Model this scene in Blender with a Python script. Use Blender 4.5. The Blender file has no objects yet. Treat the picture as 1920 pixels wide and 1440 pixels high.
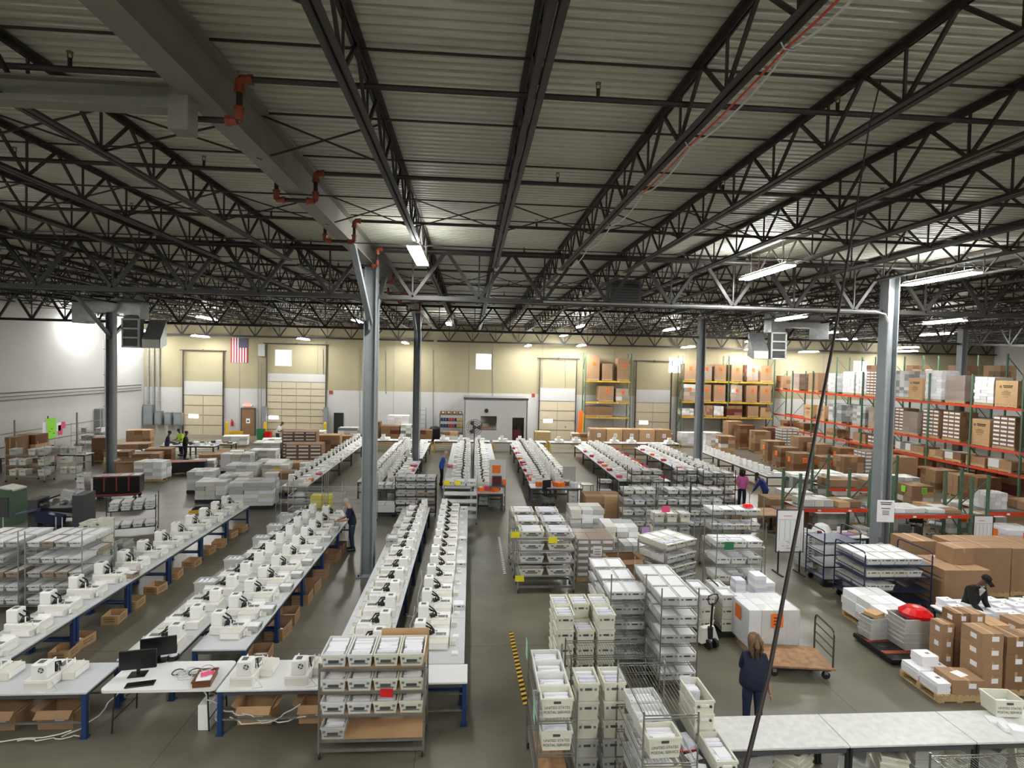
import bpy, bmesh, math, random
from mathutils import Vector, Matrix
random.seed(7)
PI = math.pi
S = bpy.context.scene
C = S.collection
# ---------------- camera ----------------
F0, YAW, PITCH, ROLL, EYE = 1061.0, math.radians(4.15), math.radians(1.86), math.radians(1.28), 6.1
_d = Vector((math.sin(YAW)*math.cos(PITCH), math.cos(YAW)*math.cos(PITCH), -math.sin(PITCH)))
_r0 = Vector((math.cos(YAW), -math.sin(YAW), 0)); _u0 = _r0.cross(_d)
_r = _r0*math.cos(ROLL) + _u0*math.sin(ROLL); _u = _u0*math.cos(ROLL) - _r0*math.sin(ROLL)
cam = bpy.data.objects.new('camera', bpy.data.cameras.new('camera')); C.objects.link(cam)
cam.matrix_world = Matrix(((_r.x, _u.x, -_d.x, 0), (_r.y, _u.y, -_d.y, 0), (_r.z, _u.z, -_d.z, EYE), (0, 0, 0, 1)))
cam.data.sensor_width = 36; cam.data.lens = F0/1920*36; cam.data.clip_start = .05; cam.data.clip_end = 400
S.camera = cam
# ---------------- world, exposure ----------------
W = bpy.data.worlds.new('world'); S.world = W; W.use_nodes = True
W.node_tree.nodes['Background'].inputs[0].default_value = (.9, .96, 1, 1)
W.node_tree.nodes['Background'].inputs[1].default_value = 9.0
S.view_settings.view_transform = 'Standard'; S.view_settings.look = 'None'
S.view_settings.exposure = 1.2; S.view_settings.gamma = 1; S.view_settings.use_curve_mapping = False
S.cycles.use_denoising = True; S.cycles.max_bounces = 6; S.cycles.diffuse_bounces = 4; S.cycles.glossy_bounces = 3
S.cycles.transparent_max_bounces = 12; S.cycles.use_light_tree = True; S.cycles.caustics_reflective = False; S.cycles.caustics_refractive = False
S.cycles.sample_clamp_indirect = 8
LAMP = 62.0

def at(px, py, z=0.0, Y=None, X=None):
    'the point of the hall seen at a place of the photograph, on a level plane z (or a wall plane Y / X)'
    v = _d + _r*((px-960)/F0) - _u*((py-720)/F0)
    t = (Y/v.y) if Y is not None else (X/v.x) if X is not None else (z-EYE)/v.z
    return Vector((0, 0, EYE)) + v*t

# ---------------- materials ----------------
def lin(c):
    return tuple((x/255/12.92 if x/255 <= .04045 else ((x/255+.055)/1.055)**2.4) for x in c)
def mat(name, rgb, rough=.6, metal=0, noise=0, scale=4.0, emit=0, alpha=1, trans=0, rgb2=None, bump=0, spec=.5):
    m = bpy.data.materials.new(name); m.use_nodes = True
    nt = m.node_tree; b = nt.nodes['Principled BSDF']
    c = lin(rgb)+(1,)
    b.inputs['Base Color'].default_value = c; b.inputs['Roughness'].default_value = rough; b.inputs['Metallic'].default_value = metal
    b.inputs['Specular IOR Level'].default_value = spec
    if noise or rgb2:
        tc = nt.nodes.new('ShaderNodeTexCoord'); n = nt.nodes.new('ShaderNodeTexNoise'); n.inputs['Scale'].default_value = scale; n.inputs['Detail'].default_value = 5
        mx = nt.nodes.new('ShaderNodeMix'); mx.data_type = 'RGBA'
        c2 = lin(rgb2)+(1,) if rgb2 else tuple(max(0, x*(1-noise)) for x in c[:3])+(1,)
        mx.inputs[6].default_value = c; mx.inputs[7].default_value = c2
        r = nt.nodes.new('ShaderNodeValToRGB'); r.color_ramp.elements[0].position = .35; r.color_ramp.elements[1].position = .68
        nt.links.new(tc.outputs['Object'], n.inputs['Vector']); nt.links.new(n.outputs[0], r.inputs[0]); nt.links.new(r.outputs[0], mx.inputs[0])
        nt.links.new(mx.outputs[2], b.inputs['Base Color'])
        if bump:
            bp = nt.nodes.new('ShaderNodeBump'); bp.inputs['Strength'].default_value = bump
            nt.links.new(n.outputs[0], bp.inputs['Height']); nt.links.new(bp.outputs[0], b.inputs['Normal'])
    if emit:
        b.inputs['Emission Color'].default_value = c; b.inputs['Emission Strength'].default_value = emit
    if alpha < 1: b.inputs['Alpha'].default_value = alpha
    return m
M = {}
M['floor'] = mat('floor', (132, 126, 110), .28, noise=.35, scale=.35, spec=.5)
M['deck'] = mat('deck', (198, 198, 184), .45, metal=.15, noise=.12, scale=.8)
M['joist'] = mat('joist', (54, 47, 41), .55, noise=.35, scale=3)
M['truss'] = mat('truss', (46, 44, 42), .5, noise=.25, scale=3)
M['girder'] = mat('girder', (128, 126, 116), .6, noise=.15, scale=2)
M['column'] = mat('column', (134, 140, 143), .5, noise=.12, scale=2)
M['pipe'] = mat('pipe', (44, 34, 32), .5)
M['fitting'] = mat('fitting', (148, 66, 42), .5, noise=.2, scale=9)
M['brass'] = mat('brass', (120, 105, 70), .4, metal=.8)
M['tan'] = mat('tan', (160, 151, 122), .85, noise=.05, scale=1)
M['white'] = mat('white', (226, 226, 222), .6)
M['wallwhite'] = mat('wallwhite', (190, 189, 187), .8, noise=.05, scale=.7)
M['doorpanel'] = mat('doorpanel', (198, 186, 160), .6, noise=.05, scale=2)
M['steel'] = mat('steel', (150, 150, 146), .38, metal=.7, noise=.2, scale=6)
M['galv'] = mat('galv', (178, 182, 182), .35, metal=.6, noise=.2, scale=5)
M['chrome'] = mat('chrome', (172, 172, 168), .25, metal=.9)
M['darkrail'] = mat('darkrail', (70, 66, 62), .6)
M['dark'] = mat('dark', (34, 34, 36), .5)
M['black'] = mat('black', (14, 14, 15), .35)
M['cable'] = mat('cable', (26, 18, 17), .5)
M['whitecable'] = mat('whitecable', (205, 205, 200), .5)
M['redcable'] = mat('redcable', (205, 74, 48), .5)
M['blue'] = mat('blue', (30, 60, 112), .4, noise=.2, scale=8)
M['navy'] = mat('navy', (34, 46, 74), .4, noise=.2, scale=6)
M['bluegrey'] = mat('bluegrey', (88, 98, 132), .5)
M['top'] = mat('top', (208, 210, 214), .35, noise=.05, scale=3)
M['topwhite'] = mat('topwhite', (238, 238, 238), .3)
M['topspeck'] = mat('topspeck', (222, 222, 218), .3, rgb2=(205, 206, 203), scale=9)
M['cream'] = mat('cream', (238, 236, 230), .45, noise=.04, scale=5)
M['cream2'] = mat('cream2', (220, 218, 208), .5)
M['plate'] = mat('plate', (246, 246, 243), .4)
M['window'] = mat('window', (96, 100, 104), .3)
M['tubw'] = mat('tubw', (222, 222, 220), .5, noise=.07, scale=8)
M['tubc'] = mat('tubc', (220, 219, 204), .5, noise=.07, scale=8)
M['tubg'] = mat('tubg', (188, 188, 184), .5, noise=.1, scale=8)
M['tubb'] = mat('tubb', (166, 146, 128), .6, noise=.12, scale=8)
M['paper'] = mat('paper', (240, 240, 244), .7)
M['paperb'] = mat('paperb', (226, 226, 238), .7, rgb2=(208, 208, 222), scale=30)
M['card'] = mat('card', (166, 132, 100), .8, noise=.1, scale=3)
M['cardd'] = mat('cardd', (136, 104, 74), .8, noise=.14, scale=3)
M['cardl'] = mat('cardl', (196, 160, 118), .8, noise=.08, scale=3)
M['tape'] = mat('tape', (188, 150, 106), .3)
M['wood'] = mat('wood', (172, 132, 92), .7, rgb2=(132, 100, 74), scale=7)
M['pallet'] = mat('pallet', (196, 168, 124), .8, noise=.2, scale=9)
M['wrap'] = mat('wrap', (206, 204, 196), .18, noise=.18, scale=12, bump=.4)
M['wrapb'] = mat('wrapb', (170, 142, 118), .2, noise=.3, scale=10, bump=.4)
M['green'] = mat('green', (84, 112, 88), .5, noise=.15, scale=6)
M['yellow'] = mat('yellow', (222, 178, 40), .5)
M['yellowtag'] = mat('yellowtag', (240, 226, 40), .6)
M['orangebeam'] = mat('orangebeam', (214, 66, 34), .45, noise=.12, scale=4)
M['orange'] = mat('orange', (250, 124, 40), .6)
M['red'] = mat('red', (206, 34, 40), .5)
M['redbag'] = mat('redbag', (225, 20, 24), .25, noise=.3, scale=14, bump=.6)
M['pink'] = mat('pink', (226, 84, 120), .5)
M['lime'] = mat('lime', (150, 230, 70), .7)
M['purple'] = mat('purple', (190, 150, 205), .7)
M['mint'] = mat('mint', (150, 215, 180), .7)
M['maroon'] = mat('maroon', (96, 34, 34), .5)
M['brown'] = mat('brown', (112, 74, 46), .4)
M['brick'] = mat('brick', (140, 60, 48), .6)
M['grey'] = mat('grey', (120, 122, 122), .6)
M['greyd'] = mat('greyd', (72, 74, 76), .6)
M['rubber'] = mat('rubber', (24, 24, 25), .6)
M['greenb'] = mat('greenb', (34, 120, 70), .5)
M['skin'] = mat('skin', (196, 146, 122), .55)
M['skind'] = mat('skind', (104, 72, 56), .55)
M['hairb'] = mat('hairb', (118, 88, 60), .6, noise=.3, scale=30)
M['haird'] = mat('haird', (30, 24, 22), .6)
M['hairg'] = mat('hairg', (190, 180, 170), .6)
M['navycloth'] = mat('navycloth', (22, 28, 52), .8)
M['denim'] = mat('denim', (32, 44, 72), .8)
M['blackcloth'] = mat('blackcloth', (18, 17, 19), .85)
M['whitecloth'] = mat('whitecloth', (220, 220, 222), .8)
M['bluecloth'] = mat('bluecloth', (52, 98, 190), .8)
M['royal'] = mat('royal', (28, 52, 122), .8)
M['pinkcloth'] = mat('pinkcloth', (214, 110, 178), .8)
M['rosecloth'] = mat('rosecloth', (176, 130, 140), .8)
M['purplecloth'] = mat('purplecloth', (66, 54, 108), .8)
M['limecloth'] = mat('limecloth', (190, 226, 60), .7)
M['flagblue'] = mat('flagblue', (40, 44, 84), .7)
M['flagred'] = mat('flagred', (176, 34, 48), .7)
M['lamp'] = mat('lamp', (255, 255, 252), .4, emit=LAMP)
M['litpane'] = mat('litpane', (255, 255, 255), .4, emit=3)
M['exit'] = mat('exit', (235, 130, 110), .4, emit=.6)
M['film'] = mat('film', (228, 232, 234), .12, alpha=.22)
g = bpy.data.materials.new('glass'); g.use_nodes = True; nt = g.node_tree; nt.nodes.remove(nt.nodes['Principled BSDF'])
t_ = nt.nodes.new('ShaderNodeBsdfTransparent'); gl = nt.nodes.new('ShaderNodeBsdfGlossy'); gl.inputs['Roughness'].default_value = .05
mx_ = nt.nodes.new('ShaderNodeMixShader'); mx_.inputs[0].default_value = .08
nt.links.new(t_.outputs[0], mx_.inputs[1]); nt.links.new(gl.outputs[0], mx_.inputs[2]); nt.links.new(mx_.outputs[0], nt.nodes['Material Output'].inputs[0])
M['glass'] = g
# polished slab: cloudy colour, worn gloss, saw-cut joints
def floor_nodes():
    m = M['floor']; nt = m.node_tree; b = nt.nodes['Principled BSDF']; L = nt.links.new
    tc = nt.nodes.new('ShaderNodeTexCoord')
    def noise(s, d): n = nt.nodes.new('ShaderNodeTexNoise'); n.inputs['Scale'].default_value = s; n.inputs['Detail'].default_value = d; L(tc.outputs['Object'], n.inputs['Vector']); return n
    def ramp(src, p0, c0, p1, c1):
        r = nt.nodes.new('ShaderNodeValToRGB'); e = r.color_ramp.elements; e[0].position = p0; e[0].color = c0; e[1].position = p1; e[1].color = c1; L(src, r.inputs[0]); return r
    a = ramp(noise(.22, 4).outputs[0], .3, lin((84, 79, 65))+(1,), .72, lin((136, 133, 119))+(1,))
    s = ramp(noise(1.5, 6).outputs[0], .2, (.66, .64, .61, 1), .8, (1, 1, 1, 1))
    mx = nt.nodes.new('ShaderNodeMix'); mx.data_type = 'RGBA'; mx.blend_type = 'MULTIPLY'; mx.inputs[0].default_value = .8
    L(a.outputs[0], mx.inputs[6]); L(s.outputs[0], mx.inputs[7])
    sp = nt.nodes.new('ShaderNodeSeparateXYZ'); L(tc.outputs['Object'], sp.inputs[0])
    def joint(sock, step, off):
        q = nt.nodes.new('ShaderNodeMath'); q.operation = 'ADD'; q.inputs[1].default_value = off; L(sock, q.inputs[0])
        k = nt.nodes.new('ShaderNodeMath'); k.operation = 'PINGPONG'; k.inputs[1].default_value = step/2; L(q.outputs[0], k.inputs[0])
        j = nt.nodes.new('ShaderNodeMath'); j.operation = 'LESS_THAN'; j.inputs[1].default_value = .008; L(k.outputs[0], j.inputs[0]); return j
    j1 = joint(sp.outputs[0], 3.9, .75+39); j2 = joint(sp.outputs[1], 5.1, 3.2)
    mxj = nt.nodes.new('ShaderNodeMath'); mxj.operation = 'MAXIMUM'; L(j1.outputs[0], mxj.inputs[0]); L(j2.outputs[0], mxj.inputs[1])
    m2 = nt.nodes.new('ShaderNodeMix'); m2.data_type = 'RGBA'; L(mxj.outputs[0], m2.inputs[0]); L(mx.outputs[2], m2.inputs[6]); m2.inputs[7].default_value = lin((74, 68, 58))+(1,)
    L(m2.outputs[2], b.inputs['Base Color'])
    b.inputs['Roughness'].default_value = .33
for n in list(M['floor'].node_tree.nodes):
    if n.type in ('TEX_COORD', 'TEX_NOISE', 'MIX', 'VALTORGB'): M['floor'].node_tree.nodes.remove(n)
floor_nodes()

# ---------------- mesh collecting ----------------
class MB:
    def __init__(s): s.v = []; s.f = []; s.mi = []; s.ms = []; s.X = None
    def m(s, name):
        if name not in s.ms: s.ms.append(name)
        return s.ms.index(name)
    def poly(s, vs, fs, mt):
        o = len(s.v); i = s.m(mt)
        if s.X is not None: vs = [tuple(s.X @ Vector(v)) for v in vs]
        s.v += vs; s.f += [tuple(o+k for k in f) for f in fs]; s.mi += [i]*len(fs); return s
    def box(s, x, y, z, sx, sy, sz, mt='white', rz=0, top=1.0, rx=0, ry=0, topy=None):
        'box centred at x,y with its base at z (before tilting)'
        ty = top if topy is None else topy
        a = [(-sx/2, -sy/2, 0), (sx/2, -sy/2, 0), (sx/2, sy/2, 0), (-sx/2, sy/2, 0),
             (-sx/2*top, -sy/2*ty, sz), (sx/2*top, -sy/2*ty, sz), (sx/2*top, sy/2*ty, sz), (-sx/2*top, sy/2*ty, sz)]
        if rz or rx or ry:
            R = Matrix.Rotation(rz, 3, 'Z') @ Matrix.Rotation(ry, 3, 'Y') @ Matrix.Rotation(rx, 3, 'X'); a = [R @ Vector(p) for p in a]
        a = [(p[0]+x, p[1]+y, p[2]+z) for p in a]
        return s.poly(a, [(3, 2, 1, 0), (4, 5, 6, 7), (0, 1, 5, 4), (1, 2, 6, 5), (2, 3, 7, 6), (3, 0, 4, 7)], mt)
    def cbox(s, x, y, z, sx, sy, sz, mt='white', c=.01):
        'box with chamfered edges'
        hx, hy = sx/2, sy/2
        rings = [(hx-c, hy-c, 0, hx-c, hy-c), (hx, hy, c, 0, 0), (hx, hy, sz-c, 0, 0), (hx-c, hy-c, sz, 0, 0)]
        vs = []
        for (ax, ay, zz, _, _) in rings:
            k = c if ax == hx else c*.5
            vs += [(x-ax+k, y-ay, z+zz), (x+ax-k, y-ay, z+zz), (x+ax, y-ay+k, z+zz), (x+ax, y+ay-k, z+zz),
                   (x+ax-k, y+ay, z+zz), (x-ax+k, y+ay, z+zz), (x-ax, y+ay-k, z+zz), (x-ax, y-ay+k, z+zz)]
        fs = [tuple(range(7, -1, -1)), tuple(range(24, 32))]
        for r in range(3):
            for k in range(8): a = r*8+k; b = r*8+(k+1) % 8; fs.append((a, b, b+8, a+8))
        return s.poly(vs, fs, mt)
    def rod(s, p, q, r, mt, n=4, r2=None):
        p = Vector(p); q = Vector(q); d = (q-p)
        if d.length < 1e-6: return s
        d.normalize(); u = d.orthogonal().normalized() if abs(d.z) < .999 else Vector((1, 0, 0))
        if abs(d.z) < .999: u = d.cross(Vector((0, 0, 1))).normalized()
        w = d.cross(u); r2 = r if r2 is None else r2; ph = PI/4 if n == 4 else 0; kk = 1.18 if n == 4 else 1
        vs = [tuple(c+(u*math.cos(ph+2*PI*k/n)+w*math.sin(ph+2*PI*k/n))*rr*kk) for c, rr in ((p, r), (q, r2)) for k in range(n)]
        fs = [tuple(range(n-1, -1, -1)), tuple(range(n, 2*n))]+[(k, (k+1) % n, n+(k+1) % n, n+k) for k in range(n)]
        return s.poly(vs, fs, mt)
    def tube(s, pts, r, mt, n=6):
        pts = [Vector(p) for p in pts]; vs = []; L = len(pts)
        for i, p in enumerate(pts):
            d = (pts[min(i+1, L-1)]-pts[max(i-1, 0)]).normalized()
            u = d.cross(Vector((0, 0, 1))) if abs(d.z) < .97 else d.cross(Vector((0, 1, 0)))
            u.normalize(); w = d.cross(u)
            rr = r[i] if isinstance(r, (list, tuple)) else r
            vs += [tuple(p+(u*math.cos(2*PI*k/n)+w*math.sin(2*PI*k/n))*rr) for k in range(n)]
        fs = [tuple(range(n-1, -1, -1)), tuple(range((L-1)*n, L*n))]
        for i in range(L-1):
            for k in range(n): fs.append((i*n+k, i*n+(k+1) % n, (i+1)*n+(k+1) % n, (i+1)*n+k))
        return s.poly(vs, fs, mt)
    def cyl(s, x, y, z, r, h, mt, n=12, r2=None): return s.rod((x, y, z), (x, y, z+h), r/(1.18 if n == 4 else 1), mt, n, r2)
    def wheel(s, x, y, z, r, w, mt='rubber', ax='x', n=12):
        return s.rod((x-w/2, y, z), (x+w/2, y, z), r, mt, n) if ax == 'x' else s.rod((x, y-w/2, z), (x, y+w/2, z), r, mt, n)
    def lathe(s, prof, mt, n=14, x=0, y=0):
        vs = [(x+r*math.cos(2*PI*k/n), y+r*math.sin(2*PI*k/n), z) for r, z in prof for k in range(n)]
        fs = [(i*n+k, i*n+(k+1) % n, (i+1)*n+(k+1) % n, (i+1)*n+k) for i in range(len(prof)-1) for k in range(n)]
        fs += [tuple(range(n-1, -1, -1)), tuple(range((len(prof)-1)*n, len(prof)*n))]
        return s.poly(vs, fs, mt)
    def tray(s, x, y, z, sx, sy, h, mt, fl=.1, t=.012, inner=None, lip=.012):
        'open container, walls with thickness, flaring outward by the share fl'
        inner = inner or mt
        def ring(ax, ay, zz): return [(x-ax, y-ay, z+zz), (x+ax, y-ay, z+zz), (x+ax, y+ay, z+zz), (x-ax, y+ay, z+zz)]
        bx, by, tx, ty = sx/2*(1-fl), sy/2*(1-fl*.7), sx/2, sy/2
        vs = ring(bx, by, 0)+ring(tx-lip, ty-lip, h-.03)+ring(tx, ty, h-.03)+ring(tx, ty, h)+ring(tx-t-lip, ty-t-lip, h)+ring(bx-t, by-t, t)
        fs = [(3, 2, 1, 0)]
        for r in range(5):
            for k in range(4): a = r*4+k; b = r*4+(k+1) % 4; fs.append((a, b, b+4, a+4))
        s.poly(vs, fs[:17], mt); s.poly(vs, fs[17:]+[(20, 21, 22, 23)], inner); return s
    def mesh(s, name):
        me = bpy.data.meshes.new(name); me.from_pydata(s.v, [], s.f)
        for k in s.ms: me.materials.append(M[k])
        me.polygons.foreach_set('material_index', s.mi); me.update(); return me
    def build(s, name, parent=None, loc=None, rz=0, label=None, cat=None, group=None, kind=None):
        return obj(name, s.mesh(name), parent, loc, rz, label, cat, group, kind)
LABELS = {}
def setp(o, label=None, cat=None, group=None, kind=None):
    if label: o['label'] = label
    if cat: o['category'] = cat
    if group: o['group'] = group
    if kind: o['kind'] = kind
    return o
def obj(name, me, parent=None, loc=None, rz=0, label=None, cat=None, group=None, kind=None, rot=None):
    o = bpy.data.objects.new(name, me); C.objects.link(o)
    if parent: o.parent = parent
    if loc is not None: o.location = loc
    if rot: o.rotation_euler = rot
    elif rz: o.rotation_euler = (0, 0, rz)
    return setp(o, label, cat, group, kind)
def smooth(me):
    me.polygons.foreach_set('use_smooth', [True]*len(me.polygons)); return me
def place(parts, name, loc, rz, label, cat, group=None, rot=None):
    'one thing: an Empty with its parts; parts = [(name, mesh, [sub-parts])]; a single mesh makes a single object'
    if not isinstance(parts, list): return obj(name, parts, None, loc, rz, label, cat, group, 'thing', rot)
    e = obj(name, None, None, loc, rz, label, cat, group, 'thing', rot); e.empty_display_size = .1
    for p in parts:
        q = obj(p[0], p[1], e)
        if len(p) > 3 and p[3]: q['label'] = p[3]
        for sp in (p[2] if len(p) > 2 else []): obj(sp[0], sp[1], q)
    return e
ORD = ['', 'first', 'second', 'third', 'fourth', 'fifth', 'sixth', 'seventh', 'eighth', 'ninth', 'tenth', 'eleventh', 'twelfth']
def nth(k):
    if k < len(ORD): return ORD[k]
    return '%d%s' % (k, {1: 'st', 2: 'nd', 3: 'rd'}.get(k % 10 if k not in (11, 12, 13) else 0, 'th'))
# ================= the hall =================
XL, XR, YF, YB, ZD = -25.8, 46.0, -7.0, 46.8, 9.5
def struct(name, mb, **k): return mb.build(name, kind='structure', **k)
m = MB(); m.poly([(XL-.3, YF-.3, 0), (XR+.3, YF-.3, 0), (XR+.3, YB+.3, 0), (XL-.3, YB+.3, 0)], [(0, 1, 2, 3)], 'floor'); struct('floor', m)
# ribbed steel deck
m = MB(); n = int((YB-YF)/.16); vs = []
prof = [(0, 0), (.085, 0), (.1, .04), (.145, .04)]
for k in range(n+1):
    for dy, dz in prof: vs += [(XL-.3, YF+k*.16+dy, ZD+dz), (XR+.3, YF+k*.16+dy, ZD+dz)]
m.poly(vs, [(2*i, 2*i+2, 2*i+3, 2*i+1) for i in range(len(vs)//2-1)], 'deck'); struct('ceiling', m)
# back wall in tilt-up panels with window openings
def wx(px, py=720): p = at(px, py, Y=YB); return p.x
def wz(px, py): return at(px, py, Y=YB).z
WIN = [(531, 671), (906, 678), (1267, 685), (1612, 691)]
wins = [(wx(px), wz(px, py)) for px, py in WIN]
m = MB(); WH = .66; zs = [0, 3.78, ZD]
xs = [XL]
z0 = min(w[1] for w in wins)-WH; z1 = max(w[1] for w in wins)+WH
m.box((XL+XR)/2, YB+.1, 0, XR-XL, .2, 3.78, 'wallwhite')
m.box((XL+XR)/2, YB+.1, 3.78, XR-XL, .2, z0-3.78, 'tan'); m.box((XL+XR)/2, YB+.1, z1, XR-XL, .2, ZD-z1+.1, 'tan')
edges = [XL]+sum([[w[0]-WH, w[0]+WH] for w in wins], [])+[XR]
for k in range(0, len(edges), 2): m.box((edges[k]+edges[k+1])/2, YB+.1, z0, edges[k+1]-edges[k], .2, z1-z0, 'tan')
for wxx, wzz in wins:
    if wzz-WH > z0: m.box(wxx, YB+.1, z0, 2*WH, .2, wzz-WH-z0, 'tan')
    if wzz+WH < z1: m.box(wxx, YB+.1, wzz+WH, 2*WH, .2, z1-wzz-WH, 'tan')
for k in range(1, 12): m.box(XL+6.1*k+1.2, YB-.004, 0, .03, .012, ZD, 'grey')
struct('wall_back', m)
for i, (wxx, wzz) in enumerate(wins):
    m = MB()
    for s in (-1, 1): m.box(wxx+s*(WH-.03), YB+.04, wzz-WH, .06, .1, 2*WH, 'white'); m.box(wxx, YB+.04, wzz+s*(WH-.03)-.03, 2*WH-.12, .1, .06, 'white')
    w = struct('window_%d' % (i+1), m); mm = MB(); mm.box(wxx, YB+.05, wzz-WH+.06, 2*WH-.12, .01, 2*WH-.12, 'glass'); mm.build('pane', w)
m = MB(); m.box(XL-.1, (YF+YB)/2, 0, .2, YB-YF, ZD+.1, 'wallwhite'); struct('wall_left', m)
m = MB(); m.box(XR+.1, (YF+YB)/2, 0, .2, YB-YF, ZD+.1, 'wallwhite'); struct('wall_right', m)
m = MB(); m.box((XL+XR)/2, YF-.1, 0, XR-XL, .2, ZD+.1, 'wallwhite'); struct('wall_front', m)

FOOT = []
def reg(x0, x1, y0, y1): FOOT.append((x0, x1, y0, y1))
reg(25.5, 27.0, 18, 46.8); reg(9.1, 13.2, 45.1, 46.8); reg(17.1, 25.3, 45.1, 46.8); reg(-.6, 4.6, 43.4, 46.8)
def free_spot(x, y, w, d, far=1.6):
    'nearest clear place on the floor for a footprint'
    def ok(a, b): return all(a+w/2 < q[0] or a-w/2 > q[1] or b+d/2 < q[2] or b-d/2 > q[3] for q in FOOT) and b+d/2 < YB-.1
    for r in range(0, int(far/.12)):
        for k in range(1 if r == 0 else 16):
            a, b = x+r*.12*math.cos(k*PI/8), y+r*.12*math.sin(k*PI/8)
            if ok(a, b): reg(a-w/2, a+w/2, b-d/2, b+d/2); return a, b
    return None
# ---- columns ----
def column(x, y, label, knee=True, flip=1, wide=.38):
    e = place([], 'steel_column', (x, y, 0), 0, label, 'column', 'wide-flange steel columns')
    m = MB(); h = 9.0; reg(x-.3, x+.3, y-.3, y+.3)
    for s in (-1, 1): m.box(s*wide*.42, 0, 0.02, .03, wide, h, 'column')
    m.box(0, 0, 0.02, wide*.84, .03, h, 'column'); m.build('shaft', e)
    m = MB(); m.box(0, 0, 0, .55, .55, .03, 'column')
    for a in (-1, 1):
        for b in (-1, 1): m.cyl(a*.22, b*.22, .03, .02, .06, 'darkrail', 6)
    m.build('base_plate', e)
    if knee:
        for s in (-1, 1):
            m = MB(); m.rod((0, s*.15, 7.2), (-.02, s*2.6, 8.95), .085, 'column', 4); m.box(0, s*.2, 7.0, .02, .3, .4, 'column'); m.build('knee_brace', e)
    m = MB(); m.rod((wide*.5+.04, -.1, .5), (wide*.5+.04, -.1, 7.9), .016, 'galv', 6); m.build('conduit', e)
    return e
colA = column(-2.85, 16.3, 'thick grey column standing alone left of the middle aisle, cut by the man in navy'.replace(', cut by the man in navy', ', beside the man in a navy shirt'))
colB = column(12.55, 16.3, 'grey column with a white notice sheet strapped on it, in front of the red rack', knee=False)
colC = column(-18.75, 31.0, 'grey column in front of the white left wall, below the louvred duct', flip=-1)
column(-3.0, 31.6, 'grey column rising between table rows, second along the deep roof girder')
column(13.1, 31.6, 'grey column behind the rows of machines, in front of the yellow rack', knee=False)
column(29.0, 31.6, 'grey column far back behind the red pallet rack', knee=False)
# notice on the right column, conduit with elbow
m = MB(); p = at(1662, 957, Y=15.9); m.box(p.x, 15.93, p.z-.36, .5, .01, .66, 'paper', rz=-.12)
for k, (w_, z_, mt) in enumerate([(.34, .58, 'dark'), (.3, .53, 'dark'), (.26, .4, 'greyd'), (.2, .32, 'grey'), (.2, .27, 'grey'), (.2, .22, 'grey')]):
    m.box(p.x, 15.922, p.z-.36+z_, w_, .004, .022, mt, rz=-.12)
m.build('notice_sheet', label='white notice sheet with dark heading strapped to the grey column', cat='notice')
m = MB(); m.tube([(-1.5, 16.0, 7.93), (11.9, 16.0, 7.93), (12.2, 16.0, 7.86), (12.32, 16.0, 7.6), (12.34, 16.0, 1.2)][1:], .035, 'galv', 8)
m.rod((2, 16.0, 7.93), (11.92, 16.0, 7.93), .03, 'galv', 6)
m.build('conduit', label='light grey conduit running along the truss and bending down the column with the notice', cat='conduit')

# ---- deep girder over the columns and the beam framing into it ----
m = MB()
for z, w in ((8.86, .3), (9.42, .3)): m.box(-2.95, (YB-1)/2, z, w, YB+1, .035, 'girder')
m.box(-2.95, (YB-1)/2, 8.89, .025, YB+1, .55, 'girder')
m.build('roof_girder', label='deep grey roof girder running from the camera over two columns to the back wall', cat='girder', kind='thing')
bp = at(190, 203, z=8.72); m = MB()
for z in (8.72, 8.97): m.box(-8.9, bp.y, z, 11.5, .2, .02, 'girder', rz=0)
m.box(-8.9, bp.y, 8.73, 11.5, .02, .25, 'girder'); m.box(-3.12, bp.y, 8.5, .2, .22, .5, 'girder')
m.build('tie_beam', label='short grey beam crossing to the deep girder near the red pipe fittings', cat='beam', kind='thing')

# ---- joist girders (deep trusses) ----
def truss(y, x0, x1, label):
    e = place([], 'joist_girder', (x0, y, 0), 0, label, 'truss', 'deep trusses across the hall'); L = x1-x0
    zt, zb = 9.33, 7.9
    for z, nm in ((zt, 'top_chord'), (zb, 'bottom_chord')):
        m = MB()
        for s in (-1, 1): m.box(L/2, s*.09, z, L, .13, .016, 'truss'); m.box(L/2, s*.03, z-.11 if z == zt else z+.0, L, .014, .13, 'truss')
        m.build(nm, e)
    n = max(2, round(L/1.9)); st = L/n; m = MB()
    for k in range(n):
        a, c = k*st, (k+1)*st; b = (a+c)/2
        m.rod((a, 0, zt), (b, 0, zb+.08), .055, 'truss'); m.rod((c, 0, zt), (b, 0, zb+.08), .055, 'truss'); m.rod((b, 0, zt), (b, 0, zb+.08), .025, 'truss')
    m.build('web', e)
    return e
for y, xs, nm in ((16.35, [(-18.6, -3.05, 'left of the deep girder'), (-2.65, 12.4, 'between the deep girder and the notice column'), (12.75, 28.5, 'right of the notice column')], 'near'),
                  (31.6, [(-25.6, -18.95, 'reaching the left wall'), (-18.5, -3.2, 'left of the deep girder'), (-2.8, 12.9, 'middle of the hall'), (13.3, 28.8, 'over the racks'), (29.2, 45.8, 'over the far right corner')], 'second'),
                  (46.4, [(-25.6, -3.1, 'left half'), (-2.8, 20, 'middle'), (20.1, 45.8, 'right part')], 'back wall')):
    for a, b, w in xs: truss(y, a, b, 'dark deep truss of the %s line across the hall, %s' % (nm, w))

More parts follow.
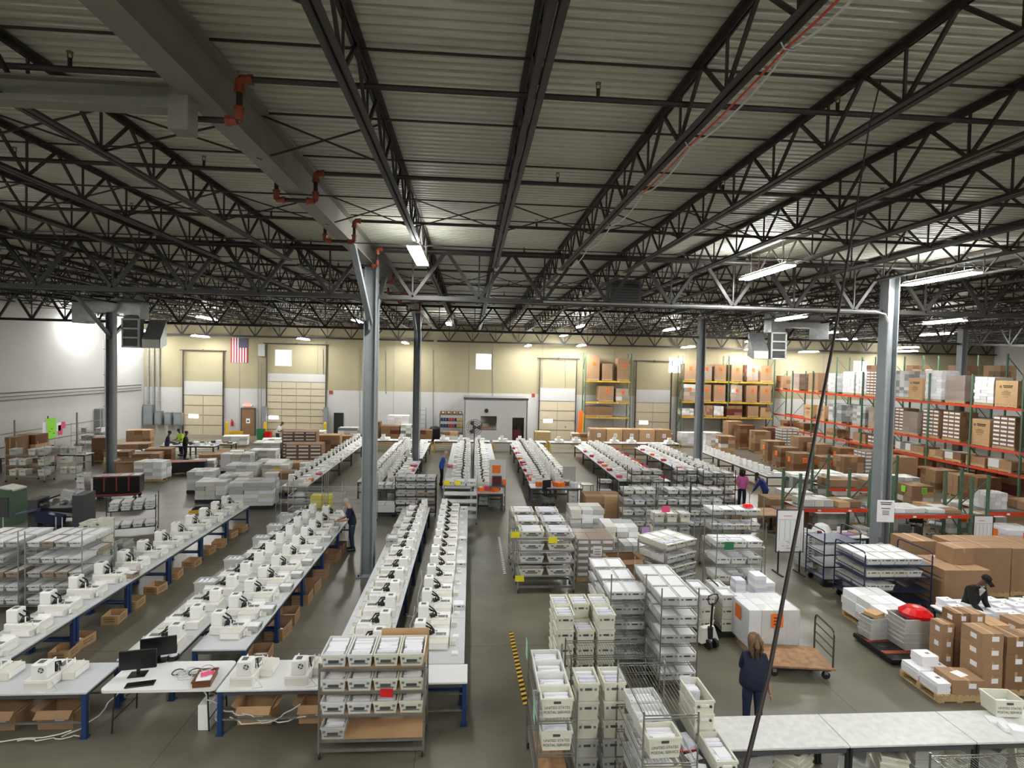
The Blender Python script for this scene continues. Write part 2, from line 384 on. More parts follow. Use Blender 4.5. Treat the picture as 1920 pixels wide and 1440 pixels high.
# ---- open web joists ----
def joist_meshes(L):
    d = .66
    t = MB()
    for s in (-1, 1): t.box(s*.046, L/2, d-.006, .07, L, .008, 'joist'); t.box(s*.015, L/2, d-.075, .01, L, .075, 'joist')
    b = MB()
    for s in (-1, 1): b.box(s*.046, L/2, 0, .07, L-.5, .008, 'joist'); b.box(s*.015, L/2, 0, .01, L-.5, .07, 'joist')
    w = MB(); n = round(L/1.22); st = L/n
    for k in range(n):
        a, c = k*st, (k+1)*st; q = (a+c)/2
        w.rod((0, a, d-.03), (0, q, .03), .022, 'joist'); w.rod((0, c, d-.03), (0, q, .03), .022, 'joist'); w.rod((0, q, d-.03), (0, q, .03), .016, 'joist')
    return [('top_chord', t.mesh('joist_top')), ('bottom_chord', b.mesh('joist_bottom')), ('web', w.mesh('joist_web'))]
JX = [-1.27+1.87*k for k in range(-13, 26)]
JX = [x for x in JX if XL+.5 < x < XR-.3 and abs(x+2.95) > .4]
ZJ = 8.82
JM = joist_meshes(15.1)
for y0, nm, lo, hi in ((1.15, 'nearest bay, from the camera to the first deep truss', -20, 22), (16.45, 'middle bay, between the two deep trusses', -26, 46), (31.7, 'far bay, behind the second deep truss', -26, 46)):
    n = 0
    for x in JX:
        if not lo < x < hi: continue
        n += 1
        nm1, nm2 = nm.split(', ')
        place(JM, 'roof_joist', (x, y0, ZJ), 0, 'dark open-web roof joist in the %s, %s from the left' % (nm1, nth(n)), 'roof joist', 'roof joists of the '+nm1)
# ---- bridging ----
def rods(name, pts, r, label, cat, group, mt='joist'):
    m = MB()
    for a, b in pts: m.rod(a, b, r, mt)
    return m.build(name, label=label, cat=cat, group=group, kind='thing')
by = [(3.2, 3.3), (6.25, 6.3), (8.0, 6.9), (9.55, 9.6), (13.2, 13.3), (19.2, 19.2), (22.4, 22.4), (26, 26), (29.3, 29.3), (35, 35), (39, 39), (43, 43)]
for i, (yt, yb_) in enumerate(by):
    w = 'before the first deep truss' if yt < 16 else 'beyond the first deep truss' if yt < 31 else 'beyond the second deep truss'
    k = i+1 if yt < 16 else i-4 if yt < 31 else i-8
    rods('bridging_rod', [((XL, yt, ZJ+.62), (XR, yt, ZJ+.62))], .014, 'thin dark rod tying the joist tops across the hall, %s of those %s' % (nth(k), w), 'rod', 'upper bridging rods')
    if yt > 9: rods('bridging_rod', [((XL, yb_+.1, ZJ+.03), (XR, yb_+.1, ZJ+.03))], .014, 'thin dark rod tying the joist undersides across the hall, %s of those %s' % (nth(k), w), 'rod', 'lower bridging rods')
xall = sorted(JX+[-2.95])
for y in (4.6, 8.05, 11.7, 21.0, 27.0, 37.0):
    lim = 99 if y > 9 else 2
    pts = []
    for a, b in zip(xall, xall[1:]):
        if b > -0.5 and lim == 2 and y < 9: continue
        if lim == 2 and a < -7: continue
        pts += [((a, y, ZJ+.62), (b, y+.02, ZJ+.04)), ((a, y+.05, ZJ+.04), (b, y+.07, ZJ+.62))]
    rods('cross_bracing', pts, .014, 'line of dark crossed rods bracing the joists, %s from the camera' % nth([4.6, 8.05, 11.7, 21.0, 27.0, 37.0].index(y)+1), 'bracing', 'crossed bracing rods')
# ---- sprinkler pipes ----
zp = 9.2
spr = MB(); spr.cyl(0, 0, 0, .022, .09, 'pipe', 8); spr.rod((-.025, 0, .09), (-.02, 0, .15), .006, 'brass'); spr.rod((.025, 0, .09), (.02, 0, .15), .006, 'brass'); spr.cyl(0, 0, .15, .035, .008, 'brass', 10)
sprm = spr.mesh('sprinkler')
for i, y in enumerate([3.5, 6.57, 9.65, 12.75, 15.8, 19.0, 22.2, 25.4, 28.6, 34.5, 38, 41.5, 45]):
    e = place([], 'sprinkler_pipe', (0, y, 0), 0, 'dark sprinkler pipe under the deck across the hall, %s from the camera' % nth(i+1), 'pipe', 'sprinkler pipes')
    m = MB(); r = .035
    m.rod((XL, 0, zp), (-3.25, 0, zp), r, 'pipe', 8); m.rod((-2.62, 0, zp), (XR, 0, zp), r, 'pipe', 8); m.build('pipe', e)
    if y < 30:
        m = MB(); m.rod((-3.25, 0, zp), (-3.25, 0, 8.74), r, 'pipe', 8); m.rod((-2.62, 0, zp), (-2.62, 0, 8.74), r, 'pipe', 8); m.rod((-3.25, 0, 8.74), (-2.62, 0, 8.74), r, 'pipe', 8); m.build('pipe_loop', e)
        for x in (-3.25, -2.62):
            for z in (zp, 8.74):
                m = MB(); s = 1 if (x < -3) == (z > 9) else -1; s2 = -1 if z > 9 else 1
                m.tube([(x-s*.11, 0, z), (x-s*.03, 0, z), (x, 0, z+s2*.03), (x, 0, z+s2*.12)], .05, 'fitting', 8)
                m.rod((x-s*.14, 0, z), (x-s*.1, 0, z), .06, 'fitting', 8); m.rod((x, 0, z+s2*.11), (x, 0, z+s2*.15), .06, 'fitting', 8)
                m.build('elbow_fitting', e, label='rust-red pipe elbow' if i < 1 else None)
        x = -18.9+(i % 2)*.0
        while x < 30:
            if abs(x+2.95) > .5: obj('sprinkler_head', sprm, e, (x, 0, zp+.03))
            x += 2.9
# ---- ceiling lamps ----
lh = MB(); lh.box(0, 0, .03, .3, 2.4, .07, 'white', top=.7, topy=1); lens = MB(); lens.box(0, 0, 0, .3, 2.36, .03, 'lamp')
for a in (-.08, .08): lens.box(a, 0, .1, .022, 2.3, .006, 'lamp')
hg = MB(); [hg.rod((0, a, .1), (0, a, .81), .006, 'steel') for a in (-.8, .8)]
LM = [('housing', lh.mesh('lamp_housing')), ('lens', lens.mesh('lamp_lens'), [], 'lit white lens'), ('hanger_rod', hg.mesh('hanger'))]
HG = {}
def lamp_parts(z):
    k = round(ZD-z, 2)
    if k not in HG: q = MB(); [q.rod((0, a, .1), (0, a, k+.02), .006, 'steel') for a in (-.8, .8)]; HG[k] = q.mesh('hanger')
    return LM[:2]+[('hanger_rod', HG[k])]
LP = [(785, 480, 'hanging under the joist right of the thick grey column'), (1435, 511, 'near the second hanging cable, left of the notice column'), (1760, 523, 'top right, right of the notice column'), (82, 590, 'far left near the white wall'), (388, 597, 'left of the flag'),
      (154, 617, 'small, beside the diagonal brace at the left wall'), (376, 631, 'small, left of and above the flag'), (569, 636, 'above the large dock door'), (670, 602, 'beside the thick grey column'), (841, 607, 'in the middle, second under the same joist'),
      (760, 643, 'small, between the thick column and the next one'), (1088, 612, 'middle right of the dark heater'), (1057, 629, 'small, left of a larger lamp'), (990, 648, 'small, above the right end of the white office'), (1090, 648, 'small, above the tall cartons on the yellow rack'),
      (1258, 618, 'right of centre, before the grey column by the yellow rack'), (1290, 651, 'small, above the third window'), (1482, 597, 'above the right louvred duct'), (1547, 625, 'behind the dangling black cable'), (1585, 637, 'small, just behind the dangling cable'),
      (1413, 640, 'small, left of the right louvred duct, upper'), (1412, 655, 'small, left of the right louvred duct, lower'), (1770, 604, 'long and bright, right of the notice column'), (1755, 627, 'below the long bright one at the right'), (1699, 652, 'small, upper of two right behind the notice column'),
      (1697, 659, 'small, lower of two right behind the notice column'), (1516, 660, 'small, above the middle of the red rack')]
used = []
for px, py, w in LP:
    p = at(px, py, z=8.74)
    if p.y > 45: p = at(px, py, Y=44.5); 
    y = min(p.y, 44.6); p.x = max(p.x, XL+.8)
    zl = p.z-.03 if p.z < 8.6 else 8.71
    place(lamp_parts(zl), 'ceiling_lamp', (p.x, y, zl), 0, 'lit strip lamp %s' % w, 'ceiling lamp', 'strip lamps under the roof')
for i, x in enumerate((-16, -8.6, -1.27, 6.3, 13.6)):  # unseen row of lamps, added to light the foreground
    place(LM, 'ceiling_lamp', (x, -2.5, 8.71), 0, 'unseen strip lamp added behind the camera, %s from left' % nth(i+1), 'ceiling lamp', 'unseen strip lamps added behind the camera')
for x, y, w in ((-12.6, 9.5, 'over the left racks'), (-20, 8, 'far left'), (6.2, 1.2, 'near right'), (-8, 1.0, 'near left'), (22, 8, 'far right'), (14, 5.0, 'right'), (34, 16, 'behind the red rack'), (34, 30, 'far behind the red rack'), (-23, 20, 'at the left wall')):  # more unseen lamps, added around the view for extra light
    place(LM, 'ceiling_lamp', (x, y, 8.71), 0, 'unseen strip lamp added outside the picture, %s' % w, 'ceiling lamp', 'unseen strip lamps added outside the picture')
# ---- ducts and heater ----
def duct(px, py, Y, label, s):
    p = at(px, py, Y=Y); e = place([], 'air_duct', (p.x, Y, p.z), 0, label, 'duct', 'louvred air ducts')
    m = MB(); m.box(0, .5, 1.5, .8, .8, 1.2, 'galv'); m.box(s*-1.2, .5, 1.8, 2.2, .75, .7, 'galv'); m.box(s*-2.6, .5, 1.2, .7, .7, 1.4, 'galv'); m.box(0, .3, 1.45, .85, .55, .5, 'galv', top=.4)
    m.build('duct_box', e)
    m = MB()
    for k in range(4): m.box(0, 0, k*.47, .86, .1, .08, 'white')
    for q in (-1, 1): m.box(q*.4, 0, 0, .07, .1, 1.49, 'white')
    m.build('louvre_frame', e, label='white louvre frame')
    m = MB(); m.box(0, .25, .02, .8, .4, 1.45, 'grey')
    for k in range(16): m.box(0, -.01, .07+k*.09, .74, .05, .012, 'grey', rx=.6)
    m.build('louvre', e)
    m = MB(); m.poly([(s*.55, 0, 0), (s*1.45, 0, 0), (s*1.45, 0, .45), (s*.55, 0, .45), (s*.45, .9, .2), (s*1.3, .9, .2), (s*1.3, .9, 1.5), (s*.45, .9, 1.5)], [(0, 1, 2, 3), (4, 7, 6, 5), (0, 4, 5, 1), (1, 5, 6, 2), (2, 6, 7, 3), (3, 7, 4, 0)], 'galv'); m.box(s*1.0, -.02, .02, .8, .03, .42, 'cream2'); m.build('side_hood', e)
duct(245, 652, 30.2, 'galvanised duct with white louvre hanging beside the left column', 1)
duct(1459, 674, 30.0, 'galvanised duct with white louvre hanging above the red rack', -1)
p = at(1168, 572, Y=19.2); e = place([], 'unit_heater', (p.x, 19.2, p.z), 0, 'dark boxy unit heater hung behind the first deep truss', 'heater')
m = MB(); m.box(0, 0, 0, 1.05, .7, .82, 'greyd'); m.build('casing', e)
m = MB(); [m.box(0, -.37, .1+k*.09, .9, .05, .012, 'darkrail', rx=.5) for k in range(8)]; m.build('grille', e)
m = MB(); [m.rod((a, 0, .8), (a, 0, 8.85-p.z), .01, 'darkrail') for a in (-.45, .45)]; m.build('hanger', e)
# ---- cables under the roof ----
def sag(a, b, s, n=8):
    a = Vector(a); b = Vector(b); return [a.lerp(b, t/n)-Vector((0, 0, s*4*(t/n)*(1-t/n))) for t in range(n+1)]
jx = 2.49
ys = [1.2, 3.3, 4.6, 6.7, 8.6, 10.6, 12.8, 15.2]
for nm, mt, off, sg, lb in (('hanging_cable', 'redcable', .06, .03, 'red-orange cable looped on hooks along a joist right of centre'), ('hanging_cable', 'whitecable', .09, .1, 'white cable looped on hooks along a joist right of centre')):
    pts = []
    yy_ = ys[:5] if mt == 'redcable' else ys
    for a, b in zip(yy_, yy_[1:]): pts += sag((jx+off, a, ZJ-.04), (jx+off, b, ZJ-.04), sg)[:-1]
    m = MB(); m.tube(pts+[(jx+off, yy_[-1], ZJ-.04)], .011, mt, 5); m.build(nm, label=lb, cat='cable')
for i, y in enumerate(ys[1:-1]):
    m = MB(); m.tube([(jx, y, ZJ+.02), (jx+.04, y, ZJ-.05), (jx+.12, y, ZJ-.06), (jx+.15, y, ZJ-.01)], .008, 'galv', 5)
    m.build('cable_hook', label='wire hook carrying the red and white cables, %s from the camera' % nth(i+1), cat='hook', group='cable hooks on the joist')
def camd(px, py, D): return Vector((0, 0, EYE))+(_d+_r*((px-960)/F0)-_u*((py-720)/F0))*D
pts = [camd(*q) for q in ((1652, 150, 5.4), (1630, 235, 5.2), (1604, 400, 4.4), (1561, 650, 3.5), (1502, 950, 2.8), (1440, 1270, 2.3), (1398, 1438, 2.1), (1360, 1600, 1.95))]
m = MB(); m.tube(pts, [.007, .007, .008, .009, .009, .009, .009, .009], 'cable', 8); m.build('drop_cord', label='thick black cord dangling from the roof past the camera at the right', cat='cord')
# pipes up the left wall, rail, electric cabinets
m = MB()
for k, z in enumerate((3.55, 3.75, 3.95)): m.rod((XL+.08, 28, z), (XL+.08, YB-.6, z), .035 if k == 2 else .022, 'darkrail', 6)
m.build('wall_pipe_run', label='brown pipes running level along the white left wall', cat='pipe run')
for i, px in enumerate((197, 236, 249, 262)):
    q = at(px, 700, X=XL+.15) if px < 200 else Vector((XL+.35+.4*(i-1), YB-.15, 0))
    m = MB(); m.rod((q.x, q.y, 1.9), (q.x, q.y, 8.6), .07 if i else .05, 'galv', 8)
    for z in (2.6, 4.8, 6.6): m.box(q.x, q.y, z, .2, .12, .04, 'steel')
    m.build('riser_pipe', label='grey riser pipe in the far left corner, %s from the left' % nth(i+1), cat='pipe', group='riser pipes in the far left corner')
for i, (px, w, h) in enumerate(((190, .9, 1.9), (222, .7, 1.6), (238, .5, 1.1), (249, .5, 1.0), (262, .6, 1.0))):
    q = Vector((XL+.5+.75*(i-1), YB-.18, 0)) if px > 215 else at(px, 800, X=XL+.2)
    m = MB(); m.box(0, 0, 0, w if px > 215 else .35, .35 if px > 215 else w, h, 'grey'); m.box(0, -.185 if px > 215 else 0, .1, (w-.1) if px > 215 else .37, .01 if px > 215 else w-.1, h-.2, 'column')
    m.build('electric_cabinet', loc=(q.x, min(q.y, YB-.3), .8 if i else .6), label='grey electric cabinet in the far left corner, %s from the left' % nth(i+1), cat='cabinet', group='electric cabinets')
# ================= machines =================
def machine_parts():
    b = MB(); b.cbox(-.03, .09, 0, .66, .38, .16, 'cream', .012); b.cbox(.11, -.2, 0, .38, .2, .14, 'cream2', .01)
    b.box(-.36, .1, .0, .02, .34, .12, 'cream2'); b.box(.11, -.305, .03, .34, .006, .09, 'plate')
    h = MB(); h.cbox(-.25, .06, .16, .21, .23, .25, 'plate', .015)
    h.rod((-.352, .02, .32), (-.36, .02, .32), .045, 'greyd', 12); h.rod((-.36, .02, .32), (-.366, .02, .32), .02, 'cream2', 8)
    for k in range(4): a = k*PI/2+.4; h.box(-.362, .02+.03*math.cos(a), .32+.03*math.sin(a)-.006, .004, .022, .012, 'cream2')
    ds = MB(); ds.box(-.25, .07, .41, .1, .09, .004, 'window')
    a = MB()
    a.rod((-.145, .0, .33), (-.03, -.05, .3), .012, 'black'); a.rod((-.03, -.05, .3), (.03, -.03, .2), .012, 'black'); a.rod((-.145, .1, .35), (-.06, .12, .28), .012, 'black'); a.rod((-.06, .12, .28), (.02, .04, .22), .011, 'black')
    a.rod((-.1, -.03, .3), (-.02, .08, .24), .01, 'black'); a.rod((.0, .0, .25), (.07, .06, .2), .009, 'greyd'); a.rod((-.08, -.08, .17), (-.04, -.04, .3), .009, 'black'); a.box(-.07, .02, .16, .08, .1, .06, 'black', rz=.4); a.box(.0, .04, .17, .05, .05, .04, 'dark', rz=.2)
    p = MB(); p.box(.15, .1, .16, .28, .3, .012, 'plate'); p.box(.16, .23, .17, .24, .012, .05, 'plate'); p.box(.15, .0, .173, .2, .1, .004, 'grey'); p.box(.05, -.1, .14, .016, .016, .17, 'plate'); p.box(.2, -.13, .14, .012, .012, .1, 'plate')
    o = MB(); o.box(.39, .06, 0, .1, .34, .012, 'cream2'); o.box(.39, -.12, .0, .1, .012, .09, 'cream2'); o.box(.335, .0, .02, .01, .4, .1, 'plate')
    c = MB(); c.tube([(-.3, -.11, .1), (-.34, -.2, .03), (-.4, -.26, .012), (-.44, -.1, .012)], .006, 'whitecable', 5)
    return [('machine_body', b.mesh('mbody')), ('feed_head', h.mesh('mhead'), [('display', ds.mesh('mdisp'))]), ('clamp_arm', a.mesh('marm'), [], 'black jointed arms'), ('feed_plate', p.mesh('mplate')), ('catch_tray', o.mesh('mtray')), ('power_cable', c.mesh('mcab'))]
MP = machine_parts()
def far_machine(v):
    b = MB(); b.box(-.03, .09, 0, .66, .38, .16, 'cream'); b.box(.11, -.22, 0, .38, .24, .17, 'plate' if v % 2 else 'cream2'); b.box(-.25, .06, .16, .22, .23, .25, 'plate', top=.95)
    b.box(-.25, .07, .411, .09, .08, .004, 'window'); b.rod((-.14, .06, .36), (.03, -.02, .26), .014, 'black'); b.rod((-.06, -.06, .22), (-.02, .05, .36), .012, 'black'); b.box(-.05, .02, .2, .08, .1, .06, 'greyd')
    b.box(.15, .1, .2, .28, .3, .012, 'plate'); b.box(.39, .05, 0, .2, .36, .04 if v < 2 else .13, 'paper' if v % 2 else 'cream'); b.box(.3, -.28, 0, .34, .12, .09, 'plate' if v < 3 else 'paper', rz=.1); b.box(-.3, -.24, 0, .16, .16, .1, 'cream')
    return b.mesh('farmachine')
FM = [far_machine(v) for v in range(4)]
TH = .76
# ---- tables ----
LEGM = {}
def table(x0, x1, y0, y1, label, group=None, top='top', leg='blue', h=TH, th=.035, lw=.07, low=True, cat='table'):
    reg(x0, x1, y0, y1); w, d = x1-x0, y1-y0; e = place([], 'work_table', (x0+w/2, y0+d/2, 0), 0, label, cat, group)
    m = MB(); m.cbox(0, 0, h-th, w, d, th, top, .006); m.build('tabletop', e)
    k = (w, d, leg, h, lw)
    if k not in LEGM:
        m = MB(); m.box(0, 0, 0, lw, lw, h-th-.002, leg); m.box(0, 0, 0, lw*1.6, lw*1.6, .012, leg); LEGM[k] = m.mesh('leg')
    for a in (-1, 1):
        for b in (-1, 1): obj('leg', LEGM[k], e, (a*(w/2-lw*.6-.005), b*(d/2-lw*.6-.005), 0))
    m = MB()
    for a in (-1, 1): m.box(a*(w/2-lw*.6-.005), 0, h-th-.07, .035, d-lw*2.4, .06, 'greyd')
    for b in (-1, 1): m.box(0, b*(d/2-lw*.6-.005), h-th-.07, w-lw*2.4, .035, .06, 'greyd')
    if low: [m.box(0, b*(d/2-lw*.6-.005), .24, w-lw*2.4, .035, .05 if w < d else .025, leg if w < d else 'steel') for b in (-1, 1)]
    m.build('frame', e)
    return e
def row_tables(x0, x1, y0, y1, n, where, **k):
    st = (y1-y0)/n
    for i in range(n): table(x0, x1, y0+i*st+.004, y0+(i+1)*st-.004, 'long work table, %s from the near end of %s' % (nth(i+1), where), 'work tables of '+where, **k)
row_tables(-8.95, -8.0, 10.28, 21.2, 6, 'the leftmost near row')
row_tables(-6.14, -5.17, 10.28, 20.3, 5, 'the second near row, left half')
row_tables(-5.02, -4.05, 10.6, 19.9, 5, 'the second near row, right half')
row_tables(-2.42, -1.42, 10.1, 21.1, 6, 'the near row left of the cable gap')
row_tables(-1.0, -.02, 9.98, 21.0, 6, 'the near row beside the aisle')
# near cross tables
table(-8.3, -6.0, 9.28, 10.2, 'work table crossing the near end of the leftmost row, bottom left', top='top')
table(-4.0, -2.1, 9.27, 10.2, 'white work table with two cream machines, left of the front rack', top='topwhite')
table(-1.02, .04, 9.38, 9.96, 'bright white end table with blue legs beside the aisle, right of the front rack', top='topwhite')
# folding table with rounded corners
e = place([], 'folding_table', (-4.93, 9.75, 0), 0, 'white rounded folding table with the black monitors and tangled cables', 'table')
m = MB(); R = .09; hx, hy = .9, .44; ring = []
for cx, cy, a0 in ((hx-R, hy-R, 0), (-hx+R, hy-R, 90), (-hx+R, -hy+R, 180), (hx-R, -hy+R, 270)):
    for k in range(6): a = math.radians(a0+k*18); ring.append((cx+R*math.cos(a), cy+R*math.sin(a)))
n = len(ring); m.poly([(x, y, .72) for x, y in ring]+[(x, y, .765) for x, y in ring], [tuple(range(n-1, -1, -1)), tuple(range(n, 2*n))]+[(k, (k+1) % n, n+(k+1) % n, n+k) for k in range(n)], 'topwhite'); m.build('tabletop', e)
for s in (-1, 1):
    m = MB(); m.tube([(s*.72, -.3, .72), (s*.74, -.33, .4), (s*.76, -.34, 0)], .014, 'dark', 6); m.tube([(s*.72, .3, .72), (s*.74, .33, .4), (s*.76, .34, 0)], .014, 'dark', 6)
    m.rod((s*.76, -.33, .2), (s*.76, .33, .2), .01, 'dark', 6); m.rod((s*.74, 0, .42), (s*.25, 0, .71), .01, 'dark', 6); m.build('folding_leg', e)
# machines on near rows
def machines(x, ys, rz, where, jit=.012):
    for i, y in enumerate(ys):
        place(MP, 'desktop_machine', (x+random.uniform(-jit, jit), y, TH+.001), rz+random.uniform(-.03, .03), 'cream desktop feeding machine, %s from the near end of %s' % (nth(i+1), where), 'machine', 'cream machines of '+where)
def seq(a, b, n): return [a+(b-a)*k/(n-1) for k in range(n)]
machines(-8.5, seq(10.6, 20.9, 13), 0, 'the leftmost row')
machines(-5.62, seq(10.85, 19.9, 12), PI, 'the second row, left half')
machines(-4.6, seq(11.25, 19.55, 11), 0, 'the second row, right half')
machines(-1.86, seq(10.55, 20.7, 14), PI, 'the row left of the cable gap')
machines(-.62, seq(10.75, 20.6, 14), 0, 'the row beside the aisle')
for x, w in ((-7.75, 'left of two on the bottom left table'), (-6.72, 'right of two on the bottom left table'), (-3.55, 'left of two beside the brown tray'), (-2.68, 'right of two beside the front rack')):
    place(MP, 'desktop_machine', (x, 9.72, TH+.001), PI/2, 'cream desktop machine showing its fan, %s' % w, 'machine', 'machines seen from behind')
# ---- far rows ----
def far_row(x0, x1, y0, y1, sides, nt, where, n, leg='greyd', gap=None):
    st = (y1-y0)/nt
    for s in range(sides):
        a, b = (x0, x1) if sides == 1 else ((x0, (x0+x1)/2-.08) if s == 0 else ((x0+x1)/2+.08, x1))
        wh = where if sides == 1 else where+(', left half' if s == 0 else ', right half')
        runs = [(y0+i*st, y0+(i+1)*st) for i in range(nt)]
        if gap and s == 1: na = max(1, round((gap[0]-y0)/st)); nb = max(1, round((y1-gap[1])/st)); runs = [(y0+(gap[0]-y0)*i/na, y0+(gap[0]-y0)*(i+1)/na) for i in range(na)]+[(gap[1]+(y1-gap[1])*i/nb, gap[1]+(y1-gap[1])*(i+1)/nb) for i in range(nb)]
        for i, (u, v) in enumerate(runs): table(a, b, u+.005, v-.005, 'work table, %s from the near end of %s' % (nth(i+1), wh), 'tables of '+wh, leg=leg)
        mx = b-.42 if s == 0 and sides == 2 else a+.42 if sides == 2 else (a+b)/2
        for i, y in enumerate([v for v in seq(y0+.4, y1-.4, n) if not (gap and s == 1 and gap[0]-.35 < v < gap[1]+.3)]):
            obj('desktop_machine', FM[random.randrange(4)], None, (mx+random.uniform(-.03, .03), y, TH+.001), (PI if s == 0 and sides == 2 else 0)+random.uniform(-.1, .1), 'small cream machine, %s from the near end of %s' % (nth(i+1), wh), 'machine', 'machines of '+wh, 'thing')
far_row(-1.15, 1.45, 24.4, 38.4, 2, 4, 'the far row behind the man in blue', 18)
far_row(2.75, 4.95, 25.5, 38.6, 2, 4, 'the far row right of the aisle', 20)
far_row(7.1, 9.6, 26.2, 38.0, 2, 4, 'the second far row right of the aisle', 17)
far_row(11.1, 13.5, 26.6, 37.4, 2, 4, 'the third far row right of the aisle', 16, gap=(31.2, 32.0))
far_row(15.1, 16.1, 27.6, 36.2, 1, 3, 'the rightmost far row', 13)
far_row(-5.0, -2.65, 25.6, 38.4, 2, 4, 'the far row beside the second column', 17, gap=(31.2, 32.0))
far_row(-7.95, -6.9, 24.6, 40.0, 1, 5, 'the far row behind the thick column', 19)
for i, (a, b) in enumerate(((-6.6, -2.7), (-2.5, 1.4), (1.6, 5.4), (5.6, 9.4), (9.6, 13.4), (13.6, 15.0))):
    table(a, b, 39.3, 40.2, 'table with a yellow rail, %s from the left in the line before the back wall' % nth(i+1), 'cross tables before the back wall', leg='yellow')
    for j in range(max(1, int((b-a)/1.3))):
        obj('desktop_machine', FM[random.randrange(4)], None, (a+.7+j*1.25, 39.7, TH+.001), PI/2, 'cream machine, %s along the %s table before the back wall' % (nth(j+1), nth(i+1)), 'machine', 'machines on the cross tables', 'thing')
# small coloured bins on tables
def bin_mesh(mt, w=.32, d=.22, h=.1):
    m = MB(); m.tray(0, 0, 0, w, d, h, mt, .15, .01); m.box(0, 0, .015, w*.7, d*.6, .06, 'paper'); return m.mesh('bin_'+mt)
BN = {k: bin_mesh(k) for k in ('red', 'pink', 'orange')}
k = 0
for x, ylist, w in ((2.9, (26.2, 27, 28.5, 30, 30.7, 32, 34, 36), 'left edge of the far row right of the aisle'), (7.3, (27, 28.8, 30, 31, 33.2, 35), 'left edge of the second far row'), (9.45, (27.0, 27.6, 28.4, 29, 29.8, 30.6, 31.4, 32, 33.5, 34.6, 36), 'right edge of the second far row'),
                    (11.25, (28, 29.5, 32, 34, 36), 'left edge of the third far row'), (-2.85, (26.2, 27, 28.2, 29.4), 'right edge of the far row by the second column'), (1.3, (25.2, 26.5, 28, 28.6, 31), 'right edge of the row behind the man in blue'), (-1.0, (25.4, 29.4), 'left edge of the row behind the man in blue'), (-7.05, (25.6, 27.0, 31), 'edge of the far row behind the thick column')):
    for i, y in enumerate(ylist):
        c = ('red', 'pink', 'red', 'orange', 'pink')[(i+len(w)) % 5]; k += 1
        obj('letter_bin', BN[c], None, (x, y, TH+.001), random.uniform(-.4, .4), 'small %s letter bin, %s along the %s' % (c, nth(i+1), w), 'bin', 'coloured bins on the far tables', 'thing')

# ================= tubs, cartons, racks =================
def tub_mesh(w, d, h, mt, fill, slots=True, text=False):
    m = MB(); m.tray(0, 0, 0, w, d, h, mt, .14, .012)
    for s in (-1, 1):
        if slots:
            m.box(0, s*(d/2*.965), h*.62, w*.3, .02, .028, 'greyd')
            for q in (-1, 1): m.box(q*w*.32, s*(d/2*.955), h*.6, w*.1, .02, .03, 'grey')
        m.box(s*w/2*.94, 0, h*.45, .02, d*.7, .05, mt)
    if w > d*1.4:
        for s in (-1, 1): m.box(0, s*(d/2*.95), h*.4, w*.5, .012, .018, 'greyd'); m.box(0, s*(d/2*.935), h*.25, w*.44, .012, .012, 'grey')
    if fill:
        if fill == 1: m.box(0, 0, .02, w*.78, d*.84, h*.78, 'paper')
        else:
            for k in range(7): m.box(0, -d*.36+k*d*.12, .02, w*.74, d*.1, h*.8+random.uniform(-.03, .03), 'paperb' if k % 2 else 'paper', rx=.08)
    return m.mesh('tub')
TB = {}
def tubm(kind, mt, fill):
    k = (kind, mt, fill)
    if k not in TB:
        w, d, h = {'tub': (.34, .46, .28), 'tray': (.28, .6, .13), 'flat': (.4, .6, .16), 'half': (.27, .3, .13), 'long': (.66, .3, .17)}[kind]
        TB[k] = tub_mesh(w, d, h, mt, fill)
    return TB[k]
TN = {'tub': 'mail_tub', 'tray': 'letter_tray', 'flat': 'mail_tub', 'half': 'letter_tray', 'long': 'letter_tray'}
TW = {'tubw': 'white', 'tubc': 'cream', 'tubg': 'grey', 'tubb': 'tan'}
def tub(kind, mt, fill, loc, rz, where, group=None):
    nm = {'tub': 'mail tub', 'tray': 'letter tray', 'flat': 'flat mail tub', 'half': 'half letter tray', 'long': 'sideways letter tray'}[kind]
    return obj(TN[kind], tubm(kind, mt, fill), None, loc, rz, '%s %s%s, %s' % (TW[mt], nm, ' with mail' if fill else '', where), 'mail tub' if kind in ('tub', 'flat') else 'letter tray', group, 'thing')
SH = {2: ('lower', 'upper'), 3: ('lowest', 'middle', 'top'), 4: ('lowest', 'second', 'third', 'top'), 5: ('lowest', 'second', 'third', 'fourth', 'top'), 6: ('lowest', 'second', 'third', 'fourth', 'fifth', 'top'), 1: ('only',)}
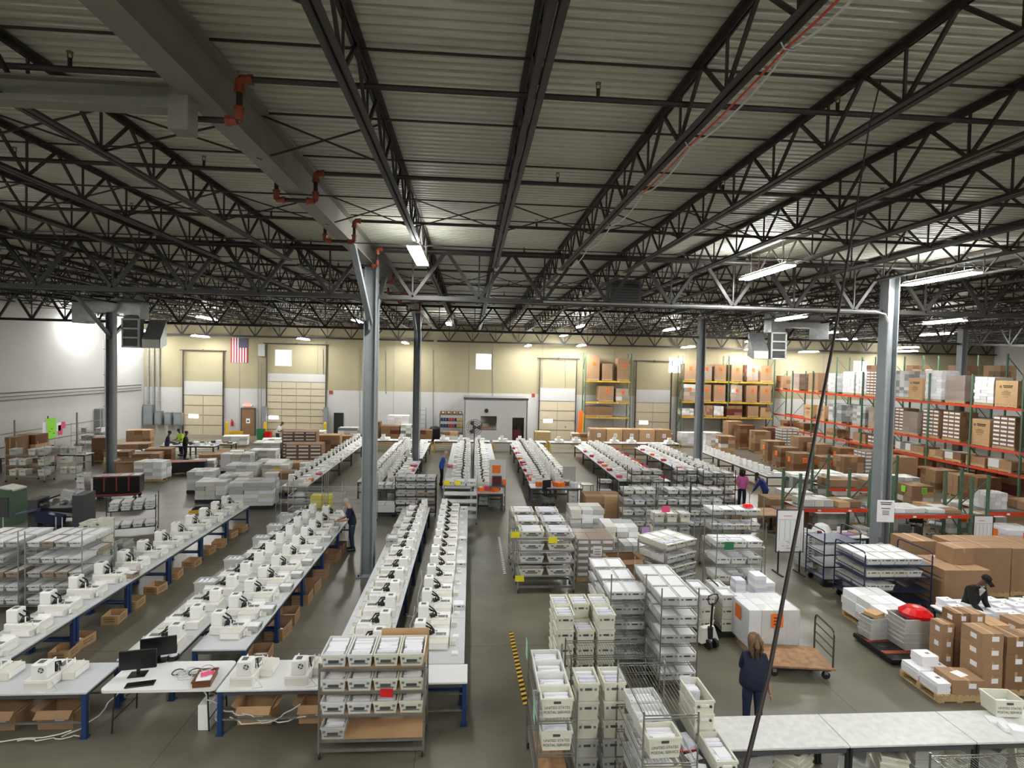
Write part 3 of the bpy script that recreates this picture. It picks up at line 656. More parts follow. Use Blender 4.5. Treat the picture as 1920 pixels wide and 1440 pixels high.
def rack(x, y, rz, w, d, zs, post_h, name, label, mt='galv', solid='steel', shelf='wire', post='round', caster=True, push=None, cat='rack'):
    'shelf rack on casters; origin centre of its footprint'
    e = place([], name, (x, y, 0), rz, label, cat); f_ = abs(math.sin(rz)); reg(x-w/2-f_*.1, x+w/2+f_*.1, y-d/2-f_*.15, y+d/2+f_*.15)
    z0 = .1 if caster else 0
    for a in (-1, 1):
        for b in (-1, 1):
            m = MB()
            if post == 'round': m.rod((a*(w/2-.015), b*(d/2-.015), z0), (a*(w/2-.015), b*(d/2-.015), post_h), .014, mt, 6)
            else: m.box(a*(w/2-.015), b*(d/2-.015), z0, .03, .03, post_h-z0, mt)
            m.build('post', e)
            if caster:
                m = MB(); m.wheel(a*(w/2-.03), b*(d/2-.03), .05, .05, .03, 'rubber', 'x', 10); m.box(a*(w/2-.03), b*(d/2-.03), .05, .05, .03, .05, 'steel'); m.build('caster', e)
    for i, z in enumerate(zs):
        m = MB(); ww, dd = w-.035, d-.035
        if shelf == 'wire':
            for s in (-1, 1):
                m.rod((-ww/2, s*dd/2, z-.008), (ww/2, s*dd/2, z-.008), .007, mt); m.rod((s*ww/2, -dd/2, z-.008), (s*ww/2, dd/2, z-.008), .007, mt)
                m.rod((-ww/2, s*dd/2, z-.045), (ww/2, s*dd/2, z-.045), .006, mt)
            k = int(ww/.045)
            for j in range(k): m.rod((-ww/2+(j+.5)*ww/k, -dd/2, z-.006), (-ww/2+(j+.5)*ww/k, dd/2, z-.006), .0028, mt)
        elif shelf == 'pan':
            for s in (-1, 1): m.box(0, s*dd/2, z-.035, ww, .02, .04, mt); m.box(s*ww/2, 0, z-.035, .02, dd, .04, mt)
            m.box(0, 0, z-.012, ww, dd, .01, solid)
        else:
            m.box(0, 0, z-.025, ww, dd, .024, solid)
        m.build('shelf', e)
    return e
def fill_rack(x, y, rz, w, d, zs, kind, nx, ny, name, mts, p=1.0, fills=(1, 2), skip=(), rzt=0, group=None):
    c, s = math.cos(rz), math.sin(rz)
    for i, z in enumerate(zs):
        for b in range(ny):
            for a in range(nx):
                if random.random() > p or (i, a, b) in skip: continue
                lx = -w/2+.03+(w-.06)*(a+.5)/nx; ly = -d/2+.03+(d-.06)*(b+.5)/ny
                mt = random.choice(mts); f = random.choice(fills)
                pos = '%s from left%s, %s shelf of %s' % (nth(a+1), '' if ny == 1 else (', front row' if b == 0 else ', rear row' if b == ny-1 else ', middle row'), SH[len(zs)][i], name)
                tub(kind, mt, f, (x+lx*c-ly*s, y+lx*s+ly*c, z+.001), rz+rzt+random.uniform(-.02, .02), pos, group or 'mail containers on '+name)
def carton_mesh(w, d, h, mt, lab=True, tape=True, opened=False):
    m = MB()
    if opened:
        m.tray(0, 0, 0, w, d, h, mt, 0, .008, lip=0)
        m.box(-w/2-.05, 0, h-.01, .14, d, .006, mt, ry=.5); m.box(w/2+.05, 0, h-.01, .14, d, .006, mt, ry=-.6)
        m.box(0, -d/2-.06, h-.03, w, .14, .006, mt, rx=.7); m.box(0, d/2+.05, h-.01, w, .14, .006, mt, rx=-.5)
    else:
        m.box(0, 0, 0, w, d, h, mt)
        if tape: m.box(0, 0, h, .05, d, .0015, 'tape'); m.box(0, -d/2-.001, h*.72, .05, .002, h*.28, 'tape')
    if lab: m.box(w*.12, -d/2-.003, h*.45, min(.14, w*.35), .003, min(.1, h*.35), 'paper'); m.box(-w/2-.003, -d*.1, h*.4, .003, min(.14, d*.35), min(.1, h*.35), 'paper')
    return m.mesh('carton')
CT = {}
def carton(w, d, h, loc, rz, label, mt='card', group=None, lab=True, opened=False, name='carton'):
    k = (round(w, 2), round(d, 2), round(h, 2), mt, lab, opened)
    if k not in CT: CT[k] = carton_mesh(w, d, h, mt, lab, True, opened)
    return obj(name, CT[k], None, loc, rz, label, 'cardboard box', group, 'thing')
def pallet_mb(w=1.2, d=1.0, mt='pallet'):
    m = MB()
    for k in range(7): m.box(-w/2+w*(k+.5)/7, 0, .12, w/7*.78, d, .02, mt)
    for k in (-1, 0, 1): m.box(0, k*(d/2-.05), .02, w, .09, .1, mt)
    for k in (-1, 0, 1): m.box(k*(w/2-.07), 0, 0, .12, d, .02, mt)
    return m
PAL = {}
def palletm(w, d, mt='pallet'):
    k = (round(w, 2), round(d, 2), mt)
    if k not in PAL: PAL[k] = pallet_mb(w, d, mt).mesh('pallet')
    return PAL[k]
def blocks(w, d, h, nx, ny, nz, mts, jit=.0, gap=.006, band=None):
    m = MB(); bw, bd, bh = w/nx, d/ny, h/nz
    for k in range(nz):
        for a in range(nx):
            for b in range(ny):
                if 0 < a < nx-1 and 0 < b < ny-1 and k < nz-1: continue
                j = lambda: random.uniform(-jit, jit)
                hh = bh-gap+(random.uniform(-.3, .3)*jit*2 if k == nz-1 else 0)
                m.box(-w/2+bw*(a+.5)+j(), -d/2+bd*(b+.5)+j(), k*bh, bw-gap, bd-gap, hh, random.choice(mts), rz=random.uniform(-1, 1)*jit*2)
                if band and b == 0: m.box(-w/2+bw*(a+.5), -d/2-.002, k*bh+bh*.3, bw*.8, .004, bh*.45, band)
                if band and a == 0: m.box(-w/2-.002, -d/2+bd*(b+.5), k*bh+bh*.3, .004, bd*.8, bh*.45, band)
    return m
LD = {}
STY = {'carton': dict(nx=3, ny=3, n=.3, mts=['card', 'cardd', 'card'], band=None), 'labelled': dict(nx=3, ny=3, n=.2, mts=['cardd'], band='paper'), 'white': dict(nx=3, ny=3, n=.16, mts=['tubw', 'paper', 'tubw'], band=None),
       'mail': dict(nx=3, ny=2, n=.17, mts=['tubw', 'paper', 'tubg', 'cream2'], band=None), 'bulkwhite': dict(nx=4, ny=3, n=.82, mts=['tubw', 'paper'], band=None), 'gaylord': dict(nx=1, ny=1, n=9, mts=['card'], band=None), 'gaylordl': dict(nx=1, ny=1, n=9, mts=['cardl'], band=None), 'grey': dict(nx=3, ny=3, n=.2, mts=['tubg', 'grey', 'tubw'], band=None),
       'brown': dict(nx=2, ny=2, n=.3, mts=['cardd', 'brown'], band=None), 'mixed': dict(nx=2, ny=2, n=.28, mts=['card', 'cardl', 'tubw', 'cardd'], band=None), 'dark': dict(nx=2, ny=2, n=.3, mts=['cardd', 'cardd', 'maroon'], band=None)}
def load(x, y, z, w, d, h, sty, label, rz=0, wrap=False, sign=None, pallet='pallet', jit=None, print_=False, cat='pallet load', group=None, name='pallet_load'):
    k = (round(w, 2), round(d, 2), round(h, 2), sty)
    if k not in LD:
        s = STY[sty]; LD[k] = [blocks(w, d, h, s['nx'], s['ny'], max(1, round(h/s['n'])), s['mts'], (.02 if sty in ('mail', 'mixed', 'white') else .006) if s['nx'] > 1 else 0, band=s['band']).mesh('load') for _ in range(2)]
    if z == 0:
        q = free_spot(x, y, w+.04, d+.04)
        if q is None: return None
        x, y = q
    e = place([], name, (x, y, z), rz, label, cat, group)
    z1 = 0
    if pallet: obj('pallet', palletm(w, d, pallet), e); z1 = .141
    obj('stacked_boxes' if STY[sty]['nx'] > 1 else 'box_body', random.choice(LD[k]), e, (0, 0, z1))
    if STY[sty]['nx'] == 1:
        m = MB(); m.box(0, 0, z1+h, .08, d, .003, 'tape'); m.box(0, 0, z1+h, w, .012, .0015, 'cardd'); m.build('lid_tape', e)
    if wrap: m = MB(); m.box(0, 0, z1-.02, w+.03, d+.03, h+.03, 'film'); m.build('stretch_film', e)
    if sign:
        lb_ = '%s paper sign' % {'orange': 'orange', 'yellowtag': 'yellow', 'paper': 'white', 'lime': 'lime green', 'mint': 'mint green'}[sign]
        m = MB(); m.box(-w/2-.022, 0, z1+h*.55, .004, .26, .3, sign); m.build('paper_sign', e, label=lb_); m = MB(); m.box(w*.05, -d/2-.022, z1+h*.55, .26, .004, .3, sign)
        for q in range(3): m.box(w*.05, -d/2-.026, z1+h*.55+.06+q*.07, .16, .003, .025, 'maroon' if sign == 'orange' else 'grey')
        m.build('paper_sign', e, label='%s paper sign' % {'orange': 'orange', 'yellowtag': 'yellow', 'paper': 'white', 'lime': 'lime green', 'mint': 'mint green'}[sign])
    if print_:
        for s in (0, 1):
            m = MB()
            if s: m.X = Matrix.Rotation(-PI/2, 4, 'Z')
            hh, q = z1+h, (w if s else d)/2+.003; f = -((d if not s else w)/2+.003)
            m.rod((-.28, f, hh-.3), (-.28, f-.003, hh-.3), .06, 'black', 12); m.rod((-.27, f-.003, hh-.3), (-.27, f-.005, hh-.3), .03, 'cardl', 10)
            for (cx, cz, ww, th) in ((.08, -.28, .5, .05), (.08, -.35, .44, .04), (0, -.52, .25, .025), (0, -.58, .5, .03), (0, -.64, .42, .025), (0, -.7, .46, .025), (0, -.8, .26, .025)): m.box(cx, f, hh+cz, ww, .003, th, 'cardd' if th < .04 else 'black')
            m.build('print', e, label='dark printed lines and round mark')
    return e
# ================= people =================
def skin_obj(name, chains, mt, parent, sub=2):
    'one continuous body grown along joints: chains of (point, radius[, radius2]); the first chain holds the root'
    bm = bmesh.new(); sl = bm.verts.layers.skin.verify(); cache = {}
    def vert(p, r):
        k = tuple(round(c, 4) for c in p)
        if k not in cache:
            v = bm.verts.new(p); cache[k] = v; v[sl].radius = r if isinstance(r, tuple) else (r, r)
            if len(cache) == 1: v[sl].use_root = True
        return cache[k]
    for ch in chains:
        vs = [vert(Vector(q[0]), q[1]) for q in ch]
        for a, b in zip(vs, vs[1:]):
            if bm.edges.get((a, b)) is None: bm.edges.new((a, b))
    me = bpy.data.meshes.new(name); bm.to_mesh(me); bm.free(); me.materials.append(M[mt])
    o = obj(name, me, parent); s = o.modifiers.new('skin', 'SKIN'); s.use_smooth_shade = True
    if sub: b = o.modifiers.new('sub', 'SUBSURF'); b.levels = b.render_levels = sub
    return o
def person(x, y, rz, label, shirt, trousers, hair, skin='skin', lean=0.0, hands=((-.2, .38, 1.0), (.2, .38, 1.0)), sleeves='short', hs=1.0, head=.25, sit=0, cap=None, fem=False, g=1.0, inner=None, step=0.0, near=False, low=.0):
    'standing or seated figure facing +y before turning; hands in own frame'
    e = place([], 'person', (x, y, 0), rz, label, 'person'); e.scale = (hs, hs, hs)
    zp = .93-sit*.42; ln = Vector((0, math.sin(lean), math.cos(lean)))
    P = Vector((0, 0, zp)); W_ = P+ln*.14; Ch = P+ln*.38; N = P+ln*.53; H0 = N+Vector((0, math.sin(lean+head)*.07, math.cos(lean+head)*.07)); H1 = H0+Vector((0, math.sin(lean+head)*.12, math.cos(lean+head)*.12))
    sw = .165 if fem else .19
    body = [[(P, (.13, .09)), (W_, (.1, .075)), (Ch, (.12, .085)), (N, .052), (H0, (.062, .07)), (H1, (.075, .09)), (H1+Vector((0, .0, .055)), (.06, .072))]]
    arms = []
    for s, hd in ((-1, hands[0]), (1, hands[1])):
        S_ = Ch+Vector((s*sw, 0, .06)); Hd = Vector(hd); mid = (S_+Hd)/2; L = (Hd-S_).length; bend = math.sqrt(max(0, .3**2-(L/2)**2)) if L < .6 else 0
        E_ = mid+Vector((s*.35, -.55, -.75)).normalized()*bend; dr = (Hd-E_).normalized()
        arms.append((S_, E_, Hd, dr, s))
        body.append([(Ch, (.12, .085)), (S_, .05), (S_.lerp(E_, .5), .047), (E_, .04), (E_.lerp(Hd, .6), .034), (Hd, .026), (Hd+dr*.05, (.036, .018))])
    legs = []
    for s in (-1, 1):
        Hp = P+Vector((s*.095, 0, -.06))
        if sit: K = Hp+Vector((0, .42, 0)); A = Vector((s*.1, .42, .09))
        else: K = Vector((s*.1, .03+s*step*.5, .49)); A = Vector((s*.11, -.02+s*step, .09))
        legs.append((Hp, K, A)); body.append([(P, (.13, .09)), (Hp, .075), (Hp.lerp(K, .5), .072), (K, .055), (K.lerp(A, .35), .055), (A, .036)])
    skin_obj('body', body, skin, e)
    for S_, E_, Hd, dr, s in arms:      # fingers: five short bent chains rooted in the palm
        pn = Vector((0, 0, -1)); side = dr.cross(pn).normalized() if dr.cross(pn).length > .1 else Vector((1, 0, 0)); m = MB()
        for k, (o_, l_) in enumerate(((-.027, .062), (-.009, .072), (.009, .068), (.026, .052))):
            b = Hd+dr*.075+side*o_; m.tube([b, b+dr*l_*.5, b+dr*l_*.85+pn*l_*.35], [.009, .0085, .007], skin, 6)
        b = Hd+dr*.03-side*s*-.034; m.tube([b, b+dr*.03+side*s*.022, b+dr*.055+side*s*.02+pn*.012], [.011, .01, .008], skin, 6)
        m.build('finger', e)
    top = [[(P+Vector((0, 0, -.1-low)), (.2*g, .15*g)), (P, (.2*g, .155*g)), (W_, (.185*g, .15*g)), (Ch, (.2*(g+1)/2, .15*(g+1)/2)), (N-ln*.05, .08)]]
    for S_, E_, Hd, dr, s in arms:
        c = [(Ch, (.2*(g+1)/2, .15*(g+1)/2)), (S_, .085), (S_.lerp(E_, .6), .075)]
        if sleeves == 'long': c += [(E_, .062), (E_.lerp(Hd, .9), .048)]
        else: c += [(S_.lerp(E_, .85), .072)]
        top.append(c)
    skin_obj('shirt', top, shirt, e)
    if inner: m = MB(); m.tube([N+Vector((0, .06, -.01)), Ch+Vector((0, .1, .06)), W_+Vector((0, .12, .1))], [.06, .08, .03], inner, 8); m.build('inner_shirt', e)
    bot = [[(P+Vector((0, 0, .06)), (.16, .125)), (P, (.18*g, .14*g))]]
    for Hp, K, A in legs: bot.append([(P, (.18*g, .14*g)), (Hp, .115*(g+1)/2), (K, .082), (A, .062)])
    skin_obj('trousers', bot, trousers, e)
    for (Hp, K, A), s in zip(legs, (-1, 1)): m = MB(); m.cbox(A.x, A.y+.05, 0, .09, .27, .085, 'black', .02); m.build('shoe', e)
    hc = H1+Vector((0, -.012, .03)); hd = (H1-H0).normalized()
    m = MB(); n = 10
    if cap: m.lathe([(.096, 0), (.099, .035), (.082, .085), (.03, .108)], cap, 14); m.box(0, .13, .005, .14, .12, .012, cap, rx=-.15)
    elif fem: m.lathe([(.06, -.27), (.1, -.2), (.115, -.1), (.12, -.02), (.11, .04), (.08, .09), (.02, .115)], hair, 14); m.tube([(-.04, -.06, .06), (-.07, -.12, -.02), (-.08, -.14, -.14), (-.05, -.13, -.3)], [.05, .055, .05, .015], hair, 8); m.tube([(.05, -.05, .05), (.1, -.08, -.04), (.11, -.08, -.16), (.09, -.07, -.27)], [.04, .045, .04, .012], hair, 8); m.tube([(0, -.09, .0), (.02, -.15, -.12), (.0, -.15, -.22), (.03, -.13, -.33)], [.05, .05, .045, .015], hair, 8)
    else: m.lathe([(.075, -.05), (.09, -.01), (.095, .035), (.075, .08), (.02, .1)], hair, 12)
    o = m.build('cap' if cap else 'hair', e, loc=tuple(hc+Vector((0, -.012 if not cap else 0, .0)))); o.rotation_euler = (-(lean+head)+.12, 0, 0)
    smooth(o.data)
    if cap or True:
        m = MB()
        f = H1+Vector((0, 0, 0)); fw = Vector((0, math.cos(lean+head), -math.sin(lean+head))); up = hd
        m.rod(f+fw*.075+up*.02, f+fw*.105-up*.012, .012, skin, 6, .016); m.build('nose', e)
        m = MB()
        for s in (-1, 1): m.rod(f+fw*.086+up*.035+Vector((s*.03, 0, 0)), f+fw*.09+up*.035+Vector((s*.03, 0, 0)), .009, 'dark', 8)
        m.build('eye', e); m = MB(); m.rod(f+fw*.085-up*.04-Vector((.022, 0, 0)), f+fw*.085-up*.04+Vector((.022, 0, 0)), .006, 'brick', 6); m.build('mouth', e)
        m = MB()
        for s in (-1, 1): m.rod(f+Vector((s*.078, 0, 0))+up*.0, f+Vector((s*.088, 0, 0))+up*.04, .014, skin, 6)
        m.build('ear', e)
    return e
def fl(px, py, z=0.0): p = at(px, py, z); return p.x, p.y
x, y = fl(660, 1032)
person(x, y, PI/2+.25, 'bald man in a navy polo and jeans reading at the second table row', 'navycloth', 'denim', 'hairg', lean=.22, head=.5, hands=((-.1, .42, 1.0), (.1, .44, 1.0)))
x, y = 4.88, 9.1
person(x, y, -PI*.08, 'long-haired woman in a dark navy shirt behind the front white tables', 'navycloth', 'denim', 'hairb', lean=.05, head=.25, fem=True, hs=.93, g=1.4, hands=((-.12, .3, .95), (.3, .05, .72)), low=.08)
x, y = fl(1828, 1142, .9)
person(x+.1, y+.25, PI+.25, 'man in black hooded top and cap working at the table of white stacks', 'blackcloth', 'denim', 'haird', skin='skind', lean=.35, head=.45, cap='blackcloth', sleeves='long', inner='whitecloth', hands=((-.12, .38, .86), (.14, .4, .86)))
x, y = -1.35, 28.6
person(x-.05, y, -PI/2+.1, 'grey-haired man in a blue shirt at the row with orange bins', 'bluecloth', 'navycloth', 'hairg', lean=.2, head=.4, hands=((-.1, .42, .98), (.12, .4, .98)))
x, y = fl(1390, 952); 
person(x, y, PI*.9, 'woman in a pink top in front of the rightmost far row', 'pinkcloth', 'navycloth', 'haird', fem=True, lean=.1)
x, y = fl(1434, 958)
person(x, y, PI*.3, 'person in a royal blue jacket bending beside the green posts', 'royal', 'navycloth', 'haird', skin='skind', lean=.5, head=.3, sleeves='long', hands=((-.1, .5, .8), (.15, .5, .8)))
x, y = fl(313, 862); person(x, y, -PI*.35, 'person in a purple shirt at the far left tables', 'purplecloth', 'denim', 'haird', skin='skind', lean=.15)
x, y = fl(326, 858); person(x+.1, y+.7, PI*.8, 'person in a lime vest across the far left tables', 'limecloth', 'denim', 'haird', skin='skind', lean=.2)
x, y = fl(347, 863); person(x, y, -PI*.4, 'person dressed in black standing at the far left tables', 'blackcloth', 'blackcloth', 'haird', skin='skind', lean=.05)
x, y = fl(520, 834); person(x, y, -PI*.5, 'man in a white shirt bending near the large dock door', 'whitecloth', 'denim', 'haird', skin='skind', lean=.45, head=.3)
x, y = fl(55, 893); person(x, y+1.6, PI*.2, 'person in a dusty rose top seated at the far left desks', 'rosecloth', 'dark', 'haird', skin='skind', lean=.1, sit=1)

# ================= near left: monitors, trays, boxes under tables =================
def monitor(px, py, z, rz, label, w=.56, h=.32):
    p = at(px, py, z); e = place([], 'monitor', (p.x, p.y, z), rz, label, 'monitor')
    m = MB(); m.cbox(0, .02, .1, w, .045, h, 'black', .008); m.build('screen', e); m = MB(); m.box(0, .04, 0, .05, .03, .15, 'black'); m.box(0, .02, 0, .26, .2, .012, 'black'); m.build('stand', e)
monitor(258, 1266, .765, .18, 'black monitor with its foot, left on the folding table')
monitor(297, 1240, .765, .28, 'black monitor behind the left one on the folding table')
p = at(263, 1284, .765); m = MB(); m.cbox(0, 0, 0, .42, .15, .022, 'dark', .005)
for a in range(12):
    for b in range(4): m.box(-.185+a*.033, -.048+b*.032, .021, .027, .025, .006, 'black')
m.build('keyboard', loc=(p.x, p.y, .766), rz=.22, label='dark keyboard in front of the left monitor', cat='keyboard', kind='thing')
p = at(385, 1277, .765); e = place([], 'letter_tray', (p.x, p.y, .766), .12, 'brown plastic tray holding pink and white slips on the folding table', 'tray')
m = MB(); m.tray(0, 0, 0, .3, .42, .11, 'brown', .1, .01); m.build('tray_body', e); m = MB(); m.box(0, 0, .02, .24, .3, .07, 'paper', rz=.1); m.box(.02, .05, .09, .2, .14, .01, 'pink', rz=.3); m.build('slips', e)
p = at(325, 1236, .765); m = MB(); m.lathe([(.09, 0), (.1, .06), (.07, .07)], 'black', 16); m.lathe([(.065, .07), (.066, .1), (.05, .104)], 'paper', 14); m.build('postal_scale', loc=(p.x, p.y, .766), label='small round black scale with a white top behind the monitors', cat='scale', kind='thing')
rn = random.Random(3)
for i in range(7):
    c = at(335+i*9, 1262+(i % 3)*5, .775); m = MB(); r0 = .1+.03*(i % 3)
    m.tube([(c.x+r0*math.cos(t*.6+i)*(1+.1*t/10), c.y+r0*.8*math.sin(t*.6+i), .775+.012*i+.03*math.sin(t*.5+i)**2) for t in range(13)], .009, 'whitecable' if i % 4 else 'dark', 5)
    m.build('coiled_cable', label='tangled cable loop on the folding table, %s of the tangle from the left' % nth(i+1), cat='cable', group='tangled cables on the folding table')
p = at(383, 1368, 0); m = MB(); m.cbox(0, 0, 0, .19, .45, .42, 'plate', .008); m.box(0, .0, .42, .12, .3, .003, 'cream2'); m.rod((0, .05, .42), (0, .05, .426), .04, 'greyd', 10)
m.build('computer_tower', loc=(p.x, p.y+.2, 0), label='white computer tower on the floor under the folding table', cat='computer', kind='thing')
for i, (a, b, s) in enumerate((((-4.3, 9.4, .7), (-3.6, 9.35, .3), .1), ((-4.6, 10.3, .7), (-4.0, 9.4, .06), .1), ((-8.2, 9.2, .07), (-6.2, 9.25, .15), .07), ((-6.3, 9.2, .12), (-5.7, 9.9, .7), .2), ((-6.9, 9.15, .1), (-6.1, 9.3, .05), .02), ((-3.6, 9.35, .32), (-2.6, 9.3, .3), .12), ((-3.8, 9.3, .28), (-2.7, 9.3, .5), .2), ((-1.25, 10.2, .6), (-1.2, 13.0, .5), .3), ((-1.15, 11.2, .7), (-1.2, 15.0, .6), .4), ((-1.3, 12.2, .7), (-1.1, 14.0, .4), .3))):
    m = MB(); m.tube([v+Vector((.03*math.sin(k*2.1+i), .03*math.cos(k*1.7+i), 0)) for k, v in enumerate(sag(a, b, s, 10))], .011, 'whitecable', 5)
    m.build('power_cable', label='white power cable sagging under the near tables, %s from the left' % nth(i+1), cat='cable', group='sagging power cables')
# cardboard trays under the tables
def slot_tray(w, d, h, mt):
    m = MB(); m.tray(0, 0, 0, w, d, h, mt, 0, .008, lip=0)
    for s in (-1, 1):
        for zz in (.35, .62): m.box(s*(w/2+.001), 0, h*zz, .003, d*.6, .02, 'cardd')
        for zz in (.35, .62): m.box(0, s*(d/2+.001), h*zz, w*.6, .003, .02, 'cardd')
    m.box(0, 0, .01, w*.8, d*.7, h*.3, 'paper'); return m.mesh('slot_tray')
STM = slot_tray(.36, .42, .2, 'cardl'); STM2 = slot_tray(.4, .5, .26, 'card')
for i, y in enumerate((11.0, 11.9, 12.4, 13.5, 14.3, 15.2, 16.2, 17.1, 18.2, 18.9, 19.9, 20.6)):
    obj('cardboard_tray', STM, None, (-8.12+.04*math.sin(i*3), y, 0.001), .15*math.sin(i*2.3), 'open tan cardboard tray under the leftmost row, %s from its near end' % nth(i+1), 'cardboard tray', 'trays under the leftmost row', 'thing')
for i, y in enumerate((11.0, 11.6, 12.7, 13.4, 14.5, 15.2, 16.3, 17.6, 18.4)):
    obj('cardboard_tray', STM2, None, (-4.15, y, 0.001), .1*math.sin(i*2.3), 'open brown cardboard box under the second row, %s from its near end' % nth(i+1), 'cardboard tray', 'boxes under the second row', 'thing')
for i, (x, w) in enumerate(((-7.55, 'bottom left table, left'), (-6.65, 'bottom left table, right'), (-3.5, 'two-machine table, left'), (-2.5, 'two-machine table, right'))):
    carton(.55, .4, .3, (x, 9.75, .001), 0, 'open brown carton on the floor under the %s' % w, 'cardl' if i > 1 else 'card', 'cartons under the cross tables', opened=True)
# grey tubs lying between machines
for i, (x, y) in enumerate(((-6.0, 12.9), (-5.98, 14.4), (-5.95, 16.2), (-5.98, 17.4), (-6.0, 18.6))): tub('tub', 'tubg', 2, (x+.06, y+.38, TH+.001), 1.57, 'on the left edge of the second row, %s from near' % nth(i+1), 'grey tubs on the second row')
for i, y in enumerate((11.3, 12.1, 13.3, 14.1, 15.0, 16.0, 17.0, 18.0)): tub('half', 'tubg', 1, (-4.2, y+.05, TH+.001), 1.57, 'on the right edge of the second row, %s from near' % nth(i+1), 'half trays on the second row')
for i, y in enumerate((12.3, 14.9, 17.0, 20.6)): tub('half', 'tubw', 1, (-.17, y, TH+.001), 0, 'on the aisle edge beside the right aisle, %s from near' % nth(i+1), 'half trays beside the aisle')
tub('half', 'tubc', 0, (-2.25, 18.3, TH+.001), 0, 'holding nothing, left edge of the row left of the cable gap')
tub('tub', 'tubg', 2, (-2.2, 16.6, TH+.001), 0, 'on the left edge of the row left of the cable gap')
tub('half', 'tubb', 1, (-8.15, 14.2, TH+.001), 1.4, 'tan, on the right edge of the leftmost row')
for i, y in enumerate((10.3, 10.95, 12.0, 12.6, 13.6, 14.4, 15.6, 16.3, 17.9, 19)):
    m = MB(); m.box(0, 0, 0, .11, .13, .035, 'plate'); m.box(0, -.02, .035, .09, .09, .012, 'paper'); m.build('card_block', loc=(-.2, y, TH+.001), label='small white block on the table edge beside the aisle, %s from near' % nth(i+1), cat='block', group='small blocks beside the aisle', kind='thing')

# ---- front rack with flat tubs ----
RN = 'the front rack'
rack(-1.42, 9.0, 0, 1.62, .72, (.3, .69, 1.05, 1.41), 1.5, 'tub_rack', 'grey steel rack of mail tubs at the bottom, left of the aisle', 'steel', 'cardl', 'pan', 'sq')
m = MB(); m.box(-1.02, 9.05, 1.412, .82, .6, .012, 'cardl'); m.box(-1.0, 9.33, 1.42, .78, .01, .3, 'cardl'); m.build('cardboard_sheet', label='tan cardboard sheet lining the top of the front rack', cat='cardboard sheet', kind='thing')
def letters(x, y, z, w, d, h, label, n=8, rx=.12, group=None):
    m = MB()
    for k in range(n): m.box(random.uniform(-.01, .01), -d/2+d*(k+.5)/n, 0, w*random.uniform(.92, 1), d/n*.85, h*random.uniform(.85, 1.05), 'paper' if k % 3 else 'paperb', rx=rx)
    m.box(.02, -d*.2, h*.95, w*.8, d*.35, .004, 'paper', rz=.15, rx=.1)
    return m.build('letter_bundle', loc=(x, y, z), label=label, cat='letters', group=group, kind='thing')
TBF = {}
def flat_tub(mt):
    if mt not in TBF:
        m = MB(); m.tray(0, 0, 0, .385, .62, .2, mt, .16, .012); m.box(0, -.292, .075, .16, .03, .035, 'greyd'); m.box(0, -.296, .05, .26, .014, .01, 'grey')
        for q in (-1, 1): m.box(q*.13, -.296, .11, .04, .02, .03, 'grey')
        TBF[mt] = m.mesh('flat_tub')
    return TBF[mt]
FR_ = [o for o in C.objects if o.get('label', '').startswith('grey steel rack of mail tubs')][0]
for yy in (-.33, .33): m = MB(); m.box(0, yy, .11, 1.56, .03, .05, 'steel'); m.build('bumper_bar', FR_)
for lv, (z, nm) in enumerate(((.3, 'lowest'), (.69, 'second'), (1.05, 'third'), (1.42, 'top'))):
    for a in range(4):
        if lv == 0 and a: continue
        xx = -2.01+a*.395; mt = ('tubw', 'tubw', 'tubc', 'tubc')[a] if lv else 'tubg'; yy = 8.96
        obj('mail_tub', flat_tub(mt), None, (xx, yy, z+.002 if lv < 3 else 1.43), 0, '%s flat mail tub, %s from left on the %s shelf of %s' % (TW[mt], nth(a+1), nm, RN), 'mail tub', 'mail tubs on the front rack', 'thing')
        letters(xx, yy+.02, z+.018 if lv < 3 else 1.445, .29, .5, .15 if lv < 3 else .19, 'white letters in the %s tub from left on the %s shelf of %s' % (nth(a+1), nm, RN), group='letters in the front rack')
for a in range(2):
    obj('mail_tub', flat_tub('tubw'), None, (-1.98+a*.4, 9.62, .96), 0, 'white mail tub standing behind the front rack, %s of two from the left' % nth(a+1), 'mail tub', 'tubs behind the front rack', 'thing')
    letters(-1.98+a*.4, 9.62, .98, .29, .5, .2, 'letters in the tub behind the front rack, %s from the left' % nth(a+1), group='letters behind the front rack')
m = MB(); m.cbox(-1.78, 9.62, TH+.001, .82, .6, .195, 'tubw', .01); m.build('mail_tray_lid', label='white closed tray under the two tubs behind the front rack', cat='tray', kind='thing')
m = MB(); m.box(0, 0, 0, .19, .006, .13, 'red', ry=.05); m.build('red_card', loc=(-1.2, 8.62, .98), label='red card hanging on the front rack', cat='card', kind='thing')

# ---- racks at the far left ----
for i, (px, nm, px2) in enumerate(((100, 'the left wire rack', 0), (100, 'the leftmost wire rack', 1))):
    p = at(px, 1153, 0); x = p.x-px2*1.42
    rack(x, p.y+.62, 0, 1.3, 1.24, (.25, .56, .88, 1.22, 1.6), 1.98, 'tub_rack', 'wire rack full of letter trays, %s of two left of the leftmost row' % ('right' if not i else 'left'))
    fill_rack(x, p.y+.62, 0, 1.3, 1.24, (.25, .56, .88, 1.22, 1.6), 'tray', 4, 2, nm, ['tubw', 'tubw', 'tubg', 'tubb'], .97, (1,))
def tower(x, y, n, mt, pitch, label, rz=0, kind='tub', f_top=0, z0=0.001):
    e = place([], 'tub_stack', (x, y, z0), rz, label, 'stack of tubs'); 
    for k in range(n): obj('tub', tubm(kind, mt, f_top if k == n-1 else 0), e, (random.uniform(-.01, .01), 0, k*pitch), random.uniform(-.04, .04))
    return e
def nest(x, y, n, mt, label, rz=0, group='nested tub stacks'):
    'nested empty tubs: each its own thing would read as one tower of rims'
    return tower(x, y, n, mt, .085, label, rz)
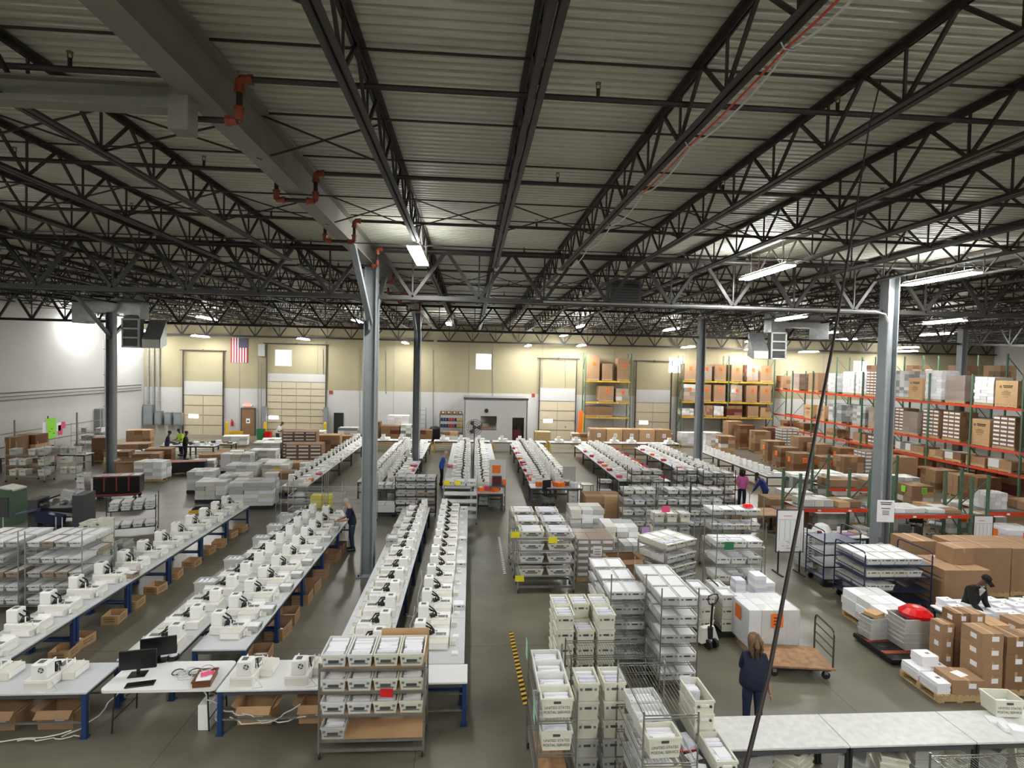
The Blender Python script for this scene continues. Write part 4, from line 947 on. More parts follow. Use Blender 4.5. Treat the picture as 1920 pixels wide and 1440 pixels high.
for i, (px, py, n, mt) in enumerate(((150, 1105, 17, 'tubc'), (172, 1100, 17, 'tubc'), (190, 1092, 8, 'tubg'), (212, 1086, 8, 'tubg'))):
    x, y = fl(px, py); nest(x-.1, y+.6, n, mt, 'tower of nested %s tubs between the wire rack and the leftmost row, %s from left' % (TW[mt], nth(i+1)))
x, y = fl(240, 1003)
e = rack(x, y+.3, .35, 1.45, .65, (.25, .85), 1.35, 'stock_cart', 'blue two-shelf cart loaded with white trays behind the leftmost row', 'navy', 'navy', 'solid')
fill_rack(x, y+.3, .35, 1.45, .65, (.25, .85), 'tray', 4, 1, 'the blue cart behind the leftmost row', ['tubw'], 1, (1,))
for k in range(4): tub('tray', 'tubw', 1, (x-.5+k*.33, y+.18+k*.12, 1.0), .35, 'upper layer on the blue cart behind the leftmost row, %s from left' % nth(k+1), 'upper trays on the blue cart')
# folding machine (dark, with rollers) and its blue hood
x, y = fl(95, 992); e = place([], 'folding_machine', (x, y+.5, 0), .1, 'dark grey mail-folding machine with rollers at the far left', 'machine')
m = MB(); m.box(-.7, 0, 0, .3, .7, 1.0, 'greyd'); m.box(.75, 0, 0, .35, .8, 1.15, 'greyd'); m.box(0, .1, .3, 1.5, .5, .35, 'dark'); m.box(0, 0, .0, 1.8, .12, .12, 'grey'); m.box(0, -.3, .45, 1.7, .08, .1, 'column', ry=.12); m.build('frame', e)
for k in range(4): m = MB(); m.wheel(-.45+k*.3, 0, .82+.06*(k % 2), .1, .06, 'grey', 'y', 14); m.rod((-.45+k*.3, -.3, .82), (-.45+k*.3, .3, .82), .05, 'steel', 10); m.build('roller', e)
m = MB(); m.box(-.35, 0, .95, .8, .5, .05, 'black', ry=-.35); m.box(.2, 0, 1.05, .35, .3, .2, 'tubg', rz=.3, ry=.3); m.build('feed_table', e)
m = MB(); m.box(-.1, -.45, .2, .8, .3, .35, 'navy', ry=.2); m.box(-.75, -.5, .62, .6, .35, .04, 'bluegrey', ry=-.2); m.build('hood', e)
x, y = fl(8, 985); m = MB(); m.box(0, 0, 0, .6, .8, 1.25, 'green'); m.box(0, -.42, .3, .5, .03, .7, 'greyd'); m.box(.1, 0, 1.25, .5, .6, .06, 'cream2', ry=.2); m.build('green_cabinet', loc=(x-.1, y+.4, 0), label='dark green machine cabinet at the far left edge', cat='machine', kind='thing')
# low truck with the black and red case
def truck(x, y, rz, w, d, label, bed='wood', rail=None, h=.26, rail_side=1):
    e = place([], 'platform_truck', (x, y, 0), rz, label, 'platform truck')
    m = MB(); m.cbox(0, 0, h-.04, w, d, .04, bed, .006); m.box(0, 0, h-.09, w*.92, d*.85, .05, 'greyd'); m.build('platform', e)
    for a in (-1, 1):
        for b in (-1, 1): m = MB(); m.wheel(a*(w/2-.14), b*(d/2-.1), .08, .08, .04, 'rubber', 'y', 12); m.box(a*(w/2-.14), b*(d/2-.1), .1, .07, .07, h-.19, 'steel'); m.build('caster', e)
    if rail:
        m = MB(); s = rail_side; X_ = s*(w/2-.03); R_ = .1; H_ = 1.0; yy = d/2-.06
        m.tube([(X_, -yy, h-.04), (X_, -yy, H_-R_), (X_, -yy+R_*.3, H_-R_*.3), (X_, -yy+R_, H_), (X_, yy-R_, H_), (X_, yy-R_*.3, H_-R_*.3), (X_, yy, H_-R_), (X_, yy, h-.04)], .018, rail, 8)
        for zz in (.45, .63, .81): m.rod((X_, -yy, zz), (X_, yy, zz), .012, rail, 6)
        m.build('push_handle', e)
    return e
x, y = fl(200, 940); truck(x, y+.5, .25, 2.0, .9, 'low truck with a red deck carrying the black and red case', 'brick')
m = MB(); m.cbox(0, 0, 0, 1.7, .7, .75, 'black', .02)
for s in (-.45, 0, .45): m.box(s, 0, .75, .12, .72, .01, 'fitting'); m.box(s, -.352, .1, .05, .01, .6, 'brick')
m.box(0, 0, .7, 1.72, .72, .03, 'brick'); m.build('shipping_case', loc=(x+.15, y+.6, .265), rz=.25, label='long black case with red ribs on the low red truck', cat='case', kind='thing')
x, y = fl(196, 912); carton(1.2, .9, .9, (x, y+2.2, .001), .3, 'large open brown carton behind the black and red case', 'card', opened=True, lab=False)
x, y = fl(148, 938); tower(x, y+.3, 4, 'tubw', .27, 'stack of white tubs left of the black and red case'); tower(x+.55, y+.7, 3, 'tubw', .27, 'shorter stack of white tubs left of the black and red case')
q_ = fl(285, 900); reg(q_[0]-.3, q_[0]+1.9, q_[1]+1.2, q_[1]+2.2); x, y = fl(262, 905); load(x+.3, y+.6, 0, 1.3, .9, .85, 'mail', 'pallet of white mail sacks right of the black and red case')
x, y = fl(285, 900); m = MB(); m.cbox(0, 0, .1, 1.9, .7, .55, 'black', .02); m.box(0, 0, .65, 1.92, .72, .03, 'brick'); [m.box(s, 0, .02, .1, .7, .09, 'brick') for s in (-.7, 0, .7)]; m.build('shipping_case', loc=(x+.8, y+1.7, 0), rz=.3, label='second black and red case, farther right behind the mail pallet', cat='case', kind='thing')
for i, (px, py, w, d, h, st) in enumerate(((268, 884, 1.3, 1.0, .8, 'carton'), (288, 878, 1.3, 1.0, .9, 'brown'), (245, 866, 1.6, 1.1, .9, 'carton'), (255, 842, 1.4, 1.0, 1.1, 'carton'), (395, 877, 1.4, 1.0, .6, 'mixed'), (365, 887, 1.1, .9, .45, 'mail'), (427, 861, 1.5, 1.0, .35, 'mixed'), (437, 838, 1.6, 1.1, .6, 'mail'), (505, 841, 1.2, .9, .5, 'mail'), (213, 880, 1.2, 1.0, .8, 'mixed'), (185, 868, 1.0, .8, 1.3, 'brown'))):
    x, y = fl(px, py); load(x, y+.5, 0, w, d, h, st, '%s pallet of %s in the far left quarter' % (('low', 'tall', 'stacked', 'high', 'thin', 'small', 'flat', 'wide', 'short', 'plain', 'narrow')[i], {'carton': 'brown cartons', 'brown': 'dark brown cartons', 'mixed': 'mixed boxes', 'mail': 'white mail sacks'}[st]), rz=.25)
# desks, shelf and wall signs at the far left
for i, (px, py, w) in enumerate(((40, 858, 2.2), (115, 852, 2.4), (350, 836, 3.2), (258, 848, 2.2), (395, 832, 2.6))):
    p = at(px, py, .76); table(p.x-w/2, p.x+w/2, p.y, p.y+.8, '%s desk with clutter in the far left corner' % ('leftmost', 'white-edged', 'long', 'narrow', 'farthest')[i], leg='greyd', cat='desk')
    for k in range(7):
        m = MB(); s = rn.choice((.14, .2, .3)); m.box(0, 0, 0, s, s*.8, rn.choice((.06, .12, .2)), rn.choice(('paper', 'tubg', 'dark', 'card', 'cream', 'dark')), rz=rn.random())
        m.build('desk_item', loc=(p.x-w/2+.25+k*(w-.5)/6, p.y+.3+.2*(k % 2), .761), label='small box on the %s desk of the far left corner, %s from left' % (('leftmost', 'white-edged', 'long', 'narrow', 'farthest')[i], nth(k+1)), cat='desk item', group='clutter on the far left desks', kind='thing')
for i, (px, py, mt, w, h, lb) in enumerate(((95, 803, 'lime', .85, 1.15, 'bright lime paper sign with dark writing on the left wall'), (84, 806, 'paper', .35, .9, 'white sheet left of the lime sign'), (110, 800, 'paper', .35, .5, 'white sheet right of the lime sign'), (113, 806, 'pink', .35, .6, 'red paper sheet right of the lime sign'), (119, 797, 'pink', .3, .4, 'pale red sheet at the right end of the sign row'))):
    q = at(px, py, X=XL+1.537); m = MB(); m.box(0, 0, -h/2, .01, w, h, mt)
    if mt == 'lime': [m.box(.007, w*(-.3+.2*k), -h*.3+.14*(k % 3), .004, .12, .05, 'green') for k in range(4)]
    m.build('paper_sign', loc=tuple(q), label=lb, cat='sign', kind='thing')
q = at(60, 815, X=XL+1.5); m = MB()
for z in (.0, .7, 1.4): m.box(q.x, q.y, z+.5, .06, 12, .05, 'steel')
for k in range(6): m.box(q.x, q.y-6+k*2.4, 0, .06, .06, 2.6, 'steel')
m.build('sign_rail', label='grey rail frame carrying the signs along the left wall', cat='rail', kind='thing')
q = at(32, 838, X=XL+2.6); carton(.5, .9, 1.9, (q.x, q.y, .001), 0, 'tall dark shelf box against the left wall', 'cardd', lab=False); q = at(62, 840, X=XL+2.6); carton(1.0, 1.0, 1.4, (q.x, q.y, .001), 0, 'tall beige box under the brown box at the left wall', 'cardl', lab=False)
q = at(62, 840, X=XL+2.6); carton(.9, .9, .5, (q.x, q.y, 1.402), 0, 'brown box on top of the tall beige box', 'brown', lab=False)
for i, (px, py) in enumerate(((45, 905), (105, 900), (160, 850))):
    x, y = fl(px, py); rack(x, y+.4, 0, 1.8, .7, (.3, .8, 1.3), 1.9, 'tub_rack', 'wire rack with sparse trays in the far left area, %s from left' % nth(i+1), 'galv')
    fill_rack(x, y+.4, 0, 1.8, .7, (.3, .8, 1.3), 'tub', 4, 1, 'the %s far-left wire rack' % nth(i+1), ['tubg', 'tubw', 'tubc'], .7, (1,))
# ================= middle =================
def lab_rack(px, py, dy, rz, w, d, zs, ph, label, nm, kind, nx, ny, mts, p=1, fills=(1, 2), mt='galv', solid='steel', shelf='pan', post='sq', X=None, rzt=0, kindcat='tub_rack', caster=True, skip=()):
    x, y = fl(px, py); x = X if X is not None else x
    e = rack(x, y+dy, rz, w, d, zs, ph, kindcat, label, mt, solid, shelf, post, caster)
    fill_rack(x, y+dy, rz, w, d, zs, kind, nx, ny, nm, mts, p, fills, skip, rzt)
    return x, y+dy, e
# racks closing the ends of the far rows
lab_rack(778, 970, .35, 0, 1.62, .6, (.2, .5, .82, 1.14, 1.44), 1.6, 'black rack of pale tubs right behind the near rows', 'the black rack', 'flat', 4, 1, ['tubg', 'tubw', 'tubb'], 1, mt='dark', solid='dark')
x, y = fl(712, 972); truck(x, y+.5, 0, 1.3, .8, 'low truck of white trays behind the thick column', 'dark', h=.2)
for k in range(6): tub('tub', 'tubw', 1, (x-.5+(k % 3)*.42, y+.3+.42*(k//3), .201), 1.57, 'on the low truck behind the thick column, %s of six' % nth(k+1), 'tubs on the low truck')
table(-4.15, -2.75, 23.2, 23.95, 'white table of trays behind the thick column', leg='greyd', h=1.0)
for k in range(4): tub('tray', 'tubw', 1, (-3.95+k*.33, 23.55, 1.001), 0, 'on the white table behind the thick column, %s from left' % nth(k+1), 'trays on the white table')
x, y, _ = lab_rack(862, 985, .35, 0, 1.3, .6, (.25, .55, .85, 1.15, 1.5), 1.75, 'steel rack nearly empty with yellow labels, ahead of the man in blue', 'the steel rack', 'flat', 3, 1, ['tubc', 'tubw'], 1, shelf='pan', skip=[(i, a, 0) for i in range(4) for a in range(3)])
for k, dx in enumerate((-.52, -.1)): m = MB(); m.box(0, 0, 0, .22, .005, .17, 'yellowtag'); m.build('yellow_label', loc=(x+dx, y-.33, 1.53), label='yellow label on the nearly empty steel rack, %s' % ('left' if not k else 'right'), cat='label', kind='thing')
# fan on a pole
x, y = fl(889, 945); e = place([], 'pedestal_fan', (x-.05, y+.6, 0), 0, 'tall pedestal fan with round grey cage at the end of the row by the man in blue', 'fan')
m = MB(); m.lathe([(.28, 0), (.26, .03), (.05, .05)], 'dark', 16); m.rod((0, 0, .05), (0, 0, 3.2), .022, 'greyd', 8); m.build('pole', e)
m = MB()
for r in (.36, .27, .18, .09):
    for s in (-.06, .08): m.tube([(r*math.cos(k*PI/10), s*(1 if r < .3 else .3), 3.3+r*math.sin(k*PI/10)) for k in range(21)], .009, 'grey', 4)
for k in range(16): a = k*PI/8; m.rod((0, -.07, 3.3), (.36*math.cos(a), -.02, 3.3+.36*math.sin(a)), .004, 'grey'); m.rod((0, .09, 3.3), (.36*math.cos(a), .03, 3.3+.36*math.sin(a)), .004, 'grey')
m.build('cage', e)
for k in range(3): a = k*2*PI/3; m = MB(); m.poly([(.05*math.cos(a), 0, 3.3+.05*math.sin(a)), (.3*math.cos(a-.45), .03, 3.3+.3*math.sin(a-.45)), (.32*math.cos(a), 0, 3.3+.32*math.sin(a)), (.28*math.cos(a+.4), -.03, 3.3+.28*math.sin(a+.4)), (.05*math.cos(a), .012, 3.3+.05*math.sin(a)), (.3*math.cos(a-.45), .042, 3.3+.3*math.sin(a-.45)), (.32*math.cos(a), .012, 3.3+.32*math.sin(a)), (.28*math.cos(a+.4), -.018, 3.3+.28*math.sin(a+.4))], [(0, 1, 2, 3), (7, 6, 5, 4), (0, 4, 5, 1), (1, 5, 6, 2), (2, 6, 7, 3), (3, 7, 4, 0)], 'greyd'); m.build('blade', e)
m = MB(); m.rod((0, -.02, 3.3), (0, .2, 3.3), .07, 'dark', 10); m.build('motor', e)
# desk at the end of that row and the small pedestals
def pedestal(px, py, label, h=.6):
    x, y = fl(px, py); e = place([], 'drawer_pedestal', (x, y+.25, 0), 0, label, 'cabinet'); m = MB(); m.cbox(0, 0, .03, .4, .5, h, 'tubg', .01); m.build('cabinet_body', e)
    for k in range(3): m = MB(); m.box(0, -.257, .06+k*h/3.1, .36, .014, h/3.4, 'tubw'); q = m.build('drawer', e); m = MB(); m.box(0, -.27, .06+k*h/3.1+h/4.5, .14, .012, .015, 'greyd'); m.build('handle', q)
pedestal(906, 949, 'pale drawer pedestal beside the media cart'); pedestal(1074, 948, 'pale drawer pedestal under the end desk right of the aisle')
table(2.7, 5.0, 24.55, 25.45, 'end desk with orange folders right of the middle aisle', leg='greyd', cat='desk')
table(.2, 1.45, 23.5, 24.3, 'end desk with orange clutter by the tall fan', leg='greyd', cat='desk')
def office_chair(x, y, rz, label, mt='dark', arms=True):
    e = place([], 'office_chair', (x, y, 0), rz, label, 'chair'); reg(x-.35, x+.35, y-.35, y+.35)
    for k in range(5): a = k*2*PI/5; m = MB(); m.rod((0, 0, .1), (.27*math.cos(a), .27*math.sin(a), .07), .02, mt); m.wheel(.27*math.cos(a), .27*math.sin(a), .035, .035, .03, 'rubber'); m.build('base_leg', e)
    m = MB(); m.cyl(0, 0, .1, .03, .35, 'steel', 8); m.build('gas_lift', e); m = MB(); m.cbox(0, 0, .44, .48, .46, .07, mt, .03); m.build('seat', e)
    m = MB(); m.cbox(0, .24, .6, .44, .06, .5, mt, .025); m.rod((0, .2, .45), (0, .27, .65), .025, mt); m.build('backrest', e)
    if arms:
        for s in (-1, 1): m = MB(); m.rod((s*.25, 0, .45), (s*.27, 0, .66), .018, mt); m.cbox(s*.27, 0, .66, .06, .26, .03, mt, .01); m.build('armrest', e)
x, y = fl(1030, 950); office_chair(x, y+.1, .4, 'black mesh office chair at the end desk right of the aisle')
def media_cart(px, py, dy, label, w=.7):
    x, y = fl(px, py); e = place([], 'utility_cart', (x, y+dy, 0), 0, label, 'cart')
    for z, mt in ((.15, 'steel'), (.55, 'steel'), (.95, 'steel')): m = MB(); m.box(0, 0, z, w, .5, .03, mt); m.build('shelf', e)
    for a in (-1, 1):
        for b in (-1, 1): m = MB(); m.rod((a*(w/2-.02), b*.23, .08), (a*(w/2-.02), b*.23, 1.0), .015, 'steel', 6); m.wheel(a*(w/2-.02), b*.23, .05, .05, .03); m.build('leg', e)
    return x, y+dy, e
x, y, e = media_cart(932, 957, .3, 'steel utility cart with a white board and orange signs beside the aisle')
m = MB(); m.box(0, .1, .98, .7, .03, 1.1, 'tubw'); m.box(-.05, .08, 1.5, .36, .006, .34, 'orange'); m.box(-.02, .0, .98, .4, .06, .42, 'greyd'); m.box(-.02, -.035, 1.02, .34, .004, .34, 'maroon'); m.box(.3, -.05, 1.02, .14, .1, .24, 'orange'); m.build('backboard', e, label='white board with orange sheet')
x, y, e = media_cart(1102, 952, .3, 'small wire cart right of the end desk', .5)
lab_rack(1136, 952, .3, 0, .6, .5, (.2, .6, 1.05), 1.3, 'small black cart with white papers right of the end desk', 'the small black cart', 'half', 2, 1, ['tubw'], .6, mt='black', solid='black')
for i, (x, y, mt, s) in enumerate(((3.1, 24.9, 'orange', .3), (3.5, 25.0, 'cream2', .35), (4.0, 24.9, 'orange', .5), (4.4, 25.1, 'brown', .25), (4.7, 24.8, 'paper', .3), (.5, 23.8, 'orange', .3), (.8, 24.0, 'pink', .3), (1.1, 23.8, 'orange', .35), (1.25, 24.1, 'dark', .25))):
    m = MB(); m.tray(0, 0, 0, s, s*.8, .18, mt, .1, .01); m.box(0, 0, .02, s*.7, s*.5, .17, 'paper' if i % 2 else mt); m.build('desk_bin', loc=(x, y, .762), rz=i, label='%s bin on the end desk %s, %s from left' % (mt if mt not in ('cream2',) else 'cream', 'right of the aisle' if i < 5 else 'by the tall fan', nth(i+1 if i < 5 else i-4)), cat='bin', group='bins on the end desks', kind='thing')
m = MB(); m.box(0, 0, 0, .6, .02, .75, 'tubg'); m.build('desk_divider', loc=(4.6, 25.7, TH+.001), label='grey divider board at the end of the row right of the aisle', cat='board', kind='thing')
# floor tapes
m = MB(); n = 19; 
for k in range(n):
    y0 = 10.0+k*.148; x0 = 1.1-(k*.004)
    m.box(x0-.0, y0, .001, .1, .074*2, .0015, 'black'); m.poly([(x0-.05, y0-.06, .0035), (x0+.05, y0-.02, .0035), (x0+.05, y0+.054, .0035), (x0-.05, y0+.014, .0035)], [(0, 1, 2, 3)], 'yellow')
m.build('hazard_tape', label='yellow and black striped tape strip on the floor beside the aisle', cat='floor tape', kind='thing')
m = MB()
for k in range(24): m.box(1.1, 16.4+k*.15, .001, .09, .06, .002, 'paper', rz=.5)
m.build('dashed_tape', label='worn white dashed tape strip farther along the aisle floor', cat='floor tape', kind='thing')
# ---- three tub racks by the dashed tape ----
for i in range(3):
    x, y = at(1029, 1130, 0).x, 15.25+i*1.05
    nm = 'the %s of three tub racks by the dashed tape' % ('nearest', 'middle', 'farthest')[i]
    rack(x-.03*i, y, 0, 1.56, .66, (.48, .83, 1.16, 1.5), 1.58, 'tub_rack', 'grey pan rack of sideways tubs, %s of three by the dashed tape' % ('nearest', 'middle', 'farthest')[i], 'galv', 'tubb', 'pan', 'sq')
    for lv, z in enumerate((.48, .83, 1.16, 1.5)):
        for a in range(2):
            for b in range(2 if lv == 3 else 1):
                tub('long', 'tubw' if (a+lv) % 3 else 'tubc', 1 if lv < 3 else 2, (x-.03*i-.4+a*.76, y-.17+b*.32, z+.001), 0, '%s%s on the %s shelf, %s of three tub racks' % (('left', 'right')[a], (' front', ' back')[b] if lv == 3 else '', ('lowest', 'second', 'third', 'top')[lv], ('nearest', 'middle', 'farthest')[i]), 'trays on the three tub racks')
x = at(1029, 1130, 0).x
for k, (dx, z) in enumerate(((-.86, 1.52), (.15, 1.37), (-.72, .34))): m = MB(); m.box(0, 0, 0, .24, .006, .16, 'yellowtag', rz=0); m.build('yellow_label', loc=(x+dx, 14.88, z), label='yellow label on the nearest tub rack by the dashed tape, %s' % ('upper left', 'middle', 'lower left')[k], cat='label', kind='thing')
for q in range(3):
    o_ = [o for o in C.objects if o.name.startswith('tub_rack') and o.get('label', '').startswith('grey pan rack of sideways')][q]
    m = MB(); m.box(0, -.3, .14, 1.5, .05, .06, 'steel'); m.box(0, .3, .14, 1.5, .05, .06, 'steel'); m.box(-.74, 0, .14, .05, .6, .06, 'steel'); m.box(.74, 0, .14, .05, .6, .06, 'steel'); m.build('bumper_frame', o_)
x, y = fl(1115, 1092); load(x, y+.5, 0, 1.05, 1.0, 1.1, 'labelled', 'wrapped cube of small labelled brown boxes right of the three tub racks', wrap=True, sign='paper')
x, y = fl(1165, 1045); load(x, y+.5, 0, 1.1, 1.0, .85, 'mail', 'pallet of white trays behind the labelled brown cube')
x, y = fl(1110, 1020); load(x-.1, y+.9, 0, 1.2, 1.0, .95, 'mail', 'pallet of pale trays behind the three tub racks')
x, y = fl(1130, 990); load(x+.2, y+1.2, 0, 1.5, 1.0, .9, 'mixed', 'pallet of trays with a cardboard sheet near the pale trays')
x, y = fl(1195, 1060); load(x, y+.4, 0, .8, .8, .5, 'mail', 'low pile of white tubs with a red flap beside the slanted rack')
carton(.8, .6, 1.0, (at(1262, 1120, 0).x-1.3, at(1262, 1120, 0).y+.3, .001), .1, 'large open brown carton behind the letter racks', 'cardd', opened=True, lab=False)
# ---- pallet of upright tubs (near) ----
x, y = fl(1096, 1312); e = place([], 'pallet', (x, y+.5, 0), 0, 'black pallet under the stacked upright cream tubs', 'pallet'); obj('pallet_deck', palletm(1.2, 1.1, 'dark'), e)
for a in range(3):
    for b in range(2):
        n = 5 if (a, b) != (1, 0) else 4
        for k in range(n):
            tub('tub', 'tubc', 2 if k == n-1 else 0, (x-.38+a*.38, y+.26+b*.5, .142+k*.285), random.uniform(-.02, .02), 'upright, column %s from left, %s row, %s from bottom, black pallet' % (nth(a+1), ('front', 'back')[b], nth(k+1)), 'upright tubs on the black pallet')
# ---- two long racks of letters running away from the camera ----
for i, (px, py, w, d, top, X_) in enumerate(((1188, 1262, .74, 2.2, 1.45, 3.22), (1263, 1300, .74, 1.8, 1.66, 4.0))):
    zs = tuple(.22+(top-.22)*k/4 for k in range(5)); nm = 'the %s long letter rack' % ('left', 'right')[i]
    x, y, _ = lab_rack(px, py, d/2, 0, w, d, zs, 2.0, 'wire rack packed with letter tubs, %s of the two long ones' % ('left', 'right')[i], nm, 'flat', 2, 3, ['tubg', 'tubw'], 1, (1,), mt='steel', shelf='wire', post='round', X=X_)
# ---- wire racks close to the camera ----
def text_mesh(t, size, mt):
    cu = bpy.data.curves.new('lettering', 'FONT'); cu.body = t; cu.size = size; cu.align_x = 'CENTER'; cu.extrude = .0006; cu.materials.append(M[mt]); o = bpy.data.objects.new('t', cu)
    me = bpy.data.meshes.new_from_object(o); bpy.data.objects.remove(o); return me
TX = [text_mesh('UNITED STATES', .05, 'greyd'), text_mesh('POSTAL SERVICE', .05, 'greyd')]
def big_tub(x, y, z, rz, mt, label, group, paper=True, w=.46, d=.34, h=.27):
    e = place([], 'mail_tub', (x, y, z), rz, label, 'mail tub', group)
    k = ('big', mt)
    if k not in TBF:
        m = MB(); m.tray(0, 0, 0, w, d, h, mt, .16, .012); TBF[k] = m.mesh('tub_shell'); m = MB()
        m.box(0, -d/2+.012, h*.74, .1, .016, .03, 'greyd'); TBF[k+('s',)] = m.mesh('hand_slot')
    obj('tub_shell', TBF[k], e); obj('hand_slot', TBF[k+('s',)], e)
    for j, t in enumerate(TX):
        obj('lettering', t, e, (0, -d/2+.010, h*.47-j*.065), rot=(PI/2-.1, 0, 0))
    if paper: letters(x, y, z+.015, w*.78, d*.72, h*.78, 'letters in the '+label, 6, .05, group and group+' letters')
    return e
x0 = 1.27; nm = 'leftmost near wire rack'
rack(x0, 8.15, 0, .56, 1.35, (.35, .82, 1.28), 1.68, 'wire_rack', 'black-posted wire rack at the bottom beside the striped tape', 'steel', 'steel', 'wire', 'round')
for lv, z in enumerate((.82, 1.28)):
    for b in range(4 if lv else 3): big_tub(x0, 7.7+b*.34, z+.002, 0, 'tubc' if b == 0 else 'tubw', 'tub %s from front, %s shelf, %s' % (nth(b+1), ('middle', 'top')[lv], nm), 'tubs on the leftmost near rack')
m = MB(); m.box(0, 0, 0, .4, 1.1, .02, 'wood'); m.build('shelf_board', loc=(x0, 8.1, .352), label='brown board on the low shelf of the leftmost near wire rack', cat='board', kind='thing')
for k, (y, z) in enumerate(((8.75, 1.5), (7.62, 1.2))): m = MB(); m.box(0, 0, 0, .006, .18, .28, 'mint'); m.build('green_tag', loc=(x0-.31, y, z), label='mint green tag on the leftmost near wire rack, %s' % ('back post', 'front post')[k], cat='tag', kind='thing')
# stack between the two near racks
for a in range(2):
    for k in range(5): tub('tub', 'tubg' if k < 2 else 'tubc', 2 if k == 4 else 0, (1.83+a*.4, 8.35, .002+k*.285), 0, 'in the %s column between the near wire racks, %s from bottom' % (('left', 'right')[a], nth(k+1)), 'tubs stacked between the near wire racks')
# right near rack
x0 = 2.62; nm = 'right near wire rack'
rack(x0, 7.5, 0, .74, 1.3, (.3, .72, 1.1, 1.72), 1.76, 'wire_rack', 'open wire rack in front holding curved tubs of letters', 'chrome', 'steel', 'wire', 'round')
for lv, z in enumerate((.3, .72, 1.1)):
    for b in range(3): big_tub(x0-.05, 7.1+b*.4, z+.002, .05, 'tubw' if b else 'tubc', 'tub %s from front, %s shelf, %s' % (nth(b+1), ('low', 'middle', 'upper')[lv], nm), 'tubs on the right near rack')
# wire cage cart behind them
x, y = fl(1150, 1368); e = rack(x, y+.35, 0, 1.5, .62, (.5, .95, 1.22), 1.26, 'wire_cart', 'low wire cart with an empty mesh top in front of the letter racks', 'chrome', 'steel', 'wire', 'round')
# slanted rack and racks behind
x, y = fl(1262, 1120); rack(x, y+.6, .5, 1.25, 1.0, (.35, .65, .95, 1.3), 1.36, 'tub_rack', 'slanted pan rack of open trays with a wooden edge in the middle cluster', 'galv', 'cardl', 'pan', 'sq'); fill_rack(x, y+.6, .5, 1.25, 1.0, (.35, .65, .95, 1.3), 'flat', 3, 2, 'the slanted rack', ['tubw', 'tubc'], 1, (1, 2))
lab_rack(1262, 1052, .4, 0, 1.35, .8, (.3, .75, 1.2), 1.55, 'rack of white tubs with a pink tag behind the slanted rack', 'the pink-tag rack', 'tub', 3, 1, ['tubw', 'tubc'])
x, y = fl(1245, 1050); m = MB(); m.box(0, 0, 0, .26, .006, .2, 'pink'); m.build('pink_tag', loc=(x, y-.03, 1.55), label='pink tag hanging on the rack behind the slanted rack', cat='tag', kind='thing')
m = MB(); m.box(0, 0, 0, .24, .006, .18, 'purple'); m.build('purple_tag', loc=(at(1208, 1070, 0).x, at(1208, 1070, 0).y, 1.15), label='purple tag on a post left of the slanted rack', cat='tag', kind='thing')
lab_rack(1388, 1150, .45, 0, 1.3, .8, (.3, .75, 1.2, 1.62), 2.25, 'tall wire rack of trays with a green tag left of the whiteboard', 'the green-tag rack', 'flat', 3, 1, ['tubw', 'tubc', 'tubg'], 1, (1, 2), mt='steel', shelf='wire', post='round')
x, y = fl(1362, 1150); m = MB(); m.box(0, 0, 0, .24, .006, .2, 'greenb'); m.build('green_tag', loc=(x, y-.02, 1.62), label='green tag hanging on the tall rack left of the whiteboard', cat='tag', kind='thing')
lab_rack(1382, 1078, .5, 0, 1.6, .9, (.35, .8, 1.3, 1.75), 2.3, 'tall wire rack of trays topped with a red bag, behind the green-tag rack', 'the red-bag rack', 'flat', 4, 1, ['tubw', 'tubc', 'tubg'], 1, (1, 2), mt='steel', shelf='wire', post='round')
x, y = fl(1410, 1076); m = MB(); m.lathe([(.05, 0), (.16, .01), (.14, .06), (.06, .1)], 'redbag', 12); m.build('red_bag', loc=(x, y+.4, 1.93), label='small red bag on top of the tall rack', cat='bag', kind='thing')
for i, (px, nm, ph) in enumerate(((1200, 'first', 1.75), (1262, 'second', 1.85), (1325, 'third', 2.1))):
    lab_rack(px, 1000, .4, 0, 1.35, .7, (.25, .65, 1.05, 1.45), ph, 'dark-posted tray rack at the end of the far rows, %s of three' % nm, 'the %s dark-posted rack' % nm, 'flat', 3, 1, ['tubw', 'tubc', 'tubg'], .95, (1, 2), mt='darkrail' if i else 'steel', solid='greyd', post='sq')
for i, (px, py) in enumerate(((1215, 950), (1300, 948), (1350, 955))):
    lab_rack(px, py, .5, 0, 1.5, .7, (.25, .65, 1.05, 1.4), 1.7, 'farther tray rack before the far rows, %s of three from left' % nth(i+1), 'the %s farther tray rack' % nth(i+1), 'flat', 3, 1, ['tubw', 'tubc', 'tubg'], .9, (1, 2), mt='darkrail', solid='greyd')
